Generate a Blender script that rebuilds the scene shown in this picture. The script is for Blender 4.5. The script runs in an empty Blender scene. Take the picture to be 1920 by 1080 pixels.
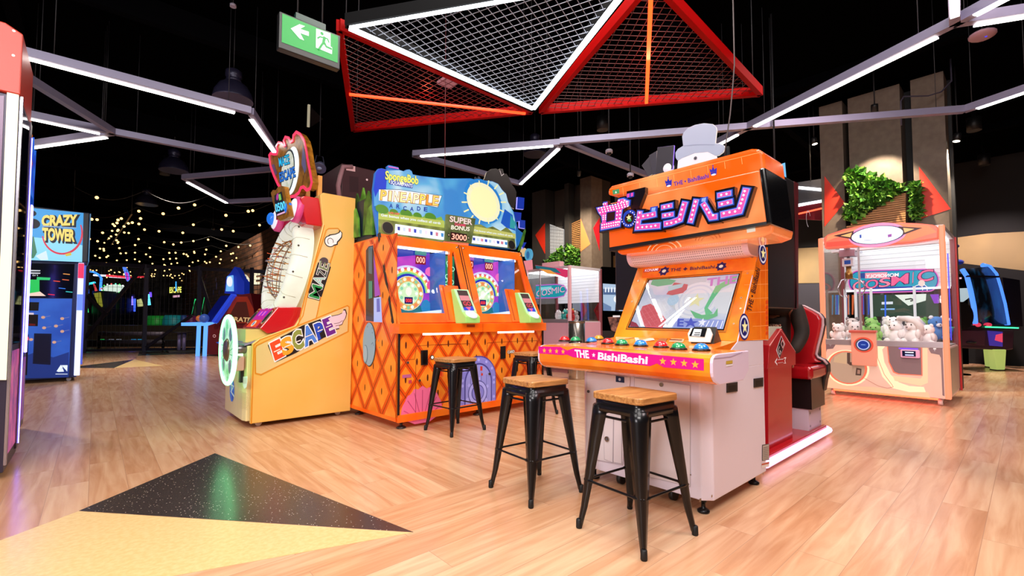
import bpy, bmesh, math, random
from mathutils import Vector as V, Matrix as MX
random.seed(7)
SC = bpy.context.scene
COL = SC.collection
pi = math.pi

# ---------------------------------------------------------------- camera, exposure, world
FPX, PPY, CH, YAW, PIT = 870.0, 562.0, 1.13, math.radians(48.1), math.radians(2.5)
_fw = V((math.cos(YAW), math.sin(YAW), 0)); RT = V((math.sin(YAW), -math.cos(YAW), 0))
FW = _fw * math.cos(PIT) + V((0, 0, math.sin(PIT))); UP = RT.cross(FW); CP = V((0, 0, CH))
cd = bpy.data.cameras.new('camera'); cam = bpy.data.objects.new('camera', cd); COL.objects.link(cam)
cd.sensor_width = 36; cd.lens = FPX / 1920 * 36; cd.shift_y = (PPY - 540) / 1920
cd.clip_start = .05; cd.clip_end = 200
_m = MX((RT, UP, -FW)).transposed().to_4x4(); _m.translation = CP
cam.matrix_world = _m
SC.camera = cam
SC.view_settings.view_transform = 'Standard'; SC.view_settings.look = 'None'
SC.view_settings.exposure = 0.0; SC.view_settings.gamma = 1.0; SC.view_settings.use_curve_mapping = False
w = bpy.data.worlds.new('world'); SC.world = w; w.use_nodes = True
w.node_tree.nodes['Background'].inputs[0].default_value = (.30, .28, .36, 1)
w.node_tree.nodes['Background'].inputs[1].default_value = .03

def wray(u, v): return RT * ((u - 960) / FPX) - UP * ((v - PPY) / FPX) + FW
def dep(u, v, D): return CP + wray(u, v) * D            # a point at forward depth D
def gnd(u, D, z=0.0):                                   # ground point below pixel column u at depth D
    p = CP + (RT * ((u - 960) / FPX) + _fw) * D; return V((p.x, p.y, z))

# ---------------------------------------------------------------- materials
def lin(h):
    h = h.lstrip('#'); r = []; h = h if len(h) == 6 else ''.join(c*2 for c in h)
    for i in (0, 2, 4):
        c = int(h[i:i+2], 16) / 255; r.append(c / 12.92 if c <= .04045 else ((c + .055) / 1.055) ** 2.4)
    return tuple(r)
_MC = {}
def m(h, r=.45, me=0.0, e=0.0, coat=0.0):
    k = (h, r, me, e, coat)
    if k in _MC: return _MC[k]
    t = bpy.data.materials.new('paint_%d' % len(_MC)); t.use_nodes = True
    b = t.node_tree.nodes['Principled BSDF']; c = lin(h)
    q = 1 - .85*min(1, e)
    b.inputs['Base Color'].default_value = (c[0]*q, c[1]*q, c[2]*q, 1)
    b.inputs['Roughness'].default_value = r; b.inputs['Metallic'].default_value = me
    if coat: b.inputs['Coat Weight'].default_value = coat; b.inputs['Coat Roughness'].default_value = .05
    if e: b.inputs['Emission Color'].default_value = (*c, 1); b.inputs['Emission Strength'].default_value = e
    _MC[k] = t; return t
def nodes(t): return t.node_tree.nodes, t.node_tree.links
def glass(tint='#ffffff', gl=.10):
    k = ('glass', tint, gl)
    if k in _MC: return _MC[k]
    t = bpy.data.materials.new('clear_glass'); t.use_nodes = True; n, l = nodes(t); n.clear()
    o = n.new('ShaderNodeOutputMaterial'); mx = n.new('ShaderNodeMixShader'); a = n.new('ShaderNodeBsdfTransparent'); g = n.new('ShaderNodeBsdfGlossy')
    a.inputs[0].default_value = (*lin(tint), 1); g.inputs['Roughness'].default_value = .02; mx.inputs[0].default_value = gl
    l.new(a.outputs[0], mx.inputs[1]); l.new(g.outputs[0], mx.inputs[2]); l.new(mx.outputs[0], o.inputs[0]); _MC[k] = t; return t
def noisy(h1, h2, scale=6, r=.5, e=0.0, coat=0.0, detail=3, stretch=(1, 1, 1), p0=.35, p1=.65):
    k = ('noisy', h1, h2, scale, r, e, coat, stretch)
    if k in _MC: return _MC[k]
    t = bpy.data.materials.new('mottled_%d' % len(_MC)); t.use_nodes = True; n, l = nodes(t); b = n['Principled BSDF']
    tc = n.new('ShaderNodeTexCoord'); mp = n.new('ShaderNodeMapping'); mp.inputs['Scale'].default_value = stretch
    ns = n.new('ShaderNodeTexNoise'); ns.inputs['Scale'].default_value = scale; ns.inputs['Detail'].default_value = detail
    cr = n.new('ShaderNodeValToRGB'); cr.color_ramp.elements[0].position = p0; cr.color_ramp.elements[1].position = p1
    cr.color_ramp.elements[0].color = (*lin(h1), 1); cr.color_ramp.elements[1].color = (*lin(h2), 1)
    l.new(tc.outputs['Object'], mp.inputs[0]); l.new(mp.outputs[0], ns.inputs['Vector']); l.new(ns.outputs['Fac'], cr.inputs[0])
    b.inputs['Roughness'].default_value = r
    if coat: b.inputs['Coat Weight'].default_value = coat; b.inputs['Coat Roughness'].default_value = .05
    if e:
        l.new(cr.outputs[0], b.inputs['Emission Color']); b.inputs['Emission Strength'].default_value = e
    if e:
        dk = n.new('ShaderNodeMix'); dk.data_type = 'RGBA'; dk.inputs['Factor'].default_value = 1 - .85*min(1, e); dk.inputs['A'].default_value = (0, 0, 0, 1)
        l.new(cr.outputs[0], dk.inputs['B']); l.new(dk.outputs['Result'], b.inputs['Base Color'])
    else: l.new(cr.outputs[0], b.inputs['Base Color'])
    _MC[k] = t; return t

# ---------------------------------------------------------------- frames and meshes
class Fr:                                                # a thing's own frame; hit() meets a photo ray with a local plane
    def __init__(s, loc=(0, 0, 0), yaw=0.0):
        s.M = MX.Translation(V(loc)) @ MX.Rotation(yaw, 4, 'Z'); s.I = s.M.inverted(); s.o = s.I @ CP; s.R = s.I.to_3x3()
    def hit(s, u, v, p0, n):
        d = s.R @ wray(u, v); n = V(n); return s.o + d * ((V(p0) - s.o).dot(n) / d.dot(n))
    def X(s, u, v, x): return s.hit(u, v, (x, 0, 0), (1, 0, 0))
    def Y(s, u, v, y): return s.hit(u, v, (0, y, 0), (0, 1, 0))
    def Z(s, u, v, z): return s.hit(u, v, (0, 0, z), (0, 0, 1))
WORLD = Fr()
class Th(Fr):
    def __init__(s, name, label, cat, loc=(0, 0, 0), yaw=0.0, group=None):
        super().__init__(loc, yaw)
        s.e = bpy.data.objects.new(name, None); COL.objects.link(s.e); s.e.matrix_world = s.M; s.e.empty_display_size = .1
        tag(s.e, label, cat, group)
def tag(o, label=None, cat=None, group=None, kind=None):
    if label: o['label'] = label
    if cat: o['category'] = cat
    if group: o['group'] = group
    if kind: o['kind'] = kind
    return o
def copy_tree(o, parent=None):
    c = o.copy(); COL.objects.link(c)
    if parent: c.parent = parent
    for ch in list(o.children): copy_tree(ch, c)
    return c

class MB:
    def __init__(s): s.v = []; s.f = []; s.mi = []; s.sm = []; s.ms = []
    def mat(s, t):
        if t not in s.ms: s.ms.append(t)
        return s.ms.index(t)
    def add(s, vs, fs, t, smooth=False):
        b = len(s.v); i = s.mat(t); s.v += [V(x) for x in vs]
        for f in fs: s.f.append([b + k for k in f]); s.mi.append(i); s.sm.append(smooth)
        return s
    def box(s, x0, x1, y0, y1, z0, z1, t):
        vs = [(x, y, z) for z in (z0, z1) for y in (y0, y1) for x in (x0, x1)]
        return s.add(vs, [(0, 2, 3, 1), (4, 5, 7, 6), (0, 1, 5, 4), (2, 6, 7, 3), (0, 4, 6, 2), (1, 3, 7, 5)], t)
    def prism(s, pts, ex, t, t2=None, smooth=False):     # closed outline swept along ex; t2 = sides
        n = len(pts); ex = V(ex); vs = [V(p) for p in pts] + [V(p) + ex for p in pts]
        s.add(vs, [tuple(range(n))[::-1], tuple(range(n, 2*n))], t)
        return s.add(vs, [(i, (i+1) % n, n + (i+1) % n, n + i) for i in range(n)], t2 or t, smooth)
    def bar(s, a, b, w, h, t, up=(0, 0, 1)):
        a, b = V(a), V(b); d = (b - a).normalized(); u = V(up)
        if abs(d.dot(u)) > .98: u = V((1, 0, 0))
        sd = d.cross(u).normalized(); u = sd.cross(d)
        o = [a + sd*(w/2*i) + u*(h/2*j) for i, j in ((-1, -1), (1, -1), (1, 1), (-1, 1))]
        return s.prism(o, b - a, t)
    def tube(s, pts, r, t, seg=8, caps=True, closed=False):
        pts = [V(p) for p in pts]; n = len(pts); vs = []; fs = []; pu = None
        for i, p in enumerate(pts):
            if closed: d = (pts[(i+1) % n] - pts[i-1])
            else: d = pts[min(i+1, n-1)] - pts[max(i-1, 0)]
            d.normalize()
            if pu is None:
                u = V((0, 0, 1)) if abs(d.z) < .9 else V((1, 0, 0))
            else: u = pu
            a = d.cross(u).normalized(); u = a.cross(d); pu = u
            rr = r[i] if isinstance(r, (list, tuple)) else r
            vs += [p + (a*math.cos(2*pi*k/seg) + u*math.sin(2*pi*k/seg))*rr for k in range(seg)]
        m_ = n if closed else n-1
        for i in range(m_):
            j = (i+1) % n
            fs += [(i*seg+k, i*seg+(k+1) % seg, j*seg+(k+1) % seg, j*seg+k) for k in range(seg)]
        s.add(vs, fs, t, True)
        if caps and not closed: s.add(vs, [tuple(range(seg))[::-1], tuple(range((n-1)*seg, n*seg))], t)
        return s
    def lathe(s, c, prof, t, seg=24, axis=(0, 0, 1), smooth=True):   # prof = (radius, height) pairs
        c = V(c); ax = V(axis).normalized(); u = V((1, 0, 0)) if abs(ax.x) < .9 else V((0, 1, 0)); a = ax.cross(u).normalized(); u = a.cross(ax)
        vs = [c + ax*h + (u*math.cos(2*pi*k/seg) + a*math.sin(2*pi*k/seg))*r for r, h in prof for k in range(seg)]
        fs = [(i*seg+k, i*seg+(k+1) % seg, (i+1)*seg+(k+1) % seg, (i+1)*seg+k) for i in range(len(prof)-1) for k in range(seg)]
        s.add(vs, fs, t, smooth)
        for i in (0, len(prof)-1):
            if prof[i][0] > 1e-4: s.add(vs[i*seg:(i+1)*seg], [tuple(range(seg))], t)
        return s
    def ball(s, c, r, t, seg=14, rings=9, top=1.0):       # r number or triple
        c = V(c); r = (r, r, r) if isinstance(r, (int, float)) else r
        vs = []; fs = []
        for i in range(rings+1):
            th = -pi/2 + pi*i/rings
            for k in range(seg): vs.append(c + V((r[0]*math.cos(th)*math.cos(2*pi*k/seg), r[1]*math.cos(th)*math.sin(2*pi*k/seg), r[2]*math.sin(th))))
        for i in range(rings): fs += [(i*seg+k, i*seg+(k+1) % seg, (i+1)*seg+(k+1) % seg, (i+1)*seg+k) for k in range(seg)]
        return s.add(vs, fs, t, True)
    def build(s, name, parent=None, bev=0.0, seg=2, label=None, world=None):
        me = bpy.data.meshes.new(name); me.from_pydata([tuple(p) for p in s.v], [], s.f)
        for t in s.ms: me.materials.append(t)
        me.polygons.foreach_set('material_index', s.mi); me.polygons.foreach_set('use_smooth', s.sm); me.update()
        bm = bmesh.new(); bm.from_mesh(me); bmesh.ops.remove_doubles(bm, verts=bm.verts, dist=1e-6)
        bmesh.ops.recalc_face_normals(bm, faces=bm.faces); bm.to_mesh(me); bm.free()
        o = bpy.data.objects.new(name, me); COL.objects.link(o)
        if parent is not None: o.parent = parent.e if isinstance(parent, Th) else parent
        elif s.v:                                        # a one-mesh thing gets its origin at its base
            lo = V((min(p.x for p in s.v), min(p.y for p in s.v), min(p.z for p in s.v))); hi = V((max(p.x for p in s.v), max(p.y for p in s.v), 0))
            og = V(((lo.x+hi.x)/2, (lo.y+hi.y)/2, lo.z)); me.transform(MX.Translation(-og)); o.location = og
        if bev:
            b = o.modifiers.new('bevel', 'BEVEL'); b.width = bev; b.segments = seg; b.limit_method = 'ANGLE'; b.angle_limit = .6
        if label: o['label'] = label
        return o
def struct(mb, name, **k): return tag(mb.build(name, **k), kind='structure')

# ---------------------------------------------------------------- flat artwork lying in a plane
_TX = {}
def textmesh(body, off=0.0):
    k = (body, off)
    if k not in _TX:
        cu = bpy.data.curves.new('lettering', 'FONT'); cu.body = body; cu.size = 1; cu.offset = off; cu.resolution_u = 3
        ob = bpy.data.objects.new('lettering', cu); me = bpy.data.meshes.new_from_object(ob)
        _TX[k] = ([(p.co.x, p.co.y) for p in me.vertices], [tuple(f.vertices) for f in me.polygons])
        bpy.data.objects.remove(ob); bpy.data.curves.remove(cu); bpy.data.meshes.remove(me)
    return _TX[k]
class Art:
    def __init__(s, fr, p0, ux, uy, step=.0012, scale=1, org=(0, 0)):
        s.fr = fr; s.p0 = V(p0); s.ux = V(ux).normalized(); n = s.ux.cross(V(uy)).normalized(); s.n = n; s.uy = n.cross(s.ux)
        s.mb = MB(); s.st = step; s.sc = scale; s.og = org; s.k = 0
        if s.n.dot(fr.o - s.p0) < 0: s.n = -s.n           # artwork always stands off towards the room
    def crop(s, ox, oy, sc): s.og = (ox, oy); s.sc = sc; return s
    def q(s, u, v):
        h = s.fr.hit(s.og[0] + u/s.sc, s.og[1] + v/s.sc, s.p0, s.n) - s.p0; return (h.dot(s.ux), h.dot(s.uy))
    def lay(s, l): s.k += 1; return l + (s.k % 150)*.005   # no two shapes share a plane
    def P(s, a, b, l=0): return s.p0 + s.ux*a + s.uy*b + s.n*(l*s.st)
    def c(s, pts, px): return [s.q(*p) for p in pts] if px else list(pts)
    def poly(s, pts, t, l=1, px=True):
        l = s.lay(l)
        s.mb.add([s.P(a, b, l) for a, b in s.c(pts, px)], [tuple(range(len(pts)))], t); return s
    def slab(s, pts, t, h, l=0, px=True, side=None):
        l = s.lay(l); p = s.c(pts, px); s.mb.prism([s.P(a, b, l) for a, b in p], s.n*h, t, side); return s
    def ell(s, c, ra, rb, t, l=1, px=True, n=28, a0=0, a1=2*pi, rin=0.0, h=0.0):
        l = s.lay(l)
        if px:
            cc = s.q(*c); e = s.q(c[0], c[1]-rb); rb2 = math.dist(cc, e); ra2 = ra if ra > 0 else rb2*(-ra); 
        else: cc, ra2, rb2 = c, ra, rb
        ang = [a0 + (a1-a0)*i/n for i in range(n + (0 if a1-a0 > 6.28 else 1))]
        o = [(cc[0]+ra2*math.cos(x), cc[1]+rb2*math.sin(x)) for x in ang]
        if h: s.mb.prism([s.P(a, b, l) for a, b in o], s.n*h, t); return s
        if rin:
            i_ = [(cc[0]+ra2*rin*math.cos(x), cc[1]+rb2*rin*math.sin(x)) for x in ang]; k = len(o); full = a1-a0 > 6.28
            s.mb.add([s.P(a, b, l) for a, b in o+i_], [(j, (j+1) % k, k+(j+1) % k, k+j) for j in range(k if full else k-1)], t)
        else: s.mb.add([s.P(a, b, l) for a, b in o], [tuple(range(len(o)))], t)
        return s
    def stroke(s, pts, wd, t, l=1, px=True, closed=False, h=0.0, cap=.0):
        l = s.lay(l)
        p = [V(x) for x in s.c(pts, px)]; k = len(p)
        L, Rr = [], []
        for i in range(k):
            d0 = (p[i]-p[i-1]).normalized() if (i or closed) else None; d1 = (p[(i+1) % k]-p[i]).normalized() if (i < k-1 or closed) else None
            a = d0 or d1; b = d1 or d0; nn = V((-a.y-b.y, a.x+b.x))
            if nn.length < .3: nn = V((-a.y, a.x))
            nn.normalize(); cs = max(.45, nn.dot(V((-a.y, a.x)))); q = p[i]
            if not closed and i == 0: q = q - b*cap
            if not closed and i == k-1: q = q + a*cap
            L.append(q + nn*(wd/2/cs)); Rr.append(q - nn*(wd/2/cs))
        for i in range(k if closed else k-1):
            j = (i+1) % k; qd = [L[i], L[j], Rr[j], Rr[i]]
            if h: s.mb.prism([s.P(x.x, x.y, l) for x in qd], s.n*h, t)
            else: s.mb.add([s.P(x.x, x.y, l) for x in qd], [(0, 1, 2, 3)], t)
        return s
    def star(s, c, r, t, l=1, px=True, n=5, inner=.42, h=0):
        cc = s.q(*c) if px else c; rr = math.dist(cc, s.q(c[0], c[1]-r)) if px else r
        pts = [(cc[0]+rr*(1 if k % 2 == 0 else inner)*math.sin(pi*k/n), cc[1]+rr*(1 if k % 2 == 0 else inner)*math.cos(pi*k/n)) for k in range(2*n)]
        if h: return s.slab(pts, t, h, l, px=False)
        return s.poly(pts, t, l, px=False)
    def text(s, body, bl, br, tl, t, l=2, px=True, off=0.0, h=0.0):   # baseline left, baseline right, cap-top left
        l = s.lay(l); vs, fs = textmesh(body, 0.0); w0 = min(x for x, y in vs); w1 = max(x for x, y in vs); cap = max(y for x, y in vs); base = min(0, 0)
        A, B, T = [V(x) for x in s.c([bl, br, tl], px)]
        if off: vs, fs = textmesh(body, off)
        tr = lambda x, y: A + (B-A)*((x-w0)/(w1-w0)) + (T-A)*(y/cap)
        pp = [tr(x, y) for x, y in vs]
        s.mb.add([s.P(q.x, q.y, l) for q in pp], fs, t); return s
    def build(s, name, parent, label=None): return s.mb.build(name, parent, label=label)

# ---------------------------------------------------------------- spot and area lamps
def spot(loc, power, ang=100, blend=.6, col=(1, .93, .84), tgt=None, size=.08, parent=None):
    l = bpy.data.lights.new('lamp', 'SPOT'); l.energy = power; l.spot_size = math.radians(ang); l.spot_blend = blend; l.color = col; l.shadow_soft_size = size
    o = bpy.data.objects.new('lamp', l); COL.objects.link(o); o.location = loc
    if tgt is not None: o.rotation_euler = (V(tgt)-V(loc)).to_track_quat('-Z', 'Y').to_euler()
    if parent: o.parent = parent
    return o
def area(loc, tgt, sx, sy, power, col=(1, 1, 1)):
    l = bpy.data.lights.new('lamp', 'AREA'); l.shape = 'RECTANGLE'; l.size = sx; l.size_y = sy; l.energy = power; l.color = col
    o = bpy.data.objects.new('lamp', l); COL.objects.link(o); o.location = loc
    o.rotation_euler = (V(tgt)-V(loc)).to_track_quat('-Z', 'Y').to_euler(); return o
# unseen area lamps added above and behind the camera for overall light
area((-1.2, 2.2, 5.0), (0.6, 3.4, 0), 2.0, 2.0, 110, (1, .94, .90))
area((1.2, .3, 5.0), (1.9, 1.2, 0), 2.0, 2.0, 98, (1, .95, .90))
area((2.4, 2.6, 5.05), (2.5, 2.8, 0), 1.6, 1.6, 150, (1, .94, .86))
area((3.6, -1.2, 5.0), (4.2, .2, 0), 1.8, 1.8, 145, (1, .84, .84))
area((-4.6, 1.2, 2.5), (2.6, 1.9, .7), 2.2, 1.6, 190, (1, .95, .97))  # low unseen fill added, standing in for the glow of nearby machines
area((-1.2, -1.0, 4.6), (2.5, 2.6, 1.2), 2.4, 1.4, 200, (1, .96, .92))
# ================================================================ the setting
# floor: vinyl planks, one field along y, one along x
def plank_mat(rot):
    t = bpy.data.materials.new('oak_plank_floor'); t.use_nodes = True; n, l = nodes(t); b = n['Principled BSDF']
    tc = n.new('ShaderNodeTexCoord'); mp = n.new('ShaderNodeMapping'); mp.inputs['Rotation'].default_value = (0, 0, rot)
    br = n.new('ShaderNodeTexBrick'); br.offset = .37; br.inputs['Scale'].default_value = 1; br.inputs['Brick Width'].default_value = 1.35; br.inputs['Row Height'].default_value = .20
    br.inputs['Mortar Size'].default_value = .0016; br.inputs['Mortar Smooth'].default_value = .3
    br.inputs['Color1'].default_value = (0, 0, 0, 1); br.inputs['Color2'].default_value = (1, 1, 1, 1); br.inputs['Mortar'].default_value = (.5, .5, .5, 1)
    m2 = n.new('ShaderNodeMapping'); m2.inputs['Scale'].default_value = (1.0, 11, 1)
    ns = n.new('ShaderNodeTexNoise'); ns.inputs['Scale'].default_value = 1.5; ns.inputs['Detail'].default_value = 5; ns.inputs['Roughness'].default_value = .5; ns.inputs['Distortion'].default_value = .6
    ad = n.new('ShaderNodeMath'); ad.operation = 'MULTIPLY_ADD'; ad.inputs[1].default_value = .22
    cr = n.new('ShaderNodeValToRGB'); e = cr.color_ramp.elements
    e[0].position = .15; e[0].color = (*lin('#a8704c'), 1); e[1].position = 1.0; e[1].color = (*lin('#e2bd98'), 1)
    x = e.new(.46); x.color = (*lin('#c48f68'), 1); x = e.new(.68); x.color = (*lin('#d4a680'), 1)
    mx = n.new('ShaderNodeMix'); mx.data_type = 'RGBA'; mx.inputs['B'].default_value = (*lin('#8a6450'), 1)
    l.new(tc.outputs['Object'], mp.inputs[0]); l.new(mp.outputs[0], br.inputs['Vector']); l.new(mp.outputs[0], m2.inputs[0])
    ov = n.new('ShaderNodeVectorMath'); ov.operation = 'MULTIPLY_ADD'; ov.inputs[1].default_value = (7, 7, 7)
    l.new(br.outputs['Color'], ov.inputs[0]); l.new(m2.outputs[0], ov.inputs[2]); l.new(ov.outputs[0], ns.inputs['Vector'])
    l.new(br.outputs['Color'], ad.inputs[0]); l.new(ns.outputs['Fac'], ad.inputs[2]); l.new(ad.outputs[0], cr.inputs[0])
    ml = n.new('ShaderNodeMath'); ml.operation = 'MULTIPLY'; ml.inputs[1].default_value = .55
    l.new(br.outputs['Fac'], ml.inputs[0]); l.new(ml.outputs[0], mx.inputs['Factor']); l.new(cr.outputs[0], mx.inputs['A']); l.new(mx.outputs['Result'], b.inputs['Base Color'])
    b.inputs['Roughness'].default_value = .24; b.inputs['Specular IOR Level'].default_value = .55
    return t
PLX, PLY = plank_mat(0), plank_mat(pi/2)
YB = 2.62
f = MB(); f.add([(-14, -8, 0), (30, -8, 0), (30, YB, 0), (-14, YB, 0)], [(0, 1, 2, 3)], PLX)
f.add([(-14, YB, 0), (30, YB, 0), (30, 52, 0), (-14, 52, 0)], [(0, 1, 2, 3)], PLY)
fl_ = f.build('floor'); tag(fl_, kind='structure')
# floor inlays
def speckle_mat():
    t = bpy.data.materials.new('speckled_black_vinyl'); t.use_nodes = True; n, l = nodes(t); b = n['Principled BSDF']
    tc = n.new('ShaderNodeTexCoord'); vo = n.new('ShaderNodeTexVoronoi'); vo.inputs['Scale'].default_value = 62; vo.inputs['Randomness'].default_value = 1
    lt = n.new('ShaderNodeMath'); lt.operation = 'LESS_THAN'; lt.inputs[1].default_value = .17
    w2 = n.new('ShaderNodeTexWhiteNoise'); g = n.new('ShaderNodeMath'); g.operation = 'GREATER_THAN'; g.inputs[1].default_value = .55
    mu = n.new('ShaderNodeMath'); mu.operation = 'MULTIPLY'; mx = n.new('ShaderNodeMix'); mx.data_type = 'RGBA'
    mx.inputs['A'].default_value = (*lin('#38302f'), 1); mx.inputs['B'].default_value = (*lin('#c9beb2'), 1)
    l.new(tc.outputs['Object'], vo.inputs['Vector']); l.new(vo.outputs['Distance'], lt.inputs[0]); l.new(vo.outputs['Color'], w2.inputs['Vector']); l.new(w2.outputs['Value'], g.inputs[0])
    l.new(lt.outputs[0], mu.inputs[0]); l.new(g.outputs[0], mu.inputs[1]); l.new(mu.outputs[0], mx.inputs['Factor']); l.new(mx.outputs['Result'], b.inputs['Base Color'])
    b.inputs['Roughness'].default_value = .22; b.inputs['Specular IOR Level'].default_value = .7; return t
SPK = speckle_mat(); YEL = noisy('#dcb878', '#e6c68c', 40, r=.33)
def inlay(i, pts, t, z=.0012):
    q = [WORLD.Z(u, v, 0) for u, v in pts]; mb = MB(); mb.prism([V((p.x, p.y, .0002)) for p in q], (0, 0, z), t); struct(mb, 'trim_%d' % i)
inlay(1, [(403, 850), (148, 958), (775, 998)], SPK)
inlay(2, [(147, 959), (-40, 1029), (-40, 1150), (110, 1150), (325, 1080), (772, 999)], YEL)
inlay(3, [(120, 690), (160, 690), (214, 690), (252, 674)], SPK)
inlay(4, [(214, 690), (252, 674), (306, 686)], YEL)
inlay(5, [(258, 667), (262, 658), (372, 655), (410, 662)], SPK)
# ceiling, walls
BLK = m('#030303', .9); DK = m('#17161a', .6)
CZ = 5.3
for q_ in (BLK, m('#070709', .6), m('#060608', .6)): q_.node_tree.nodes['Principled BSDF'].inputs['Specular IOR Level'].default_value = 0
struct(MB().box(-14, 30, -8, 52, CZ, CZ+.1, BLK), 'ceiling')
def rail_ceiling():
    mb = MB()
    for k in range(9): mb.box(-13, 29, 3.0+k*4.2, 3.12+k*4.2, CZ-.45, CZ-.15, m('#070709', .6))
    for k in range(6): mb.box(-6+k*5, -5.85+k*5, -7, 50, CZ-.15, CZ, m('#060608', .6))
    struct(mb, 'beam')
rail_ceiling()
def brick_mat():
    t = bpy.data.materials.new('brick_wall'); t.use_nodes = True; n, l = nodes(t); b = n['Principled BSDF']
    tc = n.new('ShaderNodeTexCoord'); sp = n.new('ShaderNodeSeparateXYZ'); cb = n.new('ShaderNodeCombineXYZ')
    br = n.new('ShaderNodeTexBrick'); br.inputs['Scale'].default_value = 1; br.inputs['Brick Width'].default_value = .62; br.inputs['Row Height'].default_value = .2; br.inputs['Mortar Size'].default_value = .02
    br.inputs['Color1'].default_value = (*lin('#8a5a3c'), 1); br.inputs['Color2'].default_value = (*lin('#5a3626'), 1); br.inputs['Mortar'].default_value = (*lin('#3a2a22'), 1)
    ns = n.new('ShaderNodeTexNoise'); ns.inputs['Scale'].default_value = 1.7; mx = n.new('ShaderNodeMix'); mx.data_type = 'RGBA'; mx.blend_type = 'MULTIPLY'; mx.inputs['Factor'].default_value = .7
    l.new(tc.outputs['Object'], sp.inputs[0]); l.new(sp.outputs['Y'], cb.inputs['X']); l.new(sp.outputs['Z'], cb.inputs['Y']); l.new(cb.outputs[0], br.inputs['Vector'])
    l.new(tc.outputs['Object'], ns.inputs['Vector']); l.new(br.outputs['Color'], mx.inputs['A']); l.new(ns.outputs['Fac'], mx.inputs['B']); l.new(mx.outputs['Result'], b.inputs['Base Color']); b.inputs['Roughness'].default_value = .85
    return t
BRK = brick_mat()
struct(MB().box(5.0, 5.25, 18.6, 44, 0, 4.75, BRK), 'wall_brick')
def slat_wall():
    mb = MB(); mb.box(-14, 5.2, 44.2, 44.4, 0, CZ, m('#151213', .7))
    for k in range(26): mb.box(.2+k*.18, .27+k*.18, 44.1, 44.2, 0, CZ-.4, m('#2a2220', .6))
    struct(mb, 'wall_back')
slat_wall()
struct(MB().box(-14, -13.9, -8, 52, 0, CZ, BLK), 'wall_left')
def right_wall():
    mb = MB(); X = 17.0; a = m('#0c0c0f', .8)
    mb.box(X, X+.2, -8, 30, 0, CZ, a)
    p = lambda u, v: WORLD.X(u, v, X-.004)
    tan = noisy('#a08a63', '#b79c6c', .8, r=.7)
    gr = m('#3c3c46', .7)
    for pts in ([(1960, 432), (1850, 438), (1790, 446), (1700, 455), (1700, 470), (1790, 492), (1960, 512)], [(1690, 455), (1490, 466), (1440, 480), (1440, 532), (1560, 530), (1690, 500)], [(1440, 430), (1300, 452), (1150, 480), (1150, 518), (1290, 525), (1440, 540)]):
        mb.add([p(*q) for q in pts], [tuple(range(len(pts)))], tan)
    for pts in ([(1690, 501), (1560, 531), (1440, 533), (1440, 600), (1690, 620)],):
        mb.add([p(*q) for q in pts], [tuple(range(len(pts)))], gr)
    struct(mb, 'wall_right')
right_wall()
def ceiling_wall():
    mb = MB(); mb.box(5.6, 17, 22.0, 22.2, 0, CZ, m('#2c221e', .8)); struct(mb, 'wall_far')
ceiling_wall()

# columns and feature walls
GREY = noisy('#6a5c50', '#75675a', 9, r=.6); GREYD = m('#37332f', .6); RED = m('#e0331a', .5); ORG = m('#e08a4e', .5)
def leaves(mb, pts, n0, depth, n=900, size=.07, seed=1, greens=('#3f7a22', '#5f9a2e', '#86b64a', '#2d5a1c')):
    rnd = random.Random(seed); ms = [m(g, .55) for g in greens]
    e1 = (V(pts[1])-V(pts[0])); e2 = (V(pts[2])-V(pts[0])); n0 = V(n0)
    for i in range(n):
        a, b = rnd.random(), rnd.random()
        if a+b > 1: a, b = 1-a, 1-b
        c = V(pts[0])+e1*a+e2*b+n0*(depth*rnd.random()); s = size*rnd.uniform(.6, 1.4)
        d = V((rnd.uniform(-1, 1), rnd.uniform(-1, 1), rnd.uniform(-.6, 1)))+n0*.8; d.normalize(); w_ = d.cross(V((rnd.uniform(-1, 1), rnd.uniform(-1, 1), rnd.uniform(-1, 1)))).normalized()*s*.38; up = d.cross(w_).normalized()*s*.22
        mb.add([c, c+d*s*.5+w_+up, c+d*s, c+d*s*.5-w_+up], [(0, 1, 2, 3)], ms[rnd.randrange(len(ms))])
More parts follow.
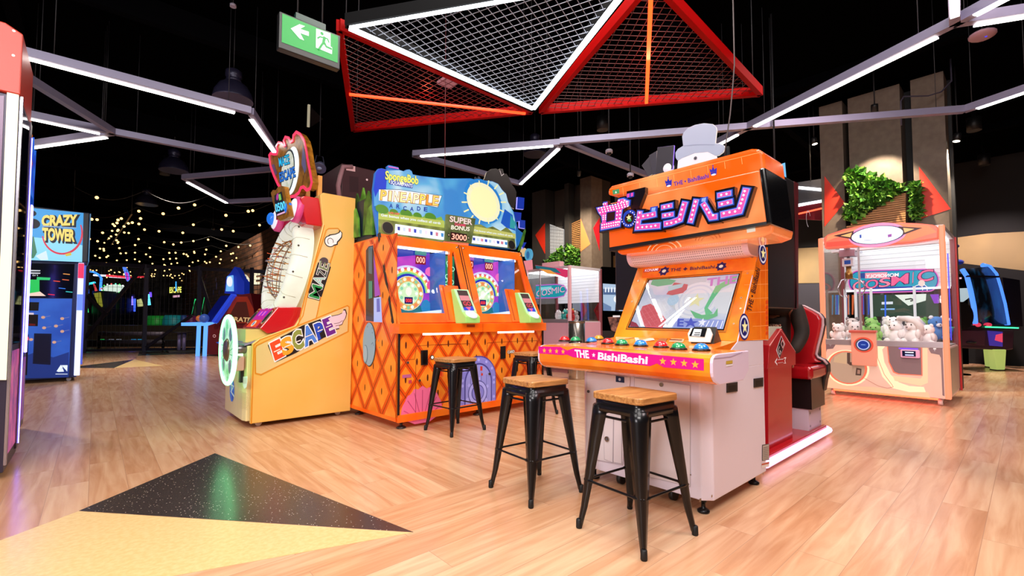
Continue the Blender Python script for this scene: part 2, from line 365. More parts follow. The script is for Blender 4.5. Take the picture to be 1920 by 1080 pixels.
def feature_right():
    X = 10.2; F = WORLD
    def rng(u0, u1): 
        a = F.X(u0, 560, X); b = F.X(u1, 560, X); return b.y, a.y
    for (u0, u1, nm) in ((1546, 1590, 'column'), (1601, 1701, 'column'), (1722, 1786, 'column')):
        y0, y1 = rng(u0, u1); struct(MB().box(X, X+.45, y0, y1, 0, CZ-.1, GREY), nm)
    y0, y1 = rng(1540, 1790); struct(MB().box(X+.46, X+.6, y0-.02, y1, 0, CZ-.1, m('#121013', .6)), 'wall_feature')
    for k, pts in enumerate(([(1546, 330), (1546, 425), (1584, 380)], [(1723, 312), (1727, 410), (1783, 392)])):
        mb = MB(); mb.prism([F.X(u, v, X-.001) for u, v in pts], (-.008, 0, 0), RED); struct(mb, 'trim_%d' % (10+k))
    # timber slats
    t = Th('timber_slat_panel', 'triangular panel of horizontal timber slats below the green wall over the coral claw machine', 'wall panel', (X, 1.9, 2.3))
    mb = MB(); zs = [F.X(1700, v, X).z for v in range(365, 430, 6)]
    for v in range(366, 432, 5):
        ul = 1698 - (v-358)*1.62; a = F.X(ul, v, X-.02); b = F.X(1699, v, X-.02)
        a, b = t.I @ a, t.I @ b; mb.box(-.05, -.005, b.y, a.y, a.z-.014, a.z+.014, m('#c48a55', .5))
    mb.build('slats', t)
    mb = MB(); mb.prism([t.I @ F.X(u, v, X-.003) for u, v in ((1699, 356), (1604, 420), (1604, 434), (1699, 434))], (-.002, 0, 0), m('#2a201a', .7)); mb.build('backing', t)
    t = Th('green_wall_planter', 'triangular planter panel of leafy green plants mounted above the coral claw machine', 'plant panel', (X, 2.1, 2.9))
    pts = [t.I @ F.X(u, v, X-.05) for u, v in ((1594, 318), (1697, 357), (1600, 412))]
    mb = MB(); mb.prism(pts, (.045, 0, 0), m('#22301a', .8)); mb.build('tray', t)
    mb = MB(); leaves(mb, pts, (-1, 0, 0), .1, 1300, .11, 3); o = mb.build('foliage', t); o['kind'] = 'stuff'
    t = Th('trailing_plant', 'narrow strip of trailing plant hanging left of the timber slats', 'plant', (X, 2.25, 2.5))
    pts = [t.I @ F.X(u, v, X-.05) for u, v in ((1589, 395), (1601, 395), (1594, 420))]; mb = MB(); leaves(mb, pts, (-1, 0, 0), .08, 90, .1, 4); mb.build('foliage', t)
    t = Th('trailing_plant', 'narrow vertical strip of plants in the gap right of the timber slats', 'plant', (X, 1.35, 2.5))
    for a in ([(1714, 346), (1728, 410), (1714, 412)], [(1714, 346), (1722, 346), (1728, 412)]):
        mb = MB(); leaves(mb, [t.I @ F.X(u, v, X-.02) for u, v in a], (-1, 0, 0), .12, 150, .1, 5); mb.build('foliage', t)
feature_right()
def feature_mid():
    X = 10.3; F = WORLD
    Y = lambda u: F.X(u, 560, X).y
    struct(MB().box(X, X+.5, Y(1110), Y(1089), 0, CZ-.1, GREY), 'column')
    struct(MB().box(X+.501, X+.9, Y(1110)+.0, Y(1110)+.35, 0, CZ-.1, GREYD), 'wall_return')
    struct(MB().box(X, X+.4, Y(1023), Y(998), 0, CZ-.1, GREYD), 'column')
    struct(MB().box(X+.05, X+.3, Y(1065), Y(1057), 0, CZ-.1, GREYD), 'column')
    struct(MB().box(X+.42, X+.6, Y(1089), Y(1023), 0, CZ-.1, m('#453c35', .6)), 'wall_feature_middle')
    reds = [([(1004, 441), (1022, 418), (1022, 476)], RED, -.001), ([(1089, 410), (1107, 458), (1089, 472)], ORG, -.001), ([(1101, 508), (1107, 504), (1116, 524), (1108, 532)], RED, -.001), ([(1089, 560), (1101, 582), (1090, 602)], RED, -.001)]
    for k, (pts, t, dx) in enumerate(reds):
        mb = MB(); mb.prism([F.X(u, v, X+dx) for u, v in pts], (-.008, 0, 0), t); struct(mb, 'trim_%d' % (20+k))
    for k, pts in enumerate(([(1112, 428), (1124, 408), (1124, 470)], [(1113, 582), (1124, 564), (1124, 606)])):
        mb = MB(); mb.prism([F.Y(u, v, Y(1110)-.001) for u, v in pts], (0, -.008, 0), m('#c81e2a', .5)); struct(mb, 'trim_%d' % (26+k))
    t = Th('lit_grid_panel', 'white backlit grid panel between the grey columns in the middle background', 'light panel', (X, 9.2, 1.6))
    mb = MB(); mb.prism([t.I @ F.X(u, v, X+.2) for u, v in ((1024, 418), (1057, 430), (1057, 500), (1024, 492))], (.03, 0, 0), m('#d8d6d4', .5, e=.55)); mb.build('panel', t)
    mb = MB(); mb.prism([t.I @ F.X(u, v, X+.2) for u, v in ((1066, 536), (1088, 523), (1088, 584), (1066, 578))], (.03, 0, 0), m('#d8d6d4', .5, e=.55)); mb.build('panel', t)
    mb = MB(); mb.bar(t.I @ F.X(1024, 417, X+.17), t.I @ F.X(1024, 493, X+.17), .03, .03, m('#ffffff', .5, e=3)); mb.build('light_strip', t)
    mb = MB(); g = m('#6d6a68', .5)
    for k in range(12):
        u = 1026+k*2.8; mb.bar(t.I @ F.X(u, 420+k, X+.17), t.I @ F.X(u, 496, X+.17), .008, .008, g)
    for k in range(12):
        v = 424+k*6; mb.bar(t.I @ F.X(1025, v, X+.165), t.I @ F.X(1056, v+2, X+.165), .008, .008, g)
    mb.build('grid', t)
    t = Th('timber_slat_panel', 'timber slat panel beside the white grid panel in the middle background', 'wall panel', (X, 8.6, 2.2))
    mb = MB()
    for k in range(16):
        v = 418+k*3.4; ul = 1066; a = t.I @ F.X(ul, v+5-k*.3, X+.2); b = t.I @ F.X(1088, v-5+k*.3, X+.2); mb.bar(a, b, .03, .03, m('#b98450', .5))
    mb.build('slats', t)
    t = Th('green_wall_planter', 'diagonal leafy green planter running across the middle grey columns', 'plant panel', (X, 8.9, 1.4))
    mb = MB()
    for j, a in enumerate(([(1026, 492), (1058, 464), (1058, 500)], [(1030, 498), (1058, 464), (1060, 520)], [(1066, 458), (1088, 470), (1066, 532)], [(1066, 534), (1088, 466), (1088, 520)])):
        leaves(mb, [t.I @ F.X(u, v, X+.15) for u, v in a], (-1, 0, 0), .12, 380, .11, 11+j)
    mb.build('foliage', t)['kind'] = 'stuff'
feature_mid()
# ================================================================ ceiling fixtures
LZ = 3.8
ALU = m('#8a86a0', .4, .3); LEDW = m('#fff6ee', .4, e=9)
def cable(mb, p, top): mb.tube([p, (p[0], p[1], top)], .004, m('#2a2a2e', .5), 5)
def beam_light(label, a, b, led=None, z=LZ, cab=True):
    A, B = WORLD.Z(*a, z), WORLD.Z(*b, z); c = (A+B)/2
    t = Th('linear_light' if led else 'ceiling_strut', label, 'light' if led else 'strut', (c.x, c.y, z))
    l = lambda p: t.I @ V(p)
    MB().bar(l(A), l(B), .075, .085, ALU).build('housing', t)
    if led:
        P, Q = WORLD.Z(*led[0], z), WORLD.Z(*led[1], z); P = P - V((0, 0, .047)); Q = Q - V((0, 0, .047))
        MB().bar(l(P), l(Q), .058, .012, LEDW).build('diffuser', t)
    if cab:
        for k in (.12, .88):
            mb = MB(); p = A.lerp(B, k); q = l(p); cable(mb, q+V((0, 0, .04)), CZ-z); mb.build('suspension_cable', t)
beam_light('long lit white tube light crossing the upper left ceiling', (36, 95), (470, 208), ((38, 98), (440, 205)))
beam_light('short steep lit tube light ending above the yellow cabinet crest', (470, 208), (524, 292), ((471, 218), (521, 289)))
beam_light('unlit purple grey strut slanting from upper left to the tube junction', (50, 145), (213, 247))
beam_light('lit tube light in the middle of the left ceiling fan of three', (40, 211), (213, 247), ((44, 214), (187, 245)))
beam_light('lit tube light rising to the right, lowest of the left ceiling fan', (38, 273), (213, 247), ((40, 275), (199, 252)))
beam_light('long unlit bluish strut running from the left junction to the yellow cabinet', (213, 247), (520, 306))
beam_light('unlit pale strut above the fairy lights, left of the yellow cabinet', (344, 332), (512, 317))
beam_light('short lit tube light slanting down above the fairy lights', (344, 332), (428, 378), ((352, 338), (425, 377)))
beam_light('short unlit strut just above the fairy lights, right of the slanting tube', (428, 378), (514, 374))
beam_light('lit tube light along the top of the triangle above the orange cabinet', (775, 288), (1050, 267), ((789, 288), (1037, 268)))
beam_light('unlit lilac strut slanting down behind the blue marquee', (775, 289), (975, 344))
beam_light('short lit tube light on the right side of the triangle above the orange cabinet', (1052, 268), (974, 344), ((1047, 274), (976, 341)))
beam_light('unlit lilac strut slanting down toward the game card cut-outs', (1062, 268), (1214, 328))
beam_light('long unlit lilac strut crossing behind the top hat sign', (1050, 265), (1402, 237))
beam_light('long lit tube light rising across the upper right ceiling', (1402, 237), (1790, 40), ((1415, 231), (1756, 61)))
beam_light('short lit tube light touching the top hat sign', (1342, 268), (1402, 237), ((1343, 269), (1382, 247)))
beam_light('long unlit strut above the green wall panel', (1402, 237), (1808, 205))
beam_light('lit tube light leaving the frame at the right edge', (1808, 205), (1940, 160), ((1832, 197), (1940, 160)))
beam_light('wide lit tube light dropping from the top edge at upper right', (1790, 40), (1788, -40), ((1790, 22), (1788, -40)))
beam_light('lit tube light rising to the top edge at upper right', (1790, 40), (1890, -14), ((1828, 19), (1890, -14)))
beam_light('nearly level lit tube light at the upper right corner', (1790, 40), (1950, 15), ((1828, 37), (1950, 17)))

for h_ in ('#8a0606', '#9a0606'): m(h_, .5).node_tree.nodes['Principled BSDF'].inputs['Specular IOR Level'].default_value = .05
m('#09090b', .7).node_tree.nodes['Principled BSDF'].inputs['Specular IOR Level'].default_value = .1
def mesh_panel(label, tri, z, frame_m, wire_m, led_m, led=None, edges=(0, 1, 2), fw=.06, wire=.0045, sp=.075, rot=0.0, drop=.10):
    P = [WORLD.Z(u, v, z) for u, v in tri]; c = (P[0]+P[1]+P[2])/3
    t = Th('mesh_ceiling_panel', label, 'ceiling panel', (c.x, c.y, z)); L = [t.I @ p for p in P]
    mb = MB()
    for i in range(3):
        a, b = L[i], L[(i+1) % 3]; mb.bar(a+V((0, 0, drop/2)), b+V((0, 0, drop/2)), fw, drop, frame_m)
    mb.build('frame', t)
    if led:
        mb = MB()
        for (a, b, wd) in led:
            A = t.I @ WORLD.Z(*a, z-.012); B = t.I @ WORLD.Z(*b, z-.012); mb.bar(A, B, wd, .02, led_m)
        mb.build('light_strip', t)
    mb = MB()                                            # woven wire infill clipped to the triangle
    for ang in (rot, rot+pi/2):
        d = V((math.cos(ang), math.sin(ang), 0)); nn = V((-d.y, d.x, 0)); ks = [p.dot(nn) for p in L]; k = math.ceil(min(ks)/sp)*sp
        while k < max(ks):
            xs = []
            for i in range(3):
                a, b = L[i], L[(i+1) % 3]; ka, kb = a.dot(nn), b.dot(nn)
                if (ka-k)*(kb-k) < 0: xs.append(a+(b-a)*((k-ka)/(kb-ka)))
            if len(xs) == 2 and (xs[1]-xs[0]).length > .02: mb.bar(xs[0]+V((0, 0, .03)), xs[1]+V((0, 0, .03)), wire, wire, wire_m)
            k += sp
    mb.build('wire_mesh', t)
    for p in L:
        mb = MB(); cable(mb, p*.93+V((0, 0, drop)), CZ-z); mb.build('suspension_cable', t)
mesh_panel('large black framed triangular mesh ceiling panel edged with white light', [(650, 50), (1000, 209), (1192, -42)], 3.62, m('#09090b', .7), m('#8a90a0', .4, .3), m('#f4fbff', .4, e=6),
           [((656, 53), (1000, 204), .048), ((1000, 204), (1187, -36), .048), ((656, 52), (1187, -40), .022)], rot=.35)
mesh_panel('red triangular mesh ceiling panel beside the exit sign', [(636, 58), (662, 247), (997, 213)], 3.62, m('#8a0606', .5), m('#4a0a0e', .5), m('#ff3010', .4, e=6), [((655, 177), (985, 213), .03)], rot=.1, fw=.05)
mesh_panel('red triangular mesh ceiling panel right of the white lit panel', [(1014, 213), (1426, 180), (1223, -30)], 3.62, m('#9a0606', .5), m('#4a0a0e', .5), m('#ff3810', .4, e=6), [((1212, 193), (1221, -20), .035)], rot=.9, fw=.05)
# the red glow the strips throw on their frames
for (u, v) in ((800, 190), (1217, 120)):
    p = WORLD.Z(u, v, 3.56); l = bpy.data.lights.new('lamp', 'POINT'); l.energy = 6; l.color = (1, .12, .06); l.shadow_soft_size = .05
    o = bpy.data.objects.new('lamp', l); COL.objects.link(o); o.location = p

# exit sign
def exit_sign():
    a = dep(530, 24, 3.55); t = Th('exit_sign', 'green illuminated emergency exit sign with arrow and running figure', 'exit sign', (a.x, a.y, a.z))
    L = lambda u, v: t.Y(u, v, 0)
    q = [L(530, 24), L(635, 61), L(635, 108), L(528, 77)]
    x1 = q[1].x; z0 = -.225; z1 = 0
    MB().box(-.02, x1+.02, .012, .075, z0-.05, z1+.012, m('#111214', .4)).build('case', t, bev=.006)
    MB().box(.1, x1-.1, .015, .06, z1+.012, z1+.06, m('#15332c', .4)).build('bracket', t)
    A = Art(t, (0, .011, 0), (1, 0, 0), (0, 0, 1)); W, G = m('#f4fff6', .4, e=1.3), m('#0a9a3c', .5, e=.62)
    A.poly([(0, z0), (x1, z0), (x1, 0), (0, 0)], G, 1, px=False)
    s = A.crop(520, 0, 4)
    s.poly([(100, 215), (165, 183), (207, 198), (170, 218), (235, 240), (235, 272), (170, 250), (200, 305), (165, 290)], W, 3)
    s.poly([(290, 215), (398, 252), (398, 350), (410, 358), (408, 408), (288, 358)], W, 3)
    s.ell((333, 254), -1, 12, G, 5)
    s.stroke([(352, 285), (345, 315), (352, 330)], .022, G, 5, cap=.008)
    s.stroke([(345, 318), (312, 368)], .016, G, 5, cap=.008); s.stroke([(350, 322), (365, 352), (400, 368)], .016, G, 5, cap=.008)
    s.stroke([(345, 286), (318, 278), (302, 288)], .011, G, 5, cap=.005); s.stroke([(355, 286), (375, 295), (384, 318)], .011, G, 5, cap=.005)
    s.build('sign_face', t)
    for x in (.12, x1-.12):
        mb = MB(); mb.tube([(x, .04, .06), (x, .04, CZ-a.z)], .006, DK, 6); mb.build('hanger_rod', t)
exit_sign()

# high bay pendants
def pendant(label, u, v, D, r):
    p = dep(u, v, D); t = Th('high_bay_pendant', label, 'pendant lamp', p, group='high bay pendants')
    dkk = m('#26243a', .35, .4)
    mb = MB(); mb.lathe((0, 0, 0), [(r, 0), (r*1.0, .01), (r*.93, r*.42), (r*.7, r*.82), (r*.42, r*1.02), (r*.40, r*1.04)], dkk, 28)
    mb.build('shade', t)
    mb = MB(); mb.lathe((0, 0, .004), [(r*.985, 0), (r*.88, r*.42), (r*.66, r*.78), (0.001, r*.80)], m('#8f7fc0', .25, .3, e=.10), 28)
    mb.build('reflector', t)
    mb = MB(); mb.lathe((0, 0, r*1.02), [(r*.38, 0), (r*.40, r*.1), (r*.34, r*.2), (r*.42, r*.3), (r*.40, r*.62), (r*.2, r*.75)], dkk, 18); mb.build('ballast_case', t)
    mb = MB(); cable(mb, (0, 0, r*1.7), CZ-p.z); mb.build('suspension_cable', t)
pendant('dark domed pendant under the long upper left tube light, nearest of the pendants', 437, 188, 6.1, .235)
pendant('dark domed pendant above the short slanting tube on the left', 326, 321, 9.4, .255)
pendant('domed pendant hanging lowest at left, just over the fairy lights', 275, 384, 13.5, .27)
pendant('domed pendant inside the tube triangle above the orange cabinet', 1003, 290, 9.2, .235)

# small ceiling devices
def dome_cam(label, u, v, D, r=.055):
    p = dep(u, v, D); t = Th('dome_camera', label, 'security camera', p)
    W = m('#c9c4d6', .4); MB().lathe((0, 0, 0), [(r, 0), (r, r*.8), (r*.8, r)], W, 16).build('base', t)
    MB().ball((0, 0, 0), (r*.7, r*.7, r*.7), m('#15151c', .1)).build('lens_dome', t)
    mb = MB(); mb.tube([(0, 0, r), (0, 0, CZ-p.z)], .012, DK, 6); mb.build('stem', t)
dome_cam('small white dome camera above the game card cut-outs', 1142, 287, 7.2)
dome_cam('small white dome camera lower left of the orange marquee top', 1182, 331, 7.6)
def speaker_can():
    p = dep(599, 316, 7.4); t = Th('ceiling_speaker', 'small grey horn speaker hanging right of the yellow cabinet crest', 'speaker', p)
    mb = MB(); mb.lathe((0, 0, 0), [(.10, 0), (.098, .03), (.06, .1), (.05, .12)], m('#5d6080', .4), 20, axis=(.25, .35, .6)); mb.build('horn', t)
    MB().ball((0, 0, -.0), (.04, .04, .03), m('#9aa0c0', .3)).build('driver', t)
    mb = MB(); mb.tube([(-.08, 0, .05), (-.05, 0, .2), (.05, 0, .2), (.08, 0, .05)], .008, m('#3a3c50', .4), 6); mb.tube([(0, 0, .2), (0, 0, CZ-p.z)], .008, DK, 6); mb.build('bracket', t)
speaker_can()
def access_point():
    p = dep(1842, 66, 5.6); t = Th('wireless_access_point', 'white oblong wireless access point at upper right ceiling', 'access point', p)
    mb = MB(); mb.ball((0, 0, 0), (.16, .13, .035), m('#b48ea0', .45)); mb.build('shell', t)
    MB().ball((-.01, -.03, -.034), (.012, .012, .006), m('#3a3aff', .4, e=1.5)).build('status_light', t)
    mb = MB(); mb.tube([(0, 0, .03), (0, 0, CZ-p.z)], .008, DK, 6); mb.build('stem', t)
access_point()
for lab, u, v, D in (('small white sensor on the dark ceiling at top left', 437, 13, 5.6),):
    p = dep(u, v, D); mb = MB(); mb.lathe(p, [(.035, 0), (.035, .03), (.02, .04)], m('#9a94a8', .4), 14); mb.tube([p+V((0, 0, .04)), V((p.x, p.y, CZ))], .005, DK, 5); tag(mb.build('smoke_detector'), lab, 'sensor')
def ceiling_grille():
    p = dep(840, 157, 6.4); mb = MB(); mb.box(p.x-.11, p.x+.11, p.y-.11, p.y+.11, p.z, p.z+.04, m('#c58a94', .5, e=.25)); mb.tube([p+V((0, 0, .04)), V((p.x, p.y, CZ))], .006, DK, 5)
    tag(mb.build('ceiling_box'), 'small pale box seen through the left red mesh panel', 'box')
ceiling_grille()
def bulkhead():
    t = Th('upper_window_panel', 'tall dim upper panel with a thin pale edge right of the exit sign pendant', 'panel', dep(592, 240, 9))
    q = [t.I @ dep(u, v, D) for u, v, D in ((580, 170, 9), (604, 145, 9.6), (604, 222, 9.6), (578, 238, 9))]
    mb = MB(); mb.prism(q, (.03, .03, 0), m('#23232a', .6)); mb.build('panel', t)
    mb = MB(); mb.bar(q[0], q[3], .04, .04, m('#cfc6a8', .5, e=.5)); mb.build('edge_strip', t); mb = MB(); mb.bar(q[0], q[1], .03, .03, m('#5a564c', .5)); mb.build('top_edge', t)
    mb = MB(); mb.tube([q[1], q[1]+V((0, 0, CZ-(t.M @ q[1]).z))], .01, DK, 6); mb.build('hanger_rod', t)
bulkhead()
def hanging_cable():
    pts = [dep(u, v, 3.9) for u, v in ((1377, 120), (1374, 160), (1369, 215), (1362, 262), (1359, 292))]; pts[-1] = V(pts[-1])
    pts = [V((pts[0].x, pts[0].y, CZ))] + pts
    mb = MB(); mb.tube(pts, .006, m('#3a3030', .5), 6); tag(mb.build('hanging_cable'), 'thin dark cable dropping from the ceiling onto the orange marquee', 'cable')
hanging_cable()
def conduit():
    pts = [dep(u, v, 7.4) for u, v in ((1690, 235), (1689, 190), (1694, 181), (1740, 180), (1765, 172), (1784, 152))]; pts.append(V((pts[-1].x, pts[-1].y, CZ)))
    mb = MB(); mb.tube(pts, .012, m('#4a4658', .5), 6); tag(mb.build('electrical_conduit'), 'grey bent conduit above the right feature columns', 'conduit')
conduit()
def drop_cable():
    p = dep(834, 332, 5.6); mb = MB(); mb.tube([p, V((p.x, p.y, CZ))], .005, m('#5a2a30', .5), 6); tag(mb.build('drop_cable'), 'thin straight cable dropping onto the blue marquee', 'cable')
drop_cable()

# spotlights with visible housings
def track_spot(label, u, v, D, tgt, power, ang=60, col=(1, .86, .68)):
    p = dep(u, v, D); t = Th('spotlight', label, 'spotlight', p)
    d = (V(tgt)-p).normalized(); mb = MB(); mb.lathe(-d*.14, [(.045, 0), (.05, .02), (.05, .13)], m('#141416', .4), 16, axis=d); mb.build('can', t)
    MB().lathe(-d*.012, [(.046, 0), (.046, .004)], m('#fff4e0', .4, e=4), 16, axis=d).build('lens', t)
    mb = MB(); mb.tube([-d*.1, V((-d.x*.1, -d.y*.1, CZ-p.z))], .01, DK, 6); mb.build('stem', t)
    spot(p+d*.02, power, ang, .5, col, tgt, .03)
track_spot('spotlight left of the right feature columns aimed at the wall', 1528, 271, 9.0, (10.2, 2.35, 2.4), 700, 62)
track_spot('bright downlight dot right of the feature columns', 1793, 266, 7.6, (10.2, .95, 2.5), 380, 70)
track_spot('dim black spotlight above the middle feature column', 1640, 212, 7.6, (10.2, 1.75, 2.9), 520, 66, (1, .80, .58))
track_spot('black spotlight over the middle grey columns', 1085, 330, 11.2, (10.3, 9.0, 1.6), 900, 90)
track_spot('added black spotlight brightening the brick wall of the fenced bay', 400, 430, 17, (5.0, 25.5, 2.6), 1000, 95)  # lamp added to brighten the brick
def downlight(label, x, y, power, ang=120, col=(1, .9, .82)):  # lamps added to brighten floor and walls, each hidden in a black can
    t = Th('added_downlight', label, 'downlight', (x, y, CZ-.5)); mb = MB(); mb.lathe((0, 0, 0), [(.11, 0), (.11, .26), (.03, .28), (.03, .5)], m('#0a0a0c', .5), 18); mb.lathe((0, 0, .002), [(.10, 0), (.10, .1), (.001, .11)], m('#0a0a0c', .5), 18); mb.build('can', t); spot((x, y, CZ-.52), power, ang, .7, col, (x, y, 0), .08)
for lab, x, y, pw in (('added black downlight over the walkway left of the yellow cabinet', -1.5, 9, 500), ('added black downlight in front of the steel fence', 1.2, 14.5, 900), ('added black downlight over the left end of the fence', -2.5, 15.5, 700),
                      ('added black downlight over the aisle before the coral claw machine', 6.2, 1.2, 420), ('added black downlight over the aisle behind the orange cabinet', 7.2, 5.4, 500), ('added black downlight nearest the tan band on the right wall', 15.2, 4.5, 1500), ('added black downlight nearest the right end of the tan band', 15.6, .6, 900), ('added black downlight before the far right wall', 14.8, 8.8, 1500), ('added black downlight over the air hockey table', 12.6, .6, 260)):
    downlight(lab, x, y, pw, 120, (1, .78, .74) if x > 5 and y < 3 else (1, .88, .78))
# ================================================================ bar stools
def make_stool(label):
    t = Th('bar_stool', label, 'stool', (0, 0, 0), 0, 'black metal bar stools with wooden seats')
    BK = m('#141316', .32, .55, coat=.3); H = .74
    # wooden seat, rounded corners
    def rr(h, r, n=5):
        return [(sx*(h-r)+r*math.cos(a), sy*(h-r)+r*math.sin(a)) for sx, sy, a0 in ((1, 1, 0), (-1, 1, pi/2), (-1, -1, pi), (1, -1, 3*pi/2)) for a in [a0+pi/2*k/n for k in range(n+1)]]
    wd = bpy.data.materials.get('stool_wood')
    if not wd:
        wd = bpy.data.materials.new('stool_wood'); wd.use_nodes = True; n, l = nodes(wd); b = n['Principled BSDF']; tc = n.new('ShaderNodeTexCoord'); mp = n.new('ShaderNodeMapping'); mp.inputs['Scale'].default_value = (2.2, 26, 26)
        ns = n.new('ShaderNodeTexNoise'); ns.inputs['Scale'].default_value = 2.0; ns.inputs['Detail'].default_value = 5; ns.inputs['Distortion'].default_value = .8
        cr = n.new('ShaderNodeValToRGB'); cr.color_ramp.elements[0].color = (*lin('#8a5426'), 1); cr.color_ramp.elements[1].color = (*lin('#d19a5c'), 1); cr.color_ramp.elements[0].position = .3; cr.color_ramp.elements[1].position = .68
        l.new(tc.outputs['Object'], mp.inputs[0]); l.new(mp.outputs[0], ns.inputs['Vector']); l.new(ns.outputs['Fac'], cr.inputs[0]); l.new(cr.outputs[0], b.inputs['Base Color']); b.inputs['Roughness'].default_value = .35
    mb = MB(); mb.prism([(x, y, H-.036) for x, y in rr(.166, .035)], (0, 0, .036), wd, smooth=False); mb.build('seat', t, bev=.007, seg=3, label='wooden seat')
    # apron ring
    mb = MB(); o = rr(.158, .04); b_ = rr(.168, .045)
    n = len(o); vs = [(x, y, H-.036) for x, y in o]+[(x, y, H-.062) for x, y in o]+[(x, y, H-.066) for x, y in b_]+[(x, y, H-.098) for x, y in b_]+[(x*.985, y*.985, H-.098) for x, y in b_]+[(x*.97, y*.97, H-.066) for x, y in o]
    mb.add(vs, [(i*n+k, i*n+(k+1) % n, (i+1)*n+(k+1) % n, (i+1)*n+k) for i in range(5) for k in range(n)], BK, True); mb.add([(x, y, H-.0362) for x, y in o], [tuple(range(n))], BK); mb.build('apron', t)
    legs = []
    for sx, sy in ((1, 1), (-1, 1), (-1, -1), (1, -1)):
        mb = MB(); C0 = V((sx, sy, 0))/math.sqrt(2); T0 = V((-sy, sx, 0))/math.sqrt(2)
        def sec(z):                                       # pressed sheet V section, wide at the top
            f = 1-z/(H-.065); out = .222 + (.300-.222)*min(1, f/.93)**1.0; out += .012*max(0, (f-.86)/.14)
            wd_ = .088*(1-f)**.9+.019; dp = .052*(1-f)+.018; e = .004
            return [C0*out + T0*0 + V((0, 0, z)), C0*(out-.006) + T0*wd_*.30 + V((0, 0, z)), C0*(out-dp) + T0*wd_*.62 + V((0, 0, z)), C0*(out-dp-e*2) + T0*(wd_*.62-e*1.6) + V((0, 0, z)),
                    C0*(out-.02-e) + V((0, 0, z)), C0*(out-dp-e*2) - T0*(wd_*.62-e*1.6) + V((0, 0, z)), C0*(out-dp) - T0*wd_*.62 + V((0, 0, z)), C0*(out-.006) - T0*wd_*.30 + V((0, 0, z))]
        zs = [H-.07, H-.12, .55, .42, .3, .2, .12, .06, .018]; vs = []
        for z in zs: vs += sec(z)
        fs = [(i*8+k, i*8+(k+1) % 8, (i+1)*8+(k+1) % 8, (i+1)*8+k) for i in range(len(zs)-1) for k in range(8)]
        mb.add(vs, fs, BK, True); mb.add(vs[-8:], [tuple(range(8))], BK); mb.add(vs[:8], [tuple(range(8))], BK)
        lg = mb.build('leg', t); legs.append((C0, T0))
        mb = MB(); mb.lathe(C0*.302, [(.015, 0), (.017, .006), (.016, .045), (.012, .05)], m('#0a0a0b', .6), 10); mb.build('rubber_foot', lg)
    for z, out, nm in ((.262, .268, 'footrest'), (.615, .212, 'upper_stretcher')):
        for i in range(4):
            a = legs[i][0]*out + V((0, 0, z)); b = legs[(i+1) % 4][0]*out + V((0, 0, z)); mb = MB()
            mb.tube([a, a.lerp(b, .10), a.lerp(b, .13), a.lerp(b, .16), a.lerp(b, .84), a.lerp(b, .87), a.lerp(b, .90), b], [.010, .010, .010, .007, .007, .010, .010, .010], BK, 8); mb.build(nm, t)
    return t
def fix(o, x, y, a): o.location = (x, y, 0); o.rotation_euler = (0, 0, math.radians(a))
st = make_stool('nearest wooden seated black bar stool, in front of the white cabinet base')
spots_ = [(2.187, 1.443, -5, None), (2.216, 2.235, -5, 'black bar stool left of the white cabinet base, second nearest'),
          (2.787, 3.985, 4, 'black bar stool standing before the left half of the orange cabinet'), (3.945, 4.04, 2, 'black bar stool farthest back, before the right half of the orange cabinet')]
for k, (x, y, a, lab) in enumerate(spots_):
    o = st.e if k == 0 else copy_tree(st.e)
    if lab: o['label'] = lab
    fix(o, x, y, a)
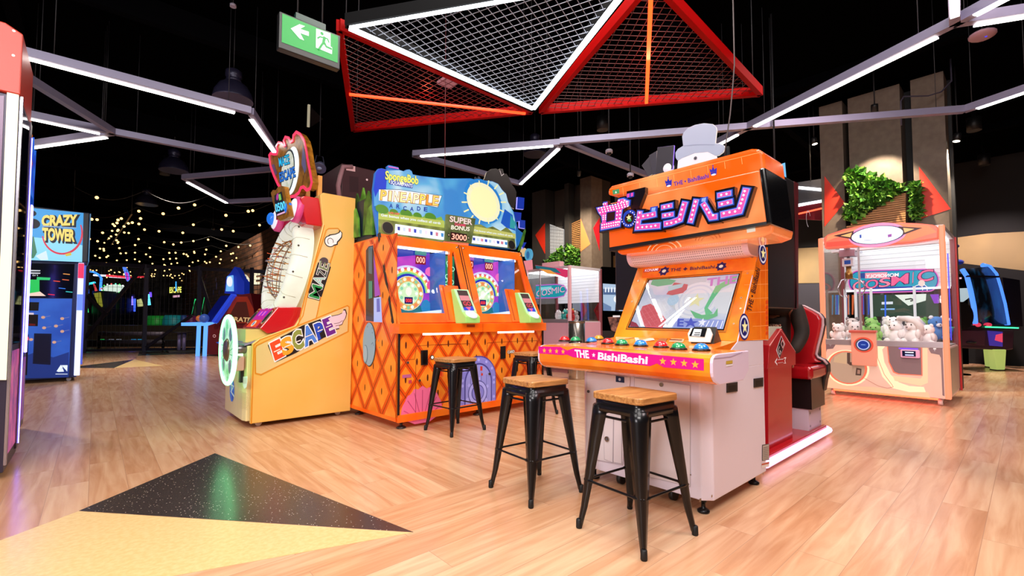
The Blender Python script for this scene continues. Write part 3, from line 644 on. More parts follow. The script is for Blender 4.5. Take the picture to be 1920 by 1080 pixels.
# ================================================================ orange and white button game
def button_game():
    t = Th('arcade_cabinet', 'orange and white button arcade cabinet with raised pink katakana marquee', 'arcade machine', (2.64, 1.25, 0))
    WH = m('#e6dcea', .32, coat=.3); PK = m('#e2cfe6', .35, coat=.2); BKM = m('#101012', .35)
    OR = noisy('#f0650c', '#ff9a22', 3.2, r=.22, coat=.5); ORE = noisy('#f45c06', '#ffb878', 1.5, r=.2, e=.7, coat=.6, p0=.46, p1=.80)  # pale blotches in ORE imitate glow and highlights on the marquee
    W = .95
    b0, b1 = t.Y(1383, 640, 0), t.Y(1419, 482, 0)
    # lower body with chamfered front edges
    mb = MB(); mb.prism([(0, .05, .085), (.05, 0, .085), (.845, 0, .085), (.845, W, .085), (.05, W, .085), (0, W-.05, .085)], (0, 0, .74), WH); mb.build('body', t, bev=.006)
    mb = MB(); mb.prism([(.06, .0, .82), (.845, 0, .82), (.845, 0, 1.78), (b1.x, 0, 1.78), (b1.x, 0, b1.z), (b0.x, 0, b0.z)], (0, W, 0), WH); mb.build('upper_body', t, bev=.005)
    # front service doors and details, on the plane x = 0
    F = Art(t, (-.0005, W/2, .4), (0, -1, 0), (0, 0, 1)).crop(1060, 680, 3.6)
    def door(name, pts, extra, h=.006):
        A = Art(t, (-.0005, W/2, .4), (0, -1, 0), (0, 0, 1)).crop(1060, 680, 3.6)
        A.slab(pts, m('#e4dadf', .35), h); A.stroke(pts, .0035, m('#b5aab4', .5), h/.0012+.4, closed=True); extra(A); return A.build(name, t)
    CHR = m('#a8a6ac', .2, 1.0)
    door('service_door', [(148, 62), (440, 98), (440, 130), (390, 690), (150, 640)], lambda A: (A.slab([(348, 88), (402, 96), (402, 135), (348, 128)], m('#1d2f55', .3), .008, 4), A.ell((375, 112), -1, 10, m('#b9c7e0', .3), 12), A.ell((163, 193), -1, 10, CHR, 7, h=.006)))
    door('coin_door', [(262, 360), (330, 372), (326, 672), (270, 650)], lambda A: (A.ell((290, 513), -1, 18, CHR, 9, h=.008), A.ell((290, 513), -1, 8, m('#5a585e', .3), 17)), .010)
    door('cash_door', [(334, 377), (386, 387), (386, 680), (330, 670)], lambda A: (A.slab([(318, 303), (378, 312), (378, 330), (318, 322)], m('#3a5ab0', .3), .005, 6),), .010)
    door('access_panel', [(470, 102), (846, 152), (846, 835), (450, 742)], lambda A: (A.ell((655, 147), -1, 14, CHR, 7, h=.008), A.ell((850, 755), -1, 5, CHR, 7)))
    # levelling feet
    for x, y in ((.06, .07), (.78, .06), (.06, W-.08), (.78, W-.08)):
        mb = MB(); mb.lathe((x, y, 0), [(.034, 0), (.036, .012), (.026, .02), (.012, .026), (.012, .06), (.02, .062), (.02, .088)], m('#2a2a2c', .3, .7), 14); mb.build('levelling_foot', t)
    for y in (.28, W-.28):
        mb = MB(); mb.lathe((.10, y-.015, .04), [(.04, 0), (.04, .03)], m('#1a1a1a', .5), 16, axis=(0, 1, 0)); mb.box(.08, .12, y-.02, y+.02, .06, .09, m('#555', .4, .8)); mb.build('caster', t)
    # right side: recessed handles, orange side artwork, rating plates
    S = Art(t, (.4, -.0005, .5), (1, 0, 0), (0, 0, 1))
    for pts in ([(1087, 140), (1158, 130), (1158, 193), (1087, 203)], [(1270, 108), (1332, 100), (1332, 160), (1270, 168)]):
        A = Art(t, (.4, -.0005, .5), (1, 0, 0), (0, 0, 1)).crop(1060, 680, 3.6); A.slab(pts, m('#1b1a1e', .4), .005); c = [sum(p[0] for p in pts)/4, sum(p[1] for p in pts)/4]
        A.poly([((p[0]-c[0])*.72+c[0], (p[1]-c[1])*.6+c[1]+3) for p in pts], m('#050506', .5), 5); A.build('recessed_handle', t)
    A = S.crop(1060, 680, 3.6)
    A.poly([(1327, 555), (1375, 545), (1375, 655), (1327, 663)], m('#4a4440', .5)); A.poly([(1330, 560), (1372, 550), (1372, 650), (1330, 658)], m('#b9b0a6', .5), 2)
    for k in range(7): A.stroke([(1334, 575+k*12), (1367, 567+k*12)], .003, m('#6a6058', .5), 3)
    A.poly([(1323, 680), (1374, 668), (1374, 700), (1323, 712)], m('#efe6e0', .5)); A.poly([(1323, 682), (1374, 670), (1374, 680), (1323, 692)], m('#c8573a', .5), 2)
    A.ell((986, 900), -1, 10, CHR, 2); A.ell((1332, 750), -1, 8, CHR, 2); A.poly([(903, 918), (916, 914), (916, 938), (903, 944)], m('#7a6248', .4), 1)
    A.build('rating_plates', t)
    A = Art(t, (.4, -.0005, .5), (1, 0, 0), (0, 0, 1)).crop(1150, 460, 5.4)
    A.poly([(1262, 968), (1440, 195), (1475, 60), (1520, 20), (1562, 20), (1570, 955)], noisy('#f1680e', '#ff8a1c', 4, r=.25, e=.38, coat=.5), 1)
    ln = m('#ffb060', .4, e=.5)
    for k in range(6): A.stroke([(1300+ (k%2)*20+ (5-k)*22, 960-k*140), (1566, 952-k*140)], .002, ln, 2)
    for x in (1480, 1535): A.stroke([(x, 70), (x+10, 955)], .002, ln, 2)
    for k in range(7): A.poly([(1538, 560+k*52), (1562, 556+k*52), (1562, 590+k*52), (1538, 594+k*52)], m('#d9480a', .4, e=.3), 3)
    NV = m('#1a1a70', .35, e=.25)
    for c, rb in (((1318, 825), 135), ((1505, 85), 112)):
        A.ell(c, -.95, rb, NV, 4); A.ell(c, -.95, rb*.86, m('#e8e4f0', .4, e=.5), 5, rin=.80); A.ell(c, -.95, rb*.62, NV, 6); A.star(c, rb*.56, m('#f2e3a0', .4, e=.7), 7)
    A.text('THE • BishiBashi', (1386, 676), (1478, 245), (1342, 655), m('#3a1220', .4), 5, off=.02)
    A.build('side_artwork', t)
    # control deck with rounded front
    y0, y1 = -.185, 1.035
    pr = [(.02, .80), (-.27, .80), (-.315, .818), (-.34, .845), (-.346, .865), (-.346, .915), (-.338, .938), (-.315, .952), (-.28, .957), (.10, .957), (.10, .85)]
    mb = MB(); mb.prism([(x, y0+.012, z) for x, z in pr], (0, y1-y0-.024, 0), OR); mb.build('control_deck', t)
    for ya, yb in ((y0-.004, y0+.012), (y1-.012, y1+.004)):
        mb = MB(); mb.prism([(x, ya, z) for x, z in pr], (0, yb-ya, 0), PK); mb.build('deck_end_cap', t, bev=.004)
    mb = MB(); mb.prism([(.08, .003, .945), (.08, .003, .9575), (b0.x, .003, b0.z+.002), (b0.x, .003, b0.z-.05)], (0, W-.006, 0), OR); mb.build('instruction_deck', t)
    A = Art(t, (0, y0-.0045, .9), (1, 0, 0), (0, 0, 1)).crop(1000, 600, 4.571); A.poly([(1650, 352), (1706, 345), (1706, 372), (1650, 380)], m('#c9a93a', .4)); A.poly([(1650, 384), (1706, 376), (1706, 390), (1650, 398)], m('#f2eef4', .4)); A.stroke([(1545, 330), (1690, 315), (1790, 275)], .004, m('#b9a2c0', .4), 1); A.build('end_label', t)
    D = Art(t, (-.3465, .47, .9), (0, -1, 0), (0, 0, 1)).crop(1000, 600, 4.571)
    MG = m('#e0108a', .3, e=.55); GD = m('#ffb63a', .35, e=.6); WT = m('#fff0fa', .35, e=.75)
    D.poly([(44, 226), (230, 230), (290, 262), (350, 240), (900, 285), (1462, 335), (1462, 434), (1120, 405), (1060, 372), (1000, 395), (340, 318), (290, 296), (240, 300), (48, 285)], MG, 1)
    D.text('THE', (365, 317), (480, 326), (358, 256), WT, 3, off=.035); D.star((520, 301), 21, WT, 3); D.text('BishiBashi', (558, 336), (977, 376), (562, 279), WT, 3, off=.035)
    for x, y, r in ((97, 262, 24), (148, 264, 24), (202, 268, 24), (258, 271, 24), (1112, 353, 34), (1203, 360, 34), (1295, 370, 34), (1390, 382, 36)): D.star((x, y), r, GD, 3)
    D.build('front_lettering', t)
    # dome buttons
    cols = {'r': '#e2222a', 'g': '#0f9a5a', 'b': '#1d86d8', 'y': '#f0a62a'}
    names = {'r': 'red', 'g': 'green', 'b': 'blue', 'y': 'amber'}
    for x, y, c in ((268, 183, 'r'), (362, 188, 'g'), (500, 196, 'b'), (562, 172, 'y'), (640, 206, 'r'), (760, 217, 'g'), (920, 226, 'b'), (985, 198, 'y'), (1095, 237, 'r'), (1245, 254, 'g'), (1440, 264, 'b'), (1452, 226, 'y')):
        p = t.Z(1000+x/4.571, 600+y/4.571, .957); mb = MB()
        mb.lathe((p.x, p.y, .957), [(.050, 0), (.050, .007), (.043, .012)], m('#241c18', .25, .3), 20); mb.build('button_collar', t)
        mb = MB(); mb.lathe((p.x, p.y, .965), [(.043, 0), (.041, .011), (.033, .024), (.019, .033), (.0005, .036)], m(cols[c], .12, e=.22, coat=1.0), 20); mb.build('dome_button', t, label=names[c]+' dome button')
    # instruction cards on the deck
    nz = V((-(b0.z-.957), 0, b0.x-.28)).normalized()
    A = Art(t, (.08, .47, .959), (0, -1, 0), (b0.x-.08, 0, b0.z+.002-.9575)).crop(1150, 460, 5.4)
    for pts, cc in (([(20, 915), (190, 890), (230, 930), (30, 965)], '#f0c890'), ([(200, 890), (360, 880), (420, 960), (230, 985)], '#f6e4d8'), ([(470, 935), (555, 935), (530, 975), (440, 972)], '#7a5a40'), ([(590, 945), (720, 948), (705, 980), (560, 975)], '#e6c8a0'), ([(250, 930), (380, 900), (400, 930), (270, 965)], '#e8a060')):
        A.poly(pts, m(cc, .3), 1)
    for k in range(3): A.stroke([(40, 925+k*14), (180, 905+k*14)], .004, m('#b8702a', .5), 2)
    A.poly([(575, 953), (700, 957), (694, 967), (566, 964)], m('#4a2a18', .4), 2)
    A.build('instruction_cards', t)
    # bezel and screen on the leaning plane
    uy = b1-b0
    mb = MB(); nn = V((-uy.z, 0, uy.x)).normalized()
    mb.prism([V((b0.x, 0.004, b0.z)), V((b1.x, .004, b1.z)), V((b1.x, W-.004, b1.z)), V((b0.x, W-.004, b0.z))], nn*.006, OR); mb.build('bezel', t)
    p0 = b0+nn*.0062+V((0, W/2, 0))
    A = Art(t, p0, (0, -1, 0), uy).crop(1150, 460, 5.4)
    A.poly([(300, 200), (1455, 118), (1420, 300), (290, 330)], noisy('#f0540c', '#ff8c1e', 5, r=.2, e=.5, coat=.6), 1)
    A.poly([(316, 245), (480, 232), (470, 262), (306, 276)], m('#c0222a', .4, e=.5), 2); A.text('KONAMI', (320, 270), (452, 258), (326, 245), WT, 3, off=.01)
    for cx, cy in ((515, 263), (1092, 215)):
        A.star((cx, cy), 46, m('#2a1a60', .4, e=.3), 2, n=7, inner=.72); A.ell((cx, cy), -1.1, 15, m('#f2dcc8', .4, e=.6), 3)
    A.text('THE ✦ BishiBashi', (578, 268), (1026, 235), (584, 236), m('#4a1458', .4, e=.2), 3, off=.02)
    for x, y in ((255, 360), (190, 570), (1295, 533), (1290, 640), (1220, 795), (1360, 285), (1410, 120), (1008, 152)): A.ell((x, y), -1, 10, m('#d8b48a', .25, .8), 2, n=12)
    A.stroke([(345, 340), (1300, 268), (1135, 876), (130, 848)], .010, m('#b06a20', .3, .6), 2, closed=True)
    A.build('bezel_artwork', t)
    A = Art(t, p0, (0, -1, 0), uy).crop(1150, 460, 5.4)
    SCR = [(352, 348), (1286, 284), (1122, 862), (146, 836)]
    A.poly(SCR, m('#0c0c10', .2), 2)
    inn = [(368, 356), (1272, 294), (1112, 850), (164, 826)]
    E_ = lambda h, s=.85: m(h, .5, e=s)
    A.poly(inn, noisy('#a9b8d6', '#cfd4dc', 4, r=.5, e=.62), 3)
    A.poly([(600, 342), (960, 316), (880, 560), (700, 720), (560, 600)], E_('#b9c3cc', .7), 4)
    A.ell((840, 560), -1, 175, E_('#d4d6de', .8), 5); A.ell((840, 560), -1, 150, E_('#c2c8d8', .75), 6, rin=.9); A.ell((840, 560), -1, 112, E_('#c8cedd', .75), 6, rin=.9); A.star((840, 565), 72, E_('#dcd9a8', .8), 7)
    A.poly([(268, 690), (300, 620), (380, 595), (450, 640), (540, 760), (500, 842), (330, 834), (285, 790)], E_('#c0515c', .7), 5)
    A.poly([(170, 826), (185, 770), (235, 790), (265, 830)], E_('#8a2a44', .6), 5)
    A.poly([(400, 352), (560, 342), (640, 360), (590, 400), (450, 420), (380, 400)], E_('#4fae8a', .7), 4)
    A.poly([(620, 380), (760, 400), (740, 480), (600, 510), (540, 500)], E_('#b0606a', .6), 5); A.poly([(560, 420), (720, 390), (700, 430), (560, 470)], E_('#9fc6cf', .7), 6)
    A.ell((610, 560), -1, 50, E_('#a9c4da', .8), 6)
    A.poly([(1040, 420), (1240, 310), (1268, 296), (1240, 370), (1100, 440), (1010, 560), (960, 640), (1010, 690), (940, 720), (925, 640)], E_('#5fb884', .75), 6)
    A.poly([(780, 660), (900, 710), (1020, 700), (1060, 640), (1060, 720), (960, 760), (830, 740)], E_('#5fb07c', .7), 6)
    A.poly([(1060, 480), (1210, 420), (1200, 560), (1150, 700), (1060, 690), (1020, 600)], E_('#cdd2da', .8), 5)
    A.text('THE', (950, 420), (1250, 385), (960, 345), E_('#b878c0', .75), 7, off=.03)
    A.poly([(650, 740), (1125, 760), (1110, 850), (600, 838)], E_('#8a9ad6', .7), 5)
    A.text('E★', (655, 825), (850, 830), (662, 740), E_('#3a4ab8', .7), 7, off=.03); A.star((905, 785), 42, E_('#dfe4f4', .8), 7)
    for k in range(5): A.stroke([(880+k*52, 848), (930+k*46, 770)], .006, E_('#eef0f8', .8), 7)
    A.build('screen', t)
    A = Art(t, p0, (0, -1, 0), uy).crop(1150, 460, 5.4); A.poly(inn, glass('#ffffff', .16), 12); A.build('screen_glass', t)
    # card reader
    p = t.Z(1150+880/5.4, 460+985/5.4, .985)
    A = Art(t, (p.x, p.y, p.z), (0, -1, 0), (.35, 0, 1)).crop(1150, 460, 5.4)
    A.slab([(762, 900), (790, 845), (985, 845), (1010, 905), (985, 985), (775, 980)], m('#e9e6da', .3, e=.12), .012); A.slab([(780, 925), (815, 845), (960, 848), (935, 935)], m('#101216', .2), .004, 11); A.poly([(805, 925), (830, 855), (910, 858), (892, 930)], m('#dfe6ea', .3, e=.8), 15)
    A.stroke([(830, 915), (890, 915)], .006, m('#333', .4), 16); A.stroke([(838, 895), (895, 895)], .006, m('#333', .4), 16)
    rd = A.build('card_reader', t)
    mb = MB(); mb.prism([V((p.x+.005, p.y+.07, p.z-.025)), V((p.x+.06, p.y+.07, p.z+.1)), V((p.x+.13, p.y+.07, p.z-.0))], (0, -.15, 0), m('#2a2824', .4)); mb.build('reader_mount', t)
    # speaker roll
    c = V((.69, 0, 1.655)); mb = MB()
    pts = [(c.x+.085*math.cos(a), .02, c.z+.085*math.sin(a)) for a in [pi/2 + pi*k/14 for k in range(15)]] + [(b1.x+.02, .02, b1.z), (b1.x+.06, .02, 1.76)]
    mesh = bpy.data.materials.new('perforated_metal'); mesh.use_nodes = True; n, l = nodes(mesh); tc = n.new('ShaderNodeTexCoord'); mp = n.new('ShaderNodeMapping'); mp.inputs['Scale'].default_value = (1, 1, 1)
    vo = n.new('ShaderNodeTexVoronoi'); vo.inputs['Scale'].default_value = 62; vo.inputs['Randomness'].default_value = 0; cr = n.new('ShaderNodeValToRGB'); cr.color_ramp.elements[0].position = .3; cr.color_ramp.elements[1].position = .36
    cr.color_ramp.elements[0].color = (*lin('#94828e'), 1); cr.color_ramp.elements[1].color = (*lin('#eadbe4'), 1)
    l.new(tc.outputs['Object'], mp.inputs[0]); l.new(mp.outputs[0], vo.inputs['Vector']); l.new(vo.outputs['Distance'], cr.inputs[0]); l.new(cr.outputs[0], n['Principled BSDF'].inputs['Base Color']); n['Principled BSDF'].inputs['Roughness'].default_value = .4
    mb.prism(pts, (0, W-.04, 0), mesh); mb.build('speaker_grille', t)
    for ya in (-.002, W-.038):
        mb = MB(); mb.prism([(x-.004 if x < c.x else x, ya, z) for x, y, z in pts], (0, .04, 0), PK); mb.build('grille_end_cap', t, bev=.004)
    # marquee: three tiers
    def tier(name, pts, x, x1, mat, bev=.012):
        q = [t.X(u, v, x) for u, v in pts]; mb = MB(); mb.prism(q, (x1-x, 0, 0), mat); return mb.build(name, t, bev=bev, seg=3)
    tier('marquee_top', [(1139, 366), (1140, 354), (1146, 348), (1408, 278), (1422, 278), (1431, 287), (1436, 332)], .43, .80, ORE, .02)
    tier('marquee_lower', [(1155, 463), (1158, 474), (1164, 477), (1428, 444), (1448, 436), (1451, 420)], .44, .80, ORE, .012)
    tier('marquee_face', [(1140, 382), (1424, 319), (1437, 417), (1142, 466)], .40, .78, ORE, .01)
    a = t.X(1424, 320, .40); b = t.X(1438, 419, .40)
    mb = MB(); mb.prism([(.385, a.y, a.z+.012), (.385, b.y, b.z-.012), (.385, b.y-.035, b.z-.012), (.385, a.y-.035, a.z+.012)], (.39, 0, 0), m('#0c0c0e', .15, coat=.8)); o = mb.build('side_speaker', t, bev=.012)
    A = Art(t, (.5, min(a.y, b.y)-.036, 1.9), (1, 0, 0), (0, 0, 1)); A.ell((.575, -.06), .05, .06, m('#c9c9d2', .3), 1, px=False, rin=.86, a0=.5, a1=4.6); A.build('speaker_ring', t)
    mb = MB(); q = [t.X(u, v, .395) for u, v in ((1142, 464), (1438, 415), (1439, 421), (1143, 471))]; mb.prism(q, (.1, 0, 0), BKM); mb.build('marquee_trim', t)
    A = Art(t, (.429, .4, 2), (0, -1, 0), (0, 0, 1)).crop(1110, 220, 4.153)
    NB = m('#1a20a0', .35, e=.45)
    A.text('THE • BishiBashi', (640, 536), (912, 470), (636, 505), NB, 2, off=.02)
    def crown(cx, cy, s):
        A.poly([(cx-24*s, cy-8*s), (cx-30*s, cy-38*s), (cx-14*s, cy-26*s), (cx-3*s, cy-56*s), (cx+9*s, cy-30*s), (cx+26*s, cy-46*s), (cx+26*s, cy-12*s)], NB, 2); A.poly([(cx-22*s, cy-6*s), (cx+26*s, cy-12*s), (cx+24*s, cy+10*s), (cx-18*s, cy+16*s)], NB, 2)
        A.ell((cx+3*s, cy+10*s), -2.6, 7*s, WT, 3); A.ell((cx-3*s, cy-60*s), -1, 5*s, NB, 2)
    crown(597, 525, .95); crown(946, 437, 1.0)
    A.poly([(160, 568), (213, 556), (215, 592), (165, 602)], m('#3f8a58', .4, e=.5), 2); A.poly([(188, 572), (197, 590), (180, 592)], m('#cfe8d4', .4, e=.7), 3)
    gl = m('#ffb86a', .3, e=.65)
    for k in range(8): A.stroke([(240+k*132, 545-k*33), (246+k*132, 610-k*35)], .0022, gl, 1)
    A.stroke([(140, 560), (1330, 268)], .0022, gl, 1)
    A.build('marquee_top_lettering', t)
    A = Art(t, (.439, .4, 1.74), (0, -1, 0), (0, 0, 1)).crop(1110, 220, 4.153); A.poly([(1205, 868), (1272, 855), (1274, 888), (1208, 900)], m('#f0ead8', .4, e=.6), 2)
    for r in (50, 75, 100): A.ell((560, 1045), -1.5, r, m('#ffc89a', .4, e=.6), 1, rin=.93, a0=.2, a1=2.9); A.ell((900, 965), -1.3, r*.8, m('#d8601a', .4, e=.5), 1, rin=.93, a0=.2, a1=2.9)
    A.build('marquee_lower_artwork', t)
    # raised katakana logo
    A = Art(t, (.399, .4, 1.9), (0, -1, 0), (0, 0, 1)).crop(1120, 330, 6.194)
    a0_, a1_ = A.q(500, 300), A.q(550, 300); K = abs(a1_[0]-a0_[0])/50
    BLK2 = m('#0b0b12', .2, coat=.6); BL = m('#1f3fae', .3, e=.55); LB = m('#8aa8f0', .35, e=.8); PNK = m('#f04aa8', .35, e=.8); BULB = m('#ffe6f2', .3, e=1.5)
    H1, H2, H3 = .048, .052, .054
    def glyph(lines, bulbs, wd=46):
        for pts in lines:
            A.stroke(pts, (wd+70)*K, BLK2, 0, h=.046, cap=(30*K)); A.stroke(pts, (wd+30)*K, BL, 38, h=.004, cap=14*K); A.stroke(pts, (wd+12)*K, LB, 42, h=.002, cap=5*K); A.stroke(pts, wd*K, PNK, 44, h=.002)
        for (x, y) in bulbs: bulb(x, y)
    def bulb(x, y, r=10):
        q = A.q(x, y); A.mb.ball(A.P(q[0], q[1], 46), (r*K, r*K, r*K), BULB, 8, 5)
    ZA = [(45, 385), (118, 370), (122, 328), (165, 322), (168, 362), (272, 345), (285, 292), (345, 280), (385, 300), (412, 305), (405, 365), (332, 400), (305, 590), (90, 632), (95, 555), (108, 550), (100, 480), (70, 445)]
    c0 = (230, 455)
    grow = lambda pts, k, dx=0, dy=0: [(c0[0]+(x-c0[0])*k+dx, c0[1]+(y-c0[1])*k+dy) for x, y in pts]
    A.slab(grow(ZA, 1.20), BLK2, .046); A.slab(grow(ZA, 1.11), BL, .004, 38); A.slab(grow(ZA, 1.04), LB, .002, 42); A.slab(ZA, PNK, .002, 44)
    hole = [(162, 440), (256, 424), (250, 520), (156, 545)]; A.slab([(155, 432), (263, 416), (257, 528), (148, 553)], BL, .0005, 46); A.slab(hole, BLK2, .0006, 46.5)
    for r in range(3):
        for k in range(11):
            if r != 1 or k > 0: bulb(65+k*32+r*8, 390+r*24-k*7.5, 8)
    for r in range(4):
        for k in range(2): bulb(118+k*26, 340+r*0-k*3+ (0 if r == 0 else 110+r*22), 7); bulb(280+k*36-r*4, 425-k*6+r*42, 8)
    for r in range(2):
        for k in range(8): bulb(105+k*26, 580-k*5+r*30, 8)
    for k in range(4): bulb(300+k*32, 300+(k % 2)*14, 8)
    A.slab([(375, 190), (590, 140), (590, 200), (520, 380), (430, 400), (380, 290)], BLK2, .040)
    for cx, cy in ((405, 238), (447, 228)): A.slab([(cx-20, cy-18), (cx+20, cy-28), (cx+18, cy+24), (cx-22, cy+34)], BL, .006, 36); A.slab([(cx-12, cy-14), (cx+12, cy-20), (cx+10, cy+18), (cx-14, cy+24)], PNK, .003, 41)
    A.ell((410, 505), -1.0, 112, BLK2, 0, h=.042); A.ell((410, 505), -1, 100, BL, 37); A.ell((410, 505), -1, 62, BLK2, 38); A.star((407, 492), 38, m('#f0e2a0', .3, e=.9), 40); A.poly([(385, 510), (430, 495), (440, 535), (400, 542)], m('#1f8a4a', .3, e=.5), 39)
    for k in range(13): bulb(410+82*math.cos(-1.3+k*.36), 505+82*math.sin(-1.3+k*.36), 5)
    glyph([[(540, 425), (525, 520), (512, 608), (640, 598), (770, 588)], [(545, 490), (640, 472), (722, 452)]], [(540, 440), (526, 495), (515, 550), (519, 610), (570, 606), (620, 602), (672, 598), (722, 588), (580, 480), (634, 470), (688, 460)])
    A.slab([(660, 375), (745, 360), (735, 430), (650, 440)], BL, .006, 38); A.slab([(678, 385), (722, 377), (716, 418), (673, 424)], LB, .002, 43)
    glyph([[(790, 380), (912, 355)], [(800, 476), (925, 456)]], [(825, 374), (876, 364), (835, 470), (886, 462)], 34)
    glyph([[(1062, 318), (1032, 420), (1005, 515), (900, 555), (820, 570)]], [(1042, 348), (1028, 405), (1014, 462), (1000, 517), (960, 545), (906, 556), (856, 566)])
    glyph([[(1192, 292), (1165, 400), (1122, 552)], [(1268, 330), (1310, 400), (1362, 495), (1430, 485)]], [(1186, 315), (1170, 362), (1158, 413), (1147, 465), (1134, 517), (1290, 357), (1314, 402), (1342, 440), (1388, 470)], 40)
    A.slab([(1240, 270), (1325, 252), (1318, 320), (1232, 330)], BL, .006, 38); A.slab([(1258, 277), (1305, 267), (1299, 308), (1252, 315)], LB, .002, 43)
    glyph([[(1440, 245), (1590, 215)], [(1452, 348), (1605, 312)]], [(1482, 238), (1543, 226), (1490, 342), (1558, 326)], 34)
    glyph([[(1770, 165), (1728, 300), (1690, 420), (1580, 445), (1478, 466)]], [(1740, 240), (1726, 290), (1708, 335), (1690, 390), (1642, 428), (1578, 437), (1512, 449), (1752, 195)])
    A.build('katakana_logo', t)
button_game()

# points where added tubes would reflect as the bright V in the game screen
def vtubes():
    t = Fr((2.64, 1.25, 0)); b0, b1 = t.Y(1383, 640, 0), t.Y(1419, 482, 0); uy = (b1-b0); n = V((-uy.z, 0, uy.x)).normalized()
    def mirror(u, v, z):
        p = t.hit(u, v, b0+n*.02, n); d = (p-t.o).normalized(); r = d-2*d.dot(n)*n; return t.M @ (p+r*((z-p.z)/r.z))
    return [mirror(u, v, LZ) for u, v in ((1206, 518), (1250, 617), (1318, 526))]
VT = vtubes()
# ================================================================ property racing game behind it: tower, seat, player
def racer():
    t = Th('arcade_cabinet', 'red seated arcade cabinet with black screen tower, GO arrow and top hat sign', 'arcade machine', (3.9, 1.40, 0))
    RD = m('#b3121c', .3, coat=.4); RDD = m('#8c0d16', .35, coat=.3); BK = m('#0b0a0c', .4)
    # platform with glowing edge tube
    mb = MB(); mb.box(-.20, 1.48, -.035, 1.4, .02, .10, RD); mb.build('platform', t, bev=.01)
    mb = MB(); mb.tube([(-.18, -.06, .06), (1.46, -.06, .06), (1.50, -.04, .06), (1.505, .5, .06)], .028, m('#ffc6f0', .4, e=1.6), 8); mb.build('edge_light_tube', t)
    # GO pillar: house shaped head over a red body
    S = .02
    q = lambda pts, y=S: [t.Y(u, v, y) for u, v in pts]
    hd = q([(1443, 648), (1466, 616), (1492, 660), (1492, 684), (1440, 692)]); mb = MB(); mb.prism(hd, (0, .35, 0), RD); mb.build('pillar_head', t, bev=.004)
    bd = q([(1440, 692), (1484, 684), (1486, 838), (1441, 868)]); mb = MB(); mb.prism(bd, (0, .3, 0), RD); mb.build('pillar', t)
    A = Art(t, (0, S-.0008, .8), (1, 0, 0), (0, 0, 1)).crop(1430, 560, 7.715)
    Wt, Bk = m('#f2e6e6', .4, e=.25), m('#141014', .4)
    A.stroke([(104, 690), (250, 436), (474, 768)], .004, m('#f0c8c0', .4), 1)
    dm = [(268, 535), (322, 655), (242, 868), (194, 745)]; A.poly(dm, Wt, 1); c = (257, 700); A.poly([((x-c[0])*.9+c[0], (y-c[1])*.93+c[1]) for x, y in dm], Bk, 2)
    A.stroke([(272, 585), (300, 655), (280, 715), (258, 640)], .012, m('#b3121c', .4), 3, closed=True); A.stroke([(278, 600), (302, 655), (282, 712), (256, 650)], .005, Wt, 4, closed=True)
    A.stroke([(236, 690), (214, 745), (238, 810), (254, 768), (238, 750)], .006, Wt, 4)
    ar = [(172, 915), (208, 855), (206, 882), (300, 868), (310, 850), (338, 848), (322, 895), (334, 938), (300, 936), (298, 922), (208, 935), (210, 965)]
    A.poly(ar, Wt, 1); c = (255, 905); A.poly([((x-c[0])*.84+c[0], (y-c[1])*.74+c[1]) for x, y in ar], m('#b3121c', .4), 2)
    A.build('go_sign', t)
    mb = MB(); mb.prism([t.Y(u, v, .06) for u, v in ((1440, 612), (1466, 612), (1443, 650), (1440, 650))], (0, .28, 0), m('#cfd8c4', .5)); mb.build('side_dashboard', t)
    # black tower
    a, b = t.Y(1489, 340, S), t.Y(1489, 580, S); x1 = a.x
    mb = MB(); mb.box(-.12, x1, S, 1.3, b.z, a.z, BK); mb.build('screen_tower', t, bev=.012)
    mb = MB(); mb.prism(q([(1489, 340), (1497, 344), (1497, 578), (1489, 580)]), (0, 1.2, 0), m('#4a0f16', .4)); mb.build('tower_edge_trim', t)
    mb = MB(); mb.box(.02, .34, .42, 1.1, .1, b.z+.01, BK); mb.build('tower_column', t)
    # top hat and card cut-outs on top of the tower
    X = .1
    def cut(name, pts, mat, x=X, th=.018, edge=None, lab=None, bev=.004):
        p = [t.X(u, v, x) for u, v in pts]; mb = MB(); mb.prism(p, (th, 0, 0), mat, edge); return mb.build(name, t, label=lab, bev=bev)
    C = lambda pts: [(1110+x/4.153, 220+y/4.153) for x, y in pts]
    hat = [(708, 222), (700, 150), (712, 118), (745, 82), (800, 58), (870, 45), (940, 52), (966, 75), (972, 100), (960, 200), (1000, 205), (1030, 220), (1036, 242), (1020, 272), (985, 298), (960, 300), (900, 270), (800, 280), (700, 320), (668, 340), (650, 315), (648, 275), (668, 245)]
    cut('top_hat_sign', C(hat), m('#9ea6bc', .3, e=.28), edge=m('#f0e4d8', .4, e=.8), lab='pale grey top hat cut-out')
    cut('hat_base_disc', C([(668, 340), (700, 312), (760, 280), (850, 262), (920, 265), (970, 300), (990, 420), (660, 430)]), m('#e6d8e0', .35, e=.42), x=X+.002, th=.014)
    A = Art(t, (X-.0005, 1, 2.8), (0, -1, 0), (0, 0, 1)).crop(1110, 220, 4.153); A.ell((806, 318), -1, 14, m('#b9b4c4', .2, .8), 2); A.ell((806, 318), -1, 6, m('#77737f', .2, .8), 3); A.stroke([(712, 222), (800, 214), (880, 212), (955, 214)], .006, m('#878fa8', .4), 1); A.build('hat_fixing', t)
    cut('card_sign', C([(508, 234), (640, 216), (628, 400), (490, 460)]), m('#2c2a32', .4), x=X-.02, edge=m('#9a6aff', .4, e=1.0), lab='dark card cut-out with violet edge')
    cut('card_sign', C([(442, 296), (506, 258), (496, 440), (470, 450)]), m('#33313a', .4), x=X+.01, edge=m('#c9b8a8', .4, e=.5))
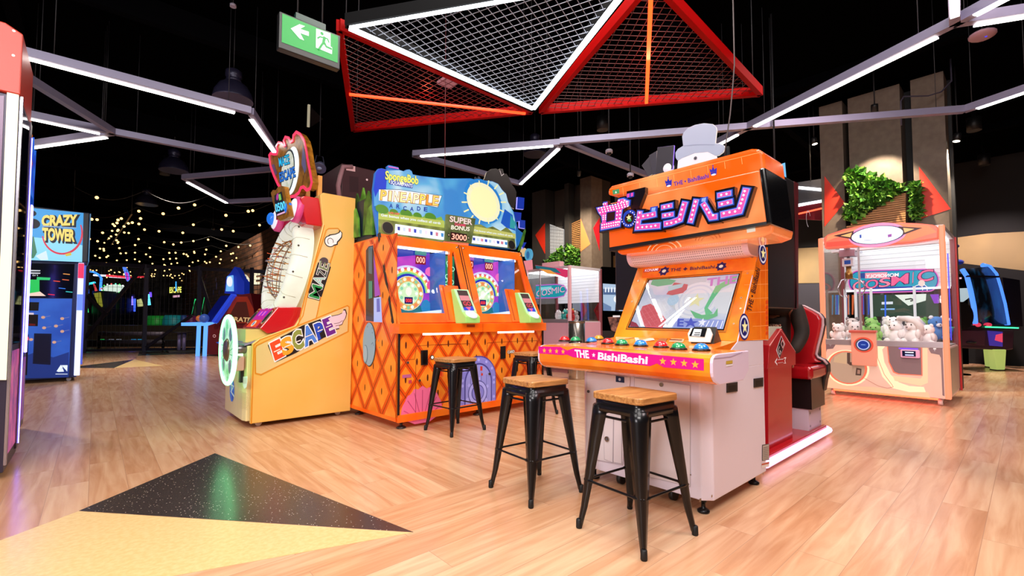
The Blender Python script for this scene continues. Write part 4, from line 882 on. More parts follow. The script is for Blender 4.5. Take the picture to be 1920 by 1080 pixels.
    cut('card_sign', C([(386, 374), (446, 305), (474, 440), (440, 460)]), m('#36343c', .4), x=X+.03, edge=m('#d8c8b0', .4, e=.6))
    p = t.X(1253, 316, X); MB().ball(p, (.03, .06, .06), m('#e6dce8', .4, e=.3)).build('sign_knob', t)
    mb = MB(); lo = t.X(1270, 300, X).z; mb.box(X+.052, X+.08, .3, 1.0, a.z-.01, lo+.02, BK); mb.build('sign_support', t)
    # seat, facing the tower
    Q = lambda pts, x: [t.X(1430+u/7.715, 560+v/7.715, x) for u, v in pts]
    edge = [(490, 95), (600, 108), (720, 165), (820, 220), (868, 285), (872, 380), (845, 520), (800, 690), (775, 800), (800, 850), (880, 885), (935, 950)]
    shell = [(330, 110)] + edge + [(940, 1060), (905, 1180), (880, 1340), (840, 1350), (800, 1200), (330, 1180)]
    red = [(330, 125), (490, 108), (600, 128), (720, 186), (806, 240), (840, 300), (840, 385), (812, 525), (768, 695), (742, 820), (765, 880), (850, 920), (330, 1000)]
    mb = MB(); mb.prism(Q(shell, 1.42), (.12, 0, 0), BK); mb.build('seat_shell', t, bev=.02, seg=3)
    mb = MB(); mb.prism(Q(red, 1.38), (.08, 0, 0), RD); mb.build('seat_back', t, bev=.02, seg=4)
    mb = MB(); mb.tube(Q(edge, 1.415), .012, m('#c8a8ae', .3), 6); mb.build('seat_piping', t)
    MB().box(.98, 1.46, -.06, .46, .58, .70, m('#a00f18', .22, coat=.7)).build('seat_cushion', t, bev=.035, seg=4)
    MB().box(1.05, 1.46, -.03, .42, .30, .585, m('#151011', .3)).build('seat_box', t)
    MB().box(1.06, 1.44, .0, .40, .10, .30, m('#cdb9c6', .4)).build('seat_pedestal', t)
    A = Art(t, (1.06, -.0008, .2), (1, 0, 0), (0, 0, 1))
    for x, z in ((1.10, .26), (1.10, .14), (1.40, .14), (1.40, .26)): A.ell((x-1.06, z-.2), .012, .012, m('#5a4f58', .3, .8), 1, px=False)
    A.build('bolts', t)
    return t
RC = racer()

def person():
    base = V((5.03, 1.70, 0)); t = Th('person', 'person in a dark hoodie seated in red seat, head hidden by the tower', 'person', base)
    SK, HD, TR = m('#c08a72', .5), noisy('#1e1611', '#2a1f18', 8, r=.8), m('#15141a', .8)
    def skin(name, verts, edges, radii, mat, parent, sub=2):
        me = bpy.data.meshes.new(name); me.from_pydata(verts, edges, []); o = bpy.data.objects.new(name, me); COL.objects.link(o); o.parent = parent
        sk = o.modifiers.new('skin', 'SKIN'); sk.use_smooth_shade = True
        for i, r in enumerate(radii): me.skin_vertices[0].data[i].radius = r if isinstance(r, tuple) else (r, r)
        me.skin_vertices[0].data[0].use_root = True
        s = o.modifiers.new('sub', 'SUBSURF'); s.levels = sub; s.render_levels = sub; me.materials.append(mat); return o
    # seated, facing -x ; pelvis on the seat at z .62
    zs = .80
    # body: pelvis, belly, chest, neck, head
    bv = [(0, 0, zs), (.02, 0, zs+.2), (.02, 0, zs+.4), (-.01, 0, zs+.52), (-.04, 0, zs+.61), (-.06, 0, zs+.72), (-.06, 0, zs+.80),
          (-.22, -.10, zs), (-.50, -.12, zs-.02), (-.52, -.12, zs-.30), (-.50, -.12, zs-.52), (-.60, -.12, zs-.54), (-.22, .10, zs), (-.50, .12, zs-.02), (-.52, .12, zs-.30), (-.50, .12, zs-.52), (-.60, .12, zs-.54),
          (0, -.17, zs+.46), (-.02, -.24, zs+.20), (-.18, -.20, zs+.01), (0, .17, zs+.46), (-.16, .20, zs+.20), (-.40, -.10, zs+.27)]
    be = [(0, 1), (1, 2), (2, 3), (3, 4), (4, 5), (5, 6), (0, 7), (7, 8), (8, 9), (9, 10), (10, 11), (0, 12), (12, 13), (13, 14), (14, 15), (15, 16), (3, 17), (17, 18), (18, 19), (3, 20), (20, 21), (21, 22)]
    br = [(.12, .15), (.11, .14), (.12, .17), (.08, .12), .052, .075, .088, .085, .062, .052, .04, .04, .085, .062, .052, .04, .04, .065, .048, .036, .065, .048, .036]
    body = skin('body', bv, be, br, SK, t.e)
    h = skin('hoodie', [(0, 0, zs+.02), (.02, 0, zs+.2), (.02, 0, zs+.38), (.0, 0, zs+.50), (.0, -.19, zs+.46), (-.02, -.26, zs+.20), (-.17, -.21, zs+.02), (0, .19, zs+.46), (-.16, .21, zs+.20), (-.38, -.08, zs+.265)], [(0, 1), (1, 2), (2, 3), (3, 4), (4, 5), (5, 6), (3, 7), (7, 8), (8, 9)], [(.15, .18), (.14, .17), (.15, .19), (.10, .13), .085, .07, .052, .085, .07, .052], HD, t.e)
    skin('hood', [(-.07, -.06, zs+.56), (.02, -.08, zs+.57), (.07, 0, zs+.58), (.02, .08, zs+.57), (-.07, .06, zs+.56)], [(0, 1), (1, 2), (2, 3), (3, 4)], [.03, .042, .05, .042, .03], HD, t.e)
    skin('trousers', [(0, 0, zs-.01), (-.22, -.10, zs), (-.50, -.12, zs-.02), (-.52, -.12, zs-.30), (-.505, -.12, zs-.48), (-.22, .10, zs), (-.50, .12, zs-.02), (-.52, .12, zs-.30), (-.505, .12, zs-.48)], [(0, 1), (1, 2), (2, 3), (3, 4), (0, 5), (5, 6), (6, 7), (7, 8)], [.13, .10, .078, .066, .055, .10, .078, .066, .055], TR, t.e)
    for s in (-1, 1): skin('shoe', [(-.47, s*.12, .14), (-.56, s*.12, .14), (-.66, s*.12, .135)], [(0, 1), (1, 2)], [.042, .045, .036], m('#202024', .6), t.e, 1)
    skin('hair', [(-.02, 0, zs+.78), (-.05, 0, zs+.86), (.0, 0, zs+.84), (.03, 0, zs+.74)], [(0, 1), (0, 2), (2, 3)], [.09, .06, .08, .06], m('#1a120e', .7), t.e)
    # face
    mb = MB()
    for s in (-1, 1): mb.ball((-.135, s*.032, zs+.785), (.010, .014, .010), m('#f0ece6', .3), 8, 6); mb.ball((-.143, s*.032, zs+.785), (.005, .007, .007), m('#20140e', .3), 8, 6)
    mb.build('eyes', t)
    MB().ball((-.15, 0, zs+.755), (.018, .014, .022), SK, 8, 6).build('nose', t); MB().ball((-.135, 0, zs+.715), (.010, .026, .006), m('#9a5548', .5), 8, 6).build('mouth', t)
    for s in (-1, 1): MB().ball((-.055, s*.092, zs+.77), (.022, .012, .032), SK, 8, 6).build('ear', t)
    # hands: palm, four fingers, thumb
    def hand(c, d, up, side, name='hand'):
        c, d, up = V(c), V(d).normalized(), V(up).normalized(); sd = d.cross(up)*side
        ps = [c, c+d*.045, c+d*.085]; v = list(ps); e = [(0, 1), (1, 2)]; r = [(.022, .018), (.036, .016), (.038, .014)]
        o = skin(name, v, e, r, SK, t.e, 2)
        for k, L in enumerate((.070, .080, .074, .058)):
            b = c+d*.085+sd*(.027-.018*k); f = [b, b+d*L*.45-up*.006, b+d*L*.75-up*.022, b+d*L*.88-up*.042]
            skin('finger', f, [(0, 1), (1, 2), (2, 3)], [.009, .0085, .008, .007], SK, o, 1)
        b = c+d*.03+sd*.03; skin('thumb', [b, b+sd*.025+d*.025, b+sd*.035+d*.055], [(0, 1), (1, 2)], [.011, .010, .008], SK, o, 1)
        return o
    hand((-.18, -.20, zs+.01), (-1, -.2, -.75), (-.5, -.3, 1), 1); hand((-.40, -.10, zs+.275), (-1, -.7, .15), (0, 0, 1), -1)
person()
# ================================================================ yellow maze cabinet
def maze_game():
    t = Th('arcade_cabinet', 'tall yellow arcade cabinet with white oval maze ring and glowing green hand wheel', 'arcade machine', (1.23, 5.446, 0))
    Y = noisy('#e6b050', '#ecbb62', 1.2, r=.35, coat=.25, e=.10); YL = m('#e2c079', .35, coat=.2); YF = m('#ead9a0', .35, coat=.2); OT = m('#d98a18', .4); BK = m('#141214', .4); R = m('#c4161e', .25, coat=.6)
    W = 1.13
    c1 = lambda pts: [(400+x/3.857, 240+y/3.857) for x, y in pts]
    c2 = lambda pts: [(400+x/3.857, 520+y/3.857) for x, y in pts]
    prof = [(469, 795), (473, 645), (486, 635), (553, 611), (565, 592), (580, 522), (592, 473), (606, 420), (600, 366), (606, 361), (667, 372), (657, 770)]
    sp = [t.Y(u, v, 0) for u, v in prof]
    mb = MB(); mb.prism(sp, (0, .045, 0), Y); mb.build('side_panel', t, bev=.008)
    mb = MB(); mb.prism([p+V((0, W-.045, 0)) for p in sp], (0, .045, 0), Y); mb.build('side_panel', t, bev=.008)
    inn = [V((p.x+(.03 if i < 8 else 0), .045, p.z-(.02 if 1 < i < 8 else 0))) for i, p in enumerate(sp)]
    mb = MB(); mb.prism(inn, (0, W-.09, 0), YL); mb.build('body', t)
    zc = sp[1].z                                          # console height
    # front panel with chamfered corner
    mb = MB(); mb.prism([(-.03, .06, .07), (-.05, .14, .07), (-.05, W-.14, .07), (-.03, W-.06, .07), (.04, W-.06, .07), (.04, .06, .07)], (0, 0, zc-.09), YF); mb.build('front_panel', t, bev=.006)
    A = Art(t, (-.0515, .5, .5), (0, -1, 0), (0, 0, 1)).crop(400, 590, 5.14)
    A.stroke([(236, 300), (240, 960)], .005, m('#c9b070', .5), 1)
    for k in range(12): A.stroke([(252, 740+k*14), (336, 762+k*14)], .003, m('#cdb67c', .5), 1)
    A.ell((180, 730), -.9, 108, m('#2a78d8', .4, e=.25), 1); A.ell((178, 680), -.6, 60, m('#7fd0c8', .4, e=.3), 2); A.ell((188, 780), -.5, 45, m('#1c3fb0', .4, e=.2), 3); A.stroke([(150, 660), (200, 690), (175, 740), (205, 790)], .02, m('#d9f0e8', .4, e=.3), 4)
    A.ell((263, 628), -1, 8, m('#8a7c58', .3, .6), 2)
    A.poly([(283, 600), (332, 592), (330, 650), (322, 700), (300, 714), (286, 680)], m('#f4ecf0', .4, e=.2), 2); 
    for k in range(4): A.stroke([(292+k*10, 605), (292+k*10, 665)], .010, m('#c2506c', .4), 3)
    A.build('front_artwork', t)
    MB().box(-.052, -.045, .15, W-.15, zc-.17, zc-.04, m('#b8ffb0', .4, e=3)).build('light_window', t)
    # console top
    mb = MB(); mb.prism([(-.06, .05, zc-.02), (-.06, .05, zc+.0), (.40, .05, sp[3].z-.03), (.40, .05, sp[3].z-.06)], (0, W-.1, 0), m('#8f7fa0', .3)); mb.build('console_top', t)
    A = Art(t, (-.06, .5, zc+.001), (0, -1, 0), (.46, 0, sp[3].z-.03-zc))
    for a, b, c_, in ((-.4, -.1, '#c9476a'), (-.05, .2, '#7a6ac0'), (.22, .44, '#e0c070')): A.poly([(a, .03), (b, .03), (b, .3), (a, .3)], m(c_, .4, e=.15), 1, px=False)
    A.build('console_artwork', t)
    # side trim lines and lettering on the near side
    A = Art(t, (.5, -.0008, 1), (1, 0, 0), (0, 0, 1))
    A.poly(c2([(304, 512), (314, 495), (610, 355), (970, 208), (980, 218), (972, 390), (345, 700), (306, 690)]), m('#dfc283', .35, coat=.2), 1)
    A.stroke(c2([(302, 515), (312, 494), (610, 352), (968, 205), (982, 215), (974, 392), (345, 704), (304, 694)]), .014, OT, 2, closed=True)
    A.poly(c1([(828, 735), (905, 732), (870, 860), (800, 1080), (745, 1375), (612, 1420), (680, 1200), (760, 940)]), m('#dfc283', .35, coat=.2), 1)
    A.stroke(c1([(612, 1432), (655, 1250), (700, 1080), (770, 880), (815, 740), (835, 726), (900, 726), (915, 742), (860, 930), (800, 1110), (742, 1385)]), .012, OT, 2)
    A.stroke([(471, 795), (476, 647), (488, 637), (556, 612), (568, 592), (583, 522), (595, 473), (608, 422)], .012, OT, 1)
    A.build('side_trim', t)
    A = Art(t, (.5, -.0008, 1), (1, 0, 0), (0, 0, 1)).crop(400, 520, 3.857)
    WT, PKW = m('#f6f0ee', .4, e=.15), m('#ecc8d4', .4, e=.1)
    A.poly([(393, 492), (410, 470), (560, 395), (640, 350), (790, 296), (836, 286), (880, 360), (885, 400), (800, 436), (700, 492), (640, 520), (600, 545), (455, 612), (438, 602)], BK, 4)
    def letter(ch, bl, br, tl, top, bot):
        A.text(ch, bl, br, tl, WT, 5, off=.10); A.text(ch, bl, br, tl, m(top, .4, e=.1), 7, off=.05)
        vs, fs = textmesh(ch, .012)
    def bar_(pts): A.poly(pts, WT, 8)
    letter('E', (450, 592), (508, 562), (415, 482), '#e8481c', '#f08a2c'); letter('S', (512, 562), (578, 530), (484, 458), '#f0a028', '#f6c860'); letter('C', (590, 528), (654, 496), (562, 410), '#8a9440', '#b0b45c')
    letter('A', (668, 494), (740, 458), (640, 376), '#4a80d8', '#86b4f0'); letter('P', (760, 445), (806, 424), (730, 346), '#1f46b8', '#3f7ae0'); letter('E', (826, 418), (876, 396), (792, 312), '#6a1e8a', '#8e44b0')
    for a, b in (((436, 540), (482, 518)), ((512, 505), (560, 486)), ((590, 470), (630, 454)), ((664, 432), (716, 410)), ((752, 392), (790, 376)), ((812, 362), (850, 346))): A.stroke([a, b], .010, m('#f8e6d8', .4, e=.15), 8)
    wing = [(828, 300), (850, 284), (905, 272), (928, 262), (936, 240), (950, 240), (958, 268), (950, 296), (935, 316), (928, 338), (905, 346), (908, 366), (882, 372), (866, 362), (858, 340)]
    cw = (895, 310); A.poly([((x-cw[0])*1.12+cw[0], (y-cw[1])*1.12+cw[1]) for x, y in wing], BK, 4); A.poly(wing, PKW, 9); A.stroke([(870, 335), (905, 330), (932, 312)], .005, BK, 10); A.stroke([(880, 352), (905, 345)], .005, BK, 10)
    A.build('escape_lettering', t)
    A = Art(t, (.5, -.0008, 1), (1, 0, 0), (0, 0, 1)).crop(400, 240, 3.857)
    # MAZE, reading upwards
    pos = [((762, 1238), (788, 1150), (690, 1218)), ((788, 1145), (806, 1085), (716, 1118)), ((812, 1082), (824, 1040), (745, 1060)), ((826, 1036), (838, 985), (762, 1010))]
    A.stroke([(738, 1195), (800, 1000)], .155, BK, 3, cap=.02)
    for ch, (bl, br, tl), cc in zip('MAZE', pos, ('#1f8a46', '#9ac8c0', '#2f4a40', '#7a8a60')):
        A.text(ch, bl, br, tl, BK, 4, off=.07); A.text(ch, bl, br, tl, WT, 5, off=.04); A.text(ch, bl, br, tl, m(cc, .4), 7, off=.008)
    A.ell((800, 960), -1.2, 24, m('#4a4048', .4), 5)
    A.ell((842, 820), -.95, 42, BK, 3); A.poly([(812, 792), (840, 770), (880, 765), (905, 755), (912, 738), (932, 758), (930, 790), (915, 812), (900, 826), (898, 845), (870, 852), (858, 838), (830, 850), (806, 828)], BK, 4); A.ell((842, 820), -.95, 36, WT, 5); A.poly([(822, 794), (845, 778), (882, 772), (910, 760), (917, 748), (926, 762), (922, 788), (908, 806), (892, 822), (890, 838), (872, 844), (860, 830)], WT, 6)
    A.ell((845, 820), -.95, 24, BK, 7, rin=.82, a0=-.4, a1=4.2)
    A.build('maze_lettering', t)
    # ring: puffed white rim facing forward, leaning back, with a funnel and a wire maze inside
    lo, hi = sp[4], sp[7]
    up = (hi-lo); up.y = 0; up.normalize(); n = V((-up.z, 0, up.x))
    cen = V(((lo.x+hi.x)/2, W/2, (lo.z+hi.z)/2)) + n*.02
    ra, rb = .545, (hi-lo).length/2+.08; sd = V((0, 1, 0)); N = 48
    mb = MB(); RW = noisy('#e9ead8', '#f3f3e2', 5, r=.4, e=.62)
    prof_r = [(1.0, 0), (1.0, .05), (.985, .13), (.95, .19), (.88, .21), (.80, .205), (.74, .17), (.70, .08), (.66, -.05)]
    vs = [cen + sd*(ra*f*math.cos(2*pi*k/N)) + up*(rb*f*math.sin(2*pi*k/N)) + n*h for f, h in prof_r for k in range(N)]
    mb.add(vs, [(i*N+k, i*N+(k+1) % N, (i+1)*N+(k+1) % N, (i+1)*N+k) for i in range(len(prof_r)-1) for k in range(N)], RW, True); mb.build('ring_rim', t)
    mb = MB()
    for k in range(16):
        a = 2*pi*(k+.5)/16; d = sd*(ra*math.cos(a))+up*(rb*math.sin(a)); pts = [cen+d*f+n*(h+.003) for f, h in prof_r[1:8]]; mb.tube(pts, .004, m('#c8c8b4', .5), 5)
    mb.build('ring_seams', t)
    mb = MB()
    for k in range(12): a = 2*pi*(k+.25)/12; mb.ball(cen+sd*(ra*.975*math.cos(a))+up*(rb*.975*math.sin(a))+n*.165, .012, m('#5a5248', .3, .7), 8, 5)
    mb.build('ring_bolts', t)
    mb = MB(); vs = [cen+sd*(ra*.68*math.cos(2*pi*k/N))+up*(rb*.68*math.sin(2*pi*k/N))-n*.05 for k in range(N)]; mb.add(vs, [tuple(range(N))], m('#8a6a58', .4, e=.12)); mb.build('backboard', t)
    rnd = random.Random(3); mb = MB(); gold, chrm = m('#c8843a', .25, .8), m('#a8a09a', .25, .8)
    for k in range(10):                                   # hoops
        f = -.85+1.7*k/9; r = math.sqrt(max(.05, 1-f*f)); c = cen+up*(rb*.62*f)
        mb.tube([c+sd*(ra*.52*r*math.cos(a))+n*(.06+.24*r*math.sin(a)) for a in [pi*j/12 for j in range(13)]], .006, gold if k % 2 else chrm, 5)
    for j in range(7):
        a = pi*(j+.5)/7; mb.tube([cen+up*(rb*.62*f)+sd*(ra*.52*math.sqrt(max(.02, 1-f*f))*math.cos(a))+n*(.06+.24*math.sqrt(max(.02, 1-f*f))*math.sin(a)) for f in [-.95+1.9*q/12 for q in range(13)]], .005, chrm if j % 2 else gold, 5)
    for k in range(60):
        a = rnd.uniform(.1, pi-.1); f = rnd.uniform(-.85, .85); r = math.sqrt(1-f*f); p = cen+up*(rb*.62*f)+sd*(ra*.5*r*math.cos(a))+n*(.06+.22*r*math.sin(a)); d = n*rnd.uniform(.03, .09)+sd*(.06*math.cos(a)); mb.tube([p, p+d], .0045, rnd.choice((gold, chrm, m('#d85a2a', .4))), 5)
    mb.build('wire_maze', t)
    # red lower console pod with speakers and score screen
    pc = V((lo.x-.10, W/2, lo.z-.04)); mb = MB()
    q = [(lo.x-.30, .16, zc+.10), (lo.x-.38, .16, zc+.16), (lo.x-.20, .16, lo.z+.10), (lo.x+.05, .16, lo.z+.10), (lo.x+.08, .16, zc+.16)]
    mb.prism(q, (0, W-.32, 0), R); mb.build('speaker_pod', t, bev=.01)
    mb = MB(); mb.box(-.02, .34, .20, W-.2, zc-.01, zc+.15, YL); mb.build('pod_pedestal', t)
    pu = V((q[2][0]-q[1][0], 0, q[2][2]-q[1][2])); pn = V((-pu.z, 0, pu.x)).normalized(); o = V((q[1][0], W/2, q[1][2]))+pn*.002
    L_ = pu.length; A = Art(t, o, (0, -1, 0), pu)
    A.poly([(-.22, .01), (.22, .01), (.24, L_-.01), (-.24, L_-.01)], m('#c4189a', .3, e=.7), 1, px=False); A.poly([(-.22, .01), (.22, .01), (.22, L_*.38), (-.22, L_*.38)], m('#ee4a1e', .3, e=.75), 2, px=False)
    for k in range(5): A.poly([(-.18+k*.075, L_*.58), (-.125+k*.075, L_*.58), (-.125+k*.075, L_*.80), (-.18+k*.075, L_*.80)], m('#f070d0' if k % 2 else '#8a2ad0', .3, e=.8), 3, px=False)
    A.ell((0, L_*.20), .07, L_*.14, m('#f4e2b0', .3, e=.8), 3, px=False); A.ell((0, L_*.20), .03, L_*.09, m('#2a6ad0', .3, e=.7), 4, px=False)
    A.build('score_screen', t)
    for s in (-1, 1):
        A = Art(t, o, (0, -1, 0), pu); A.ell((s*.32, L_*.52), .075, L_*.32, m('#e0c8a0', .3), 1, px=False); A.ell((s*.32, L_*.52), .062, L_*.28, m('#0c0a0c', .6), 2, px=False); A.build('speaker', t)
    # hand wheel
    wc = t.X(427, 656, -.20); mb = MB(); r = .345; NG = m('#7dffa4', .3, e=4.5)
    mb.tube([wc+V((0, r*math.cos(a), r*math.sin(a))) for a in [2*pi*k/40 for k in range(40)]], .022, NG, 10, closed=True); w_ = mb.build('hand_wheel', t, label='glowing green hand wheel')
    A = Art(t, wc+V((-.006, 0, 0)), (0, -1, 0), (0, 0, 1)); A.ell((0, 0), r, r, noisy('#6fd084', '#d4f6dc', 9, r=.2, e=.9), 0, px=False, n=40, rin=.34); 
    for k in range(4): a = pi/4+k*pi/2; A.ell((.23*math.cos(a), .23*math.sin(a)), .07, .07, m('#6a8f8a', .2, e=.2), 2, px=False)
    for k in range(24): a = 2*pi*k/24; A.stroke([(.15*math.cos(a), .15*math.sin(a)), (.31*math.cos(a+.12), .31*math.sin(a+.12))], .008, m('#3ab868', .2, e=.5), 1.5, px=False)
    A.mb.build('wheel_disc', w_)
    mb = MB(); mb.lathe(wc, [(.12, -.015), (.12, .012), (.09, .03), (.05, .035)], m('#7a6a50', .3, .6), 24, axis=(-1, 0, 0)); mb.lathe(wc, [(.045, -.2), (.045, 0)], m('#8a8890', .3, .8), 14, axis=(-1, 0, 0)); mb.build('wheel_hub', w_)
    # card reader on the front
    p = t.X(453, 681, -.06); mb = MB(); mb.prism([(p.x+.005, p.y+.10, p.z-.07), (p.x-.09, p.y+.10, p.z-.075), (p.x-.11, p.y+.10, p.z-.045), (p.x-.03, p.y+.10, p.z+.075), (p.x+.005, p.y+.10, p.z+.08)], (0, -.2, 0), m('#d49a92', .35)); cr = mb.build('card_reader', t, bev=.01)
    A = Art(t, (p.x-.111, p.y, p.z-.042), (0, -1, 0), (.08, 0, .12)); A.poly([(-.05, .02), (.07, .02), (.07, .12), (-.05, .12)], BK, 1, px=False); A.poly([(-.035, .035), (.055, .035), (.055, .108), (-.035, .108)], m('#3f9ae0', .3, e=.9), 2, px=False); A.mb.build('reader_screen', cr)
    mb = MB(); mb.box(p.x-.02, p.x+.01, p.y-.05, p.y+.02, p.z-.2, p.z-.07, BK); mb.build('reader_bracket', cr)
    # red top box with two eyes, score plate and crest
    bx0, bx1 = hi.x-.22, hi.x+.18; z0, z1 = hi.z-.02, sp[8].z-.02
    mb = MB(); mb.prism([(bx0+.05, .055, z0), (bx0-.02, .055, z1-.03), (bx0+.02, .055, z1), (bx1, .055, z1), (bx1, .055, z0)], (0, W-.11, 0), R); mb.build('top_box', t, bev=.015)
    for s in (-1, 1):
        c = V((bx0-.0, W/2+s*.36, (z0+z1)/2+.02)); mb = MB(); mb.lathe(c, [(.155, -.02), (.155, .03), (.14, .05), (.13, .05)], m('#e04a8a', .3, e=.3), 26, axis=(-1, 0, .12)); mb.lathe(c+V((-.045, 0, 0)), [(.13, 0), (.12, .02), (.06, .04), (.001, .045)], m('#f4f2f6', .3, e=.75), 26, axis=(-1, 0, .12)); e_ = mb.build('eye_lamp', t)
        MB().ball(c+V((-.10, 0, 0)), (.05, .07, .08), m('#1f7ae8', .2, e=.7), 14, 9).build('pupil', e_)
    X0 = hi.x-.34
    A = Art(t, (X0, W/2, z0), (0, -1, 0), (0, 0, 1)).crop(400, 240, 3.857)
    GO = noisy('#7a4a10', '#b87f22', 14, r=.35, e=.12)
    fr = [(425, 470), (440, 448), (460, 452), (475, 430), (500, 420), (522, 425), (528, 470), (545, 560), (560, 640), (530, 660), (490, 672), (470, 650), (455, 600), (440, 540)]
    A.slab(fr, GO, .05, -30); A.poly([(455, 490), (510, 462), (535, 620), (470, 640)], m('#13203a', .3), 20); A.text('0500', (468, 610), (540, 588), (462, 555), m('#5ad2ff', .3, e=1.3), 22, off=.02); A.ell((480, 500), -1.3, 24, m('#c03aa0', .3, e=.6), 21); A.poly([(488, 485), (502, 478), (510, 520), (494, 528)], m('#7ad060', .3, e=.7), 22); A.stroke([(478, 632), (536, 610)], .02, m('#e8b0d0', .3, e=.9), 22)
    A.build('score_plate', t)
    mb = MB(); mb.box(X0, bx0+.05, W/2-.06, W/2+.06, z0+.12, z0+.22, R); mb.build('plate_bracket', t)
    X1 = hi.x-.02
    A = Art(t, (X1, W/2, z1), (0, -1, 0), (0, 0, 1)).crop(400, 240, 3.857)
    cr_ = [(414, 200), (426, 184), (446, 192), (468, 190), (474, 165), (466, 135), (482, 108), (505, 112), (522, 132), (532, 128), (520, 95), (532, 68), (556, 74), (570, 104), (588, 92), (590, 58), (612, 32), (640, 48), (668, 92), (682, 150), (694, 230), (712, 320), (724, 395), (712, 440), (688, 452), (664, 428), (645, 434), (630, 470), (600, 494), (560, 502), (530, 488), (505, 450), (478, 410), (448, 345), (424, 280)]
    A.slab(cr_, GO, .07, -50); A.stroke(cr_, .036, m('#ff3a66', .3, e=.95), 12, closed=True, h=.012)
    A.poly([(428, 270), (445, 262), (470, 330), (455, 345)], m('#6a5a8a', .4, e=.2), 12); A.poly([(655, 130), (672, 180), (682, 300), (668, 330), (645, 260)], m('#6f6890', .4, e=.2), 12)
    A.ell((570, 312), -1, 166, m('#eafcff', .3, e=1.2), 11); A.ell((547, 319), -1, 156, m('#10132a', .3), 14); A.ell((545, 320), -1, 143, noisy('#cfd6c0', '#f0f2e4', 12, r=.3, e=.7), 16)
    def fat(txt, bl, br, tl, cc):
        A.text(txt, bl, br, tl, m('#0a2a6a', .3, e=.2), 18, off=.07); A.text(txt, bl, br, tl, m(cc, .3, e=.9), 20, off=.012)
    fat('MAZE', (490, 282), (566, 258), (484, 222), '#22b8e8'); fat('ESCAPE', (496, 392), (608, 352), (488, 328), '#2a7ae0')
    A.ell((536, 135), -.6, 22, m('#1a2050', .3), 13)
    A.build('crest_sign', t)
    mb = MB(); mb.bar((X1+.09, .35, z1-.04), (X1+.09, .35, z1+.35), .05, .05, m('#e0a040', .4)); mb.bar((X1+.09, W-.35, z1-.04), (X1+.09, W-.35, z1+.35), .05, .05, m('#e0a040', .4)); mb.box(X1+.07, X1+.16, .2, W-.2, z1-.05, z1+.02, m('#e0a040', .4)); mb.build('crest_post', t)
    mb = MB(); mb.box(X1+.02, sp[9].x-.02, .05, W-.05, sp[9].z-.08, sp[9].z-.03, Y); mb.build('roof_panel', t)
    for x, y in ((.10, .10), (.10, W-.1), (.95, .10), (.95, W-.1)):
        mb = MB(); mb.lathe((x, y-.012, .032), [(.031, 0), (.031, .024)], m('#d8d0c8', .4), 14, axis=(0, 1, 0)); mb.box(x-.02, x+.02, y-.02, y+.02, .05, .085, m('#777', .4, .7)); mb.build('caster', t)
maze_game()
# dark crated machine behind it
def back_machine():
    t = Th('arcade_cabinet', 'dark maroon back of a tall machine rising behind the yellow cabinet', 'arcade machine', (2.6, 6.75, 0))
    a = t.Y(641, 306, 0); b = t.Y(712, 318, 0); mb = MB(); mb.box(a.x, a.x+1.5, 0, 1.1, .08, a.z, m('#4a262c', .5)); mb.build('body', t, bev=.01)
    A = Art(t, (a.x, -.0008, 2), (1, 0, 0), (0, 0, 1)); A.poly([(649, 309), (666, 312), (666, 322), (649, 319)], m('#e8b8b8', .5, e=.25), 1); A.ell((688, 337), -1, 2, m('#f0c8c8', .3, e=.6), 1); A.poly([(655, 330), (672, 332), (672, 360), (655, 360)], m('#3a1a20', .5), 1); A.build('label_plate', t)
    mb = MB(); mb.tube([(a.x-.02, .0, a.z-.6), (a.x-.05, .0, a.z-.35), (a.x-.02, 0, a.z-.2), (a.x+.02, 0, a.z-.05), (a.x+.16, 0, a.z-.02)], .035, m('#b88a92', .4), 8); mb.build('edge_tube', t)
    mb = MB(); 
    for x in (a.x+.1, a.x+1.4):
        for y in (.1, 1.0): mb = MB(); mb.lathe((x, y, 0), [(.04, 0), (.03, .08)], m('#222', .5), 10); mb.build('foot', t)
back_machine()
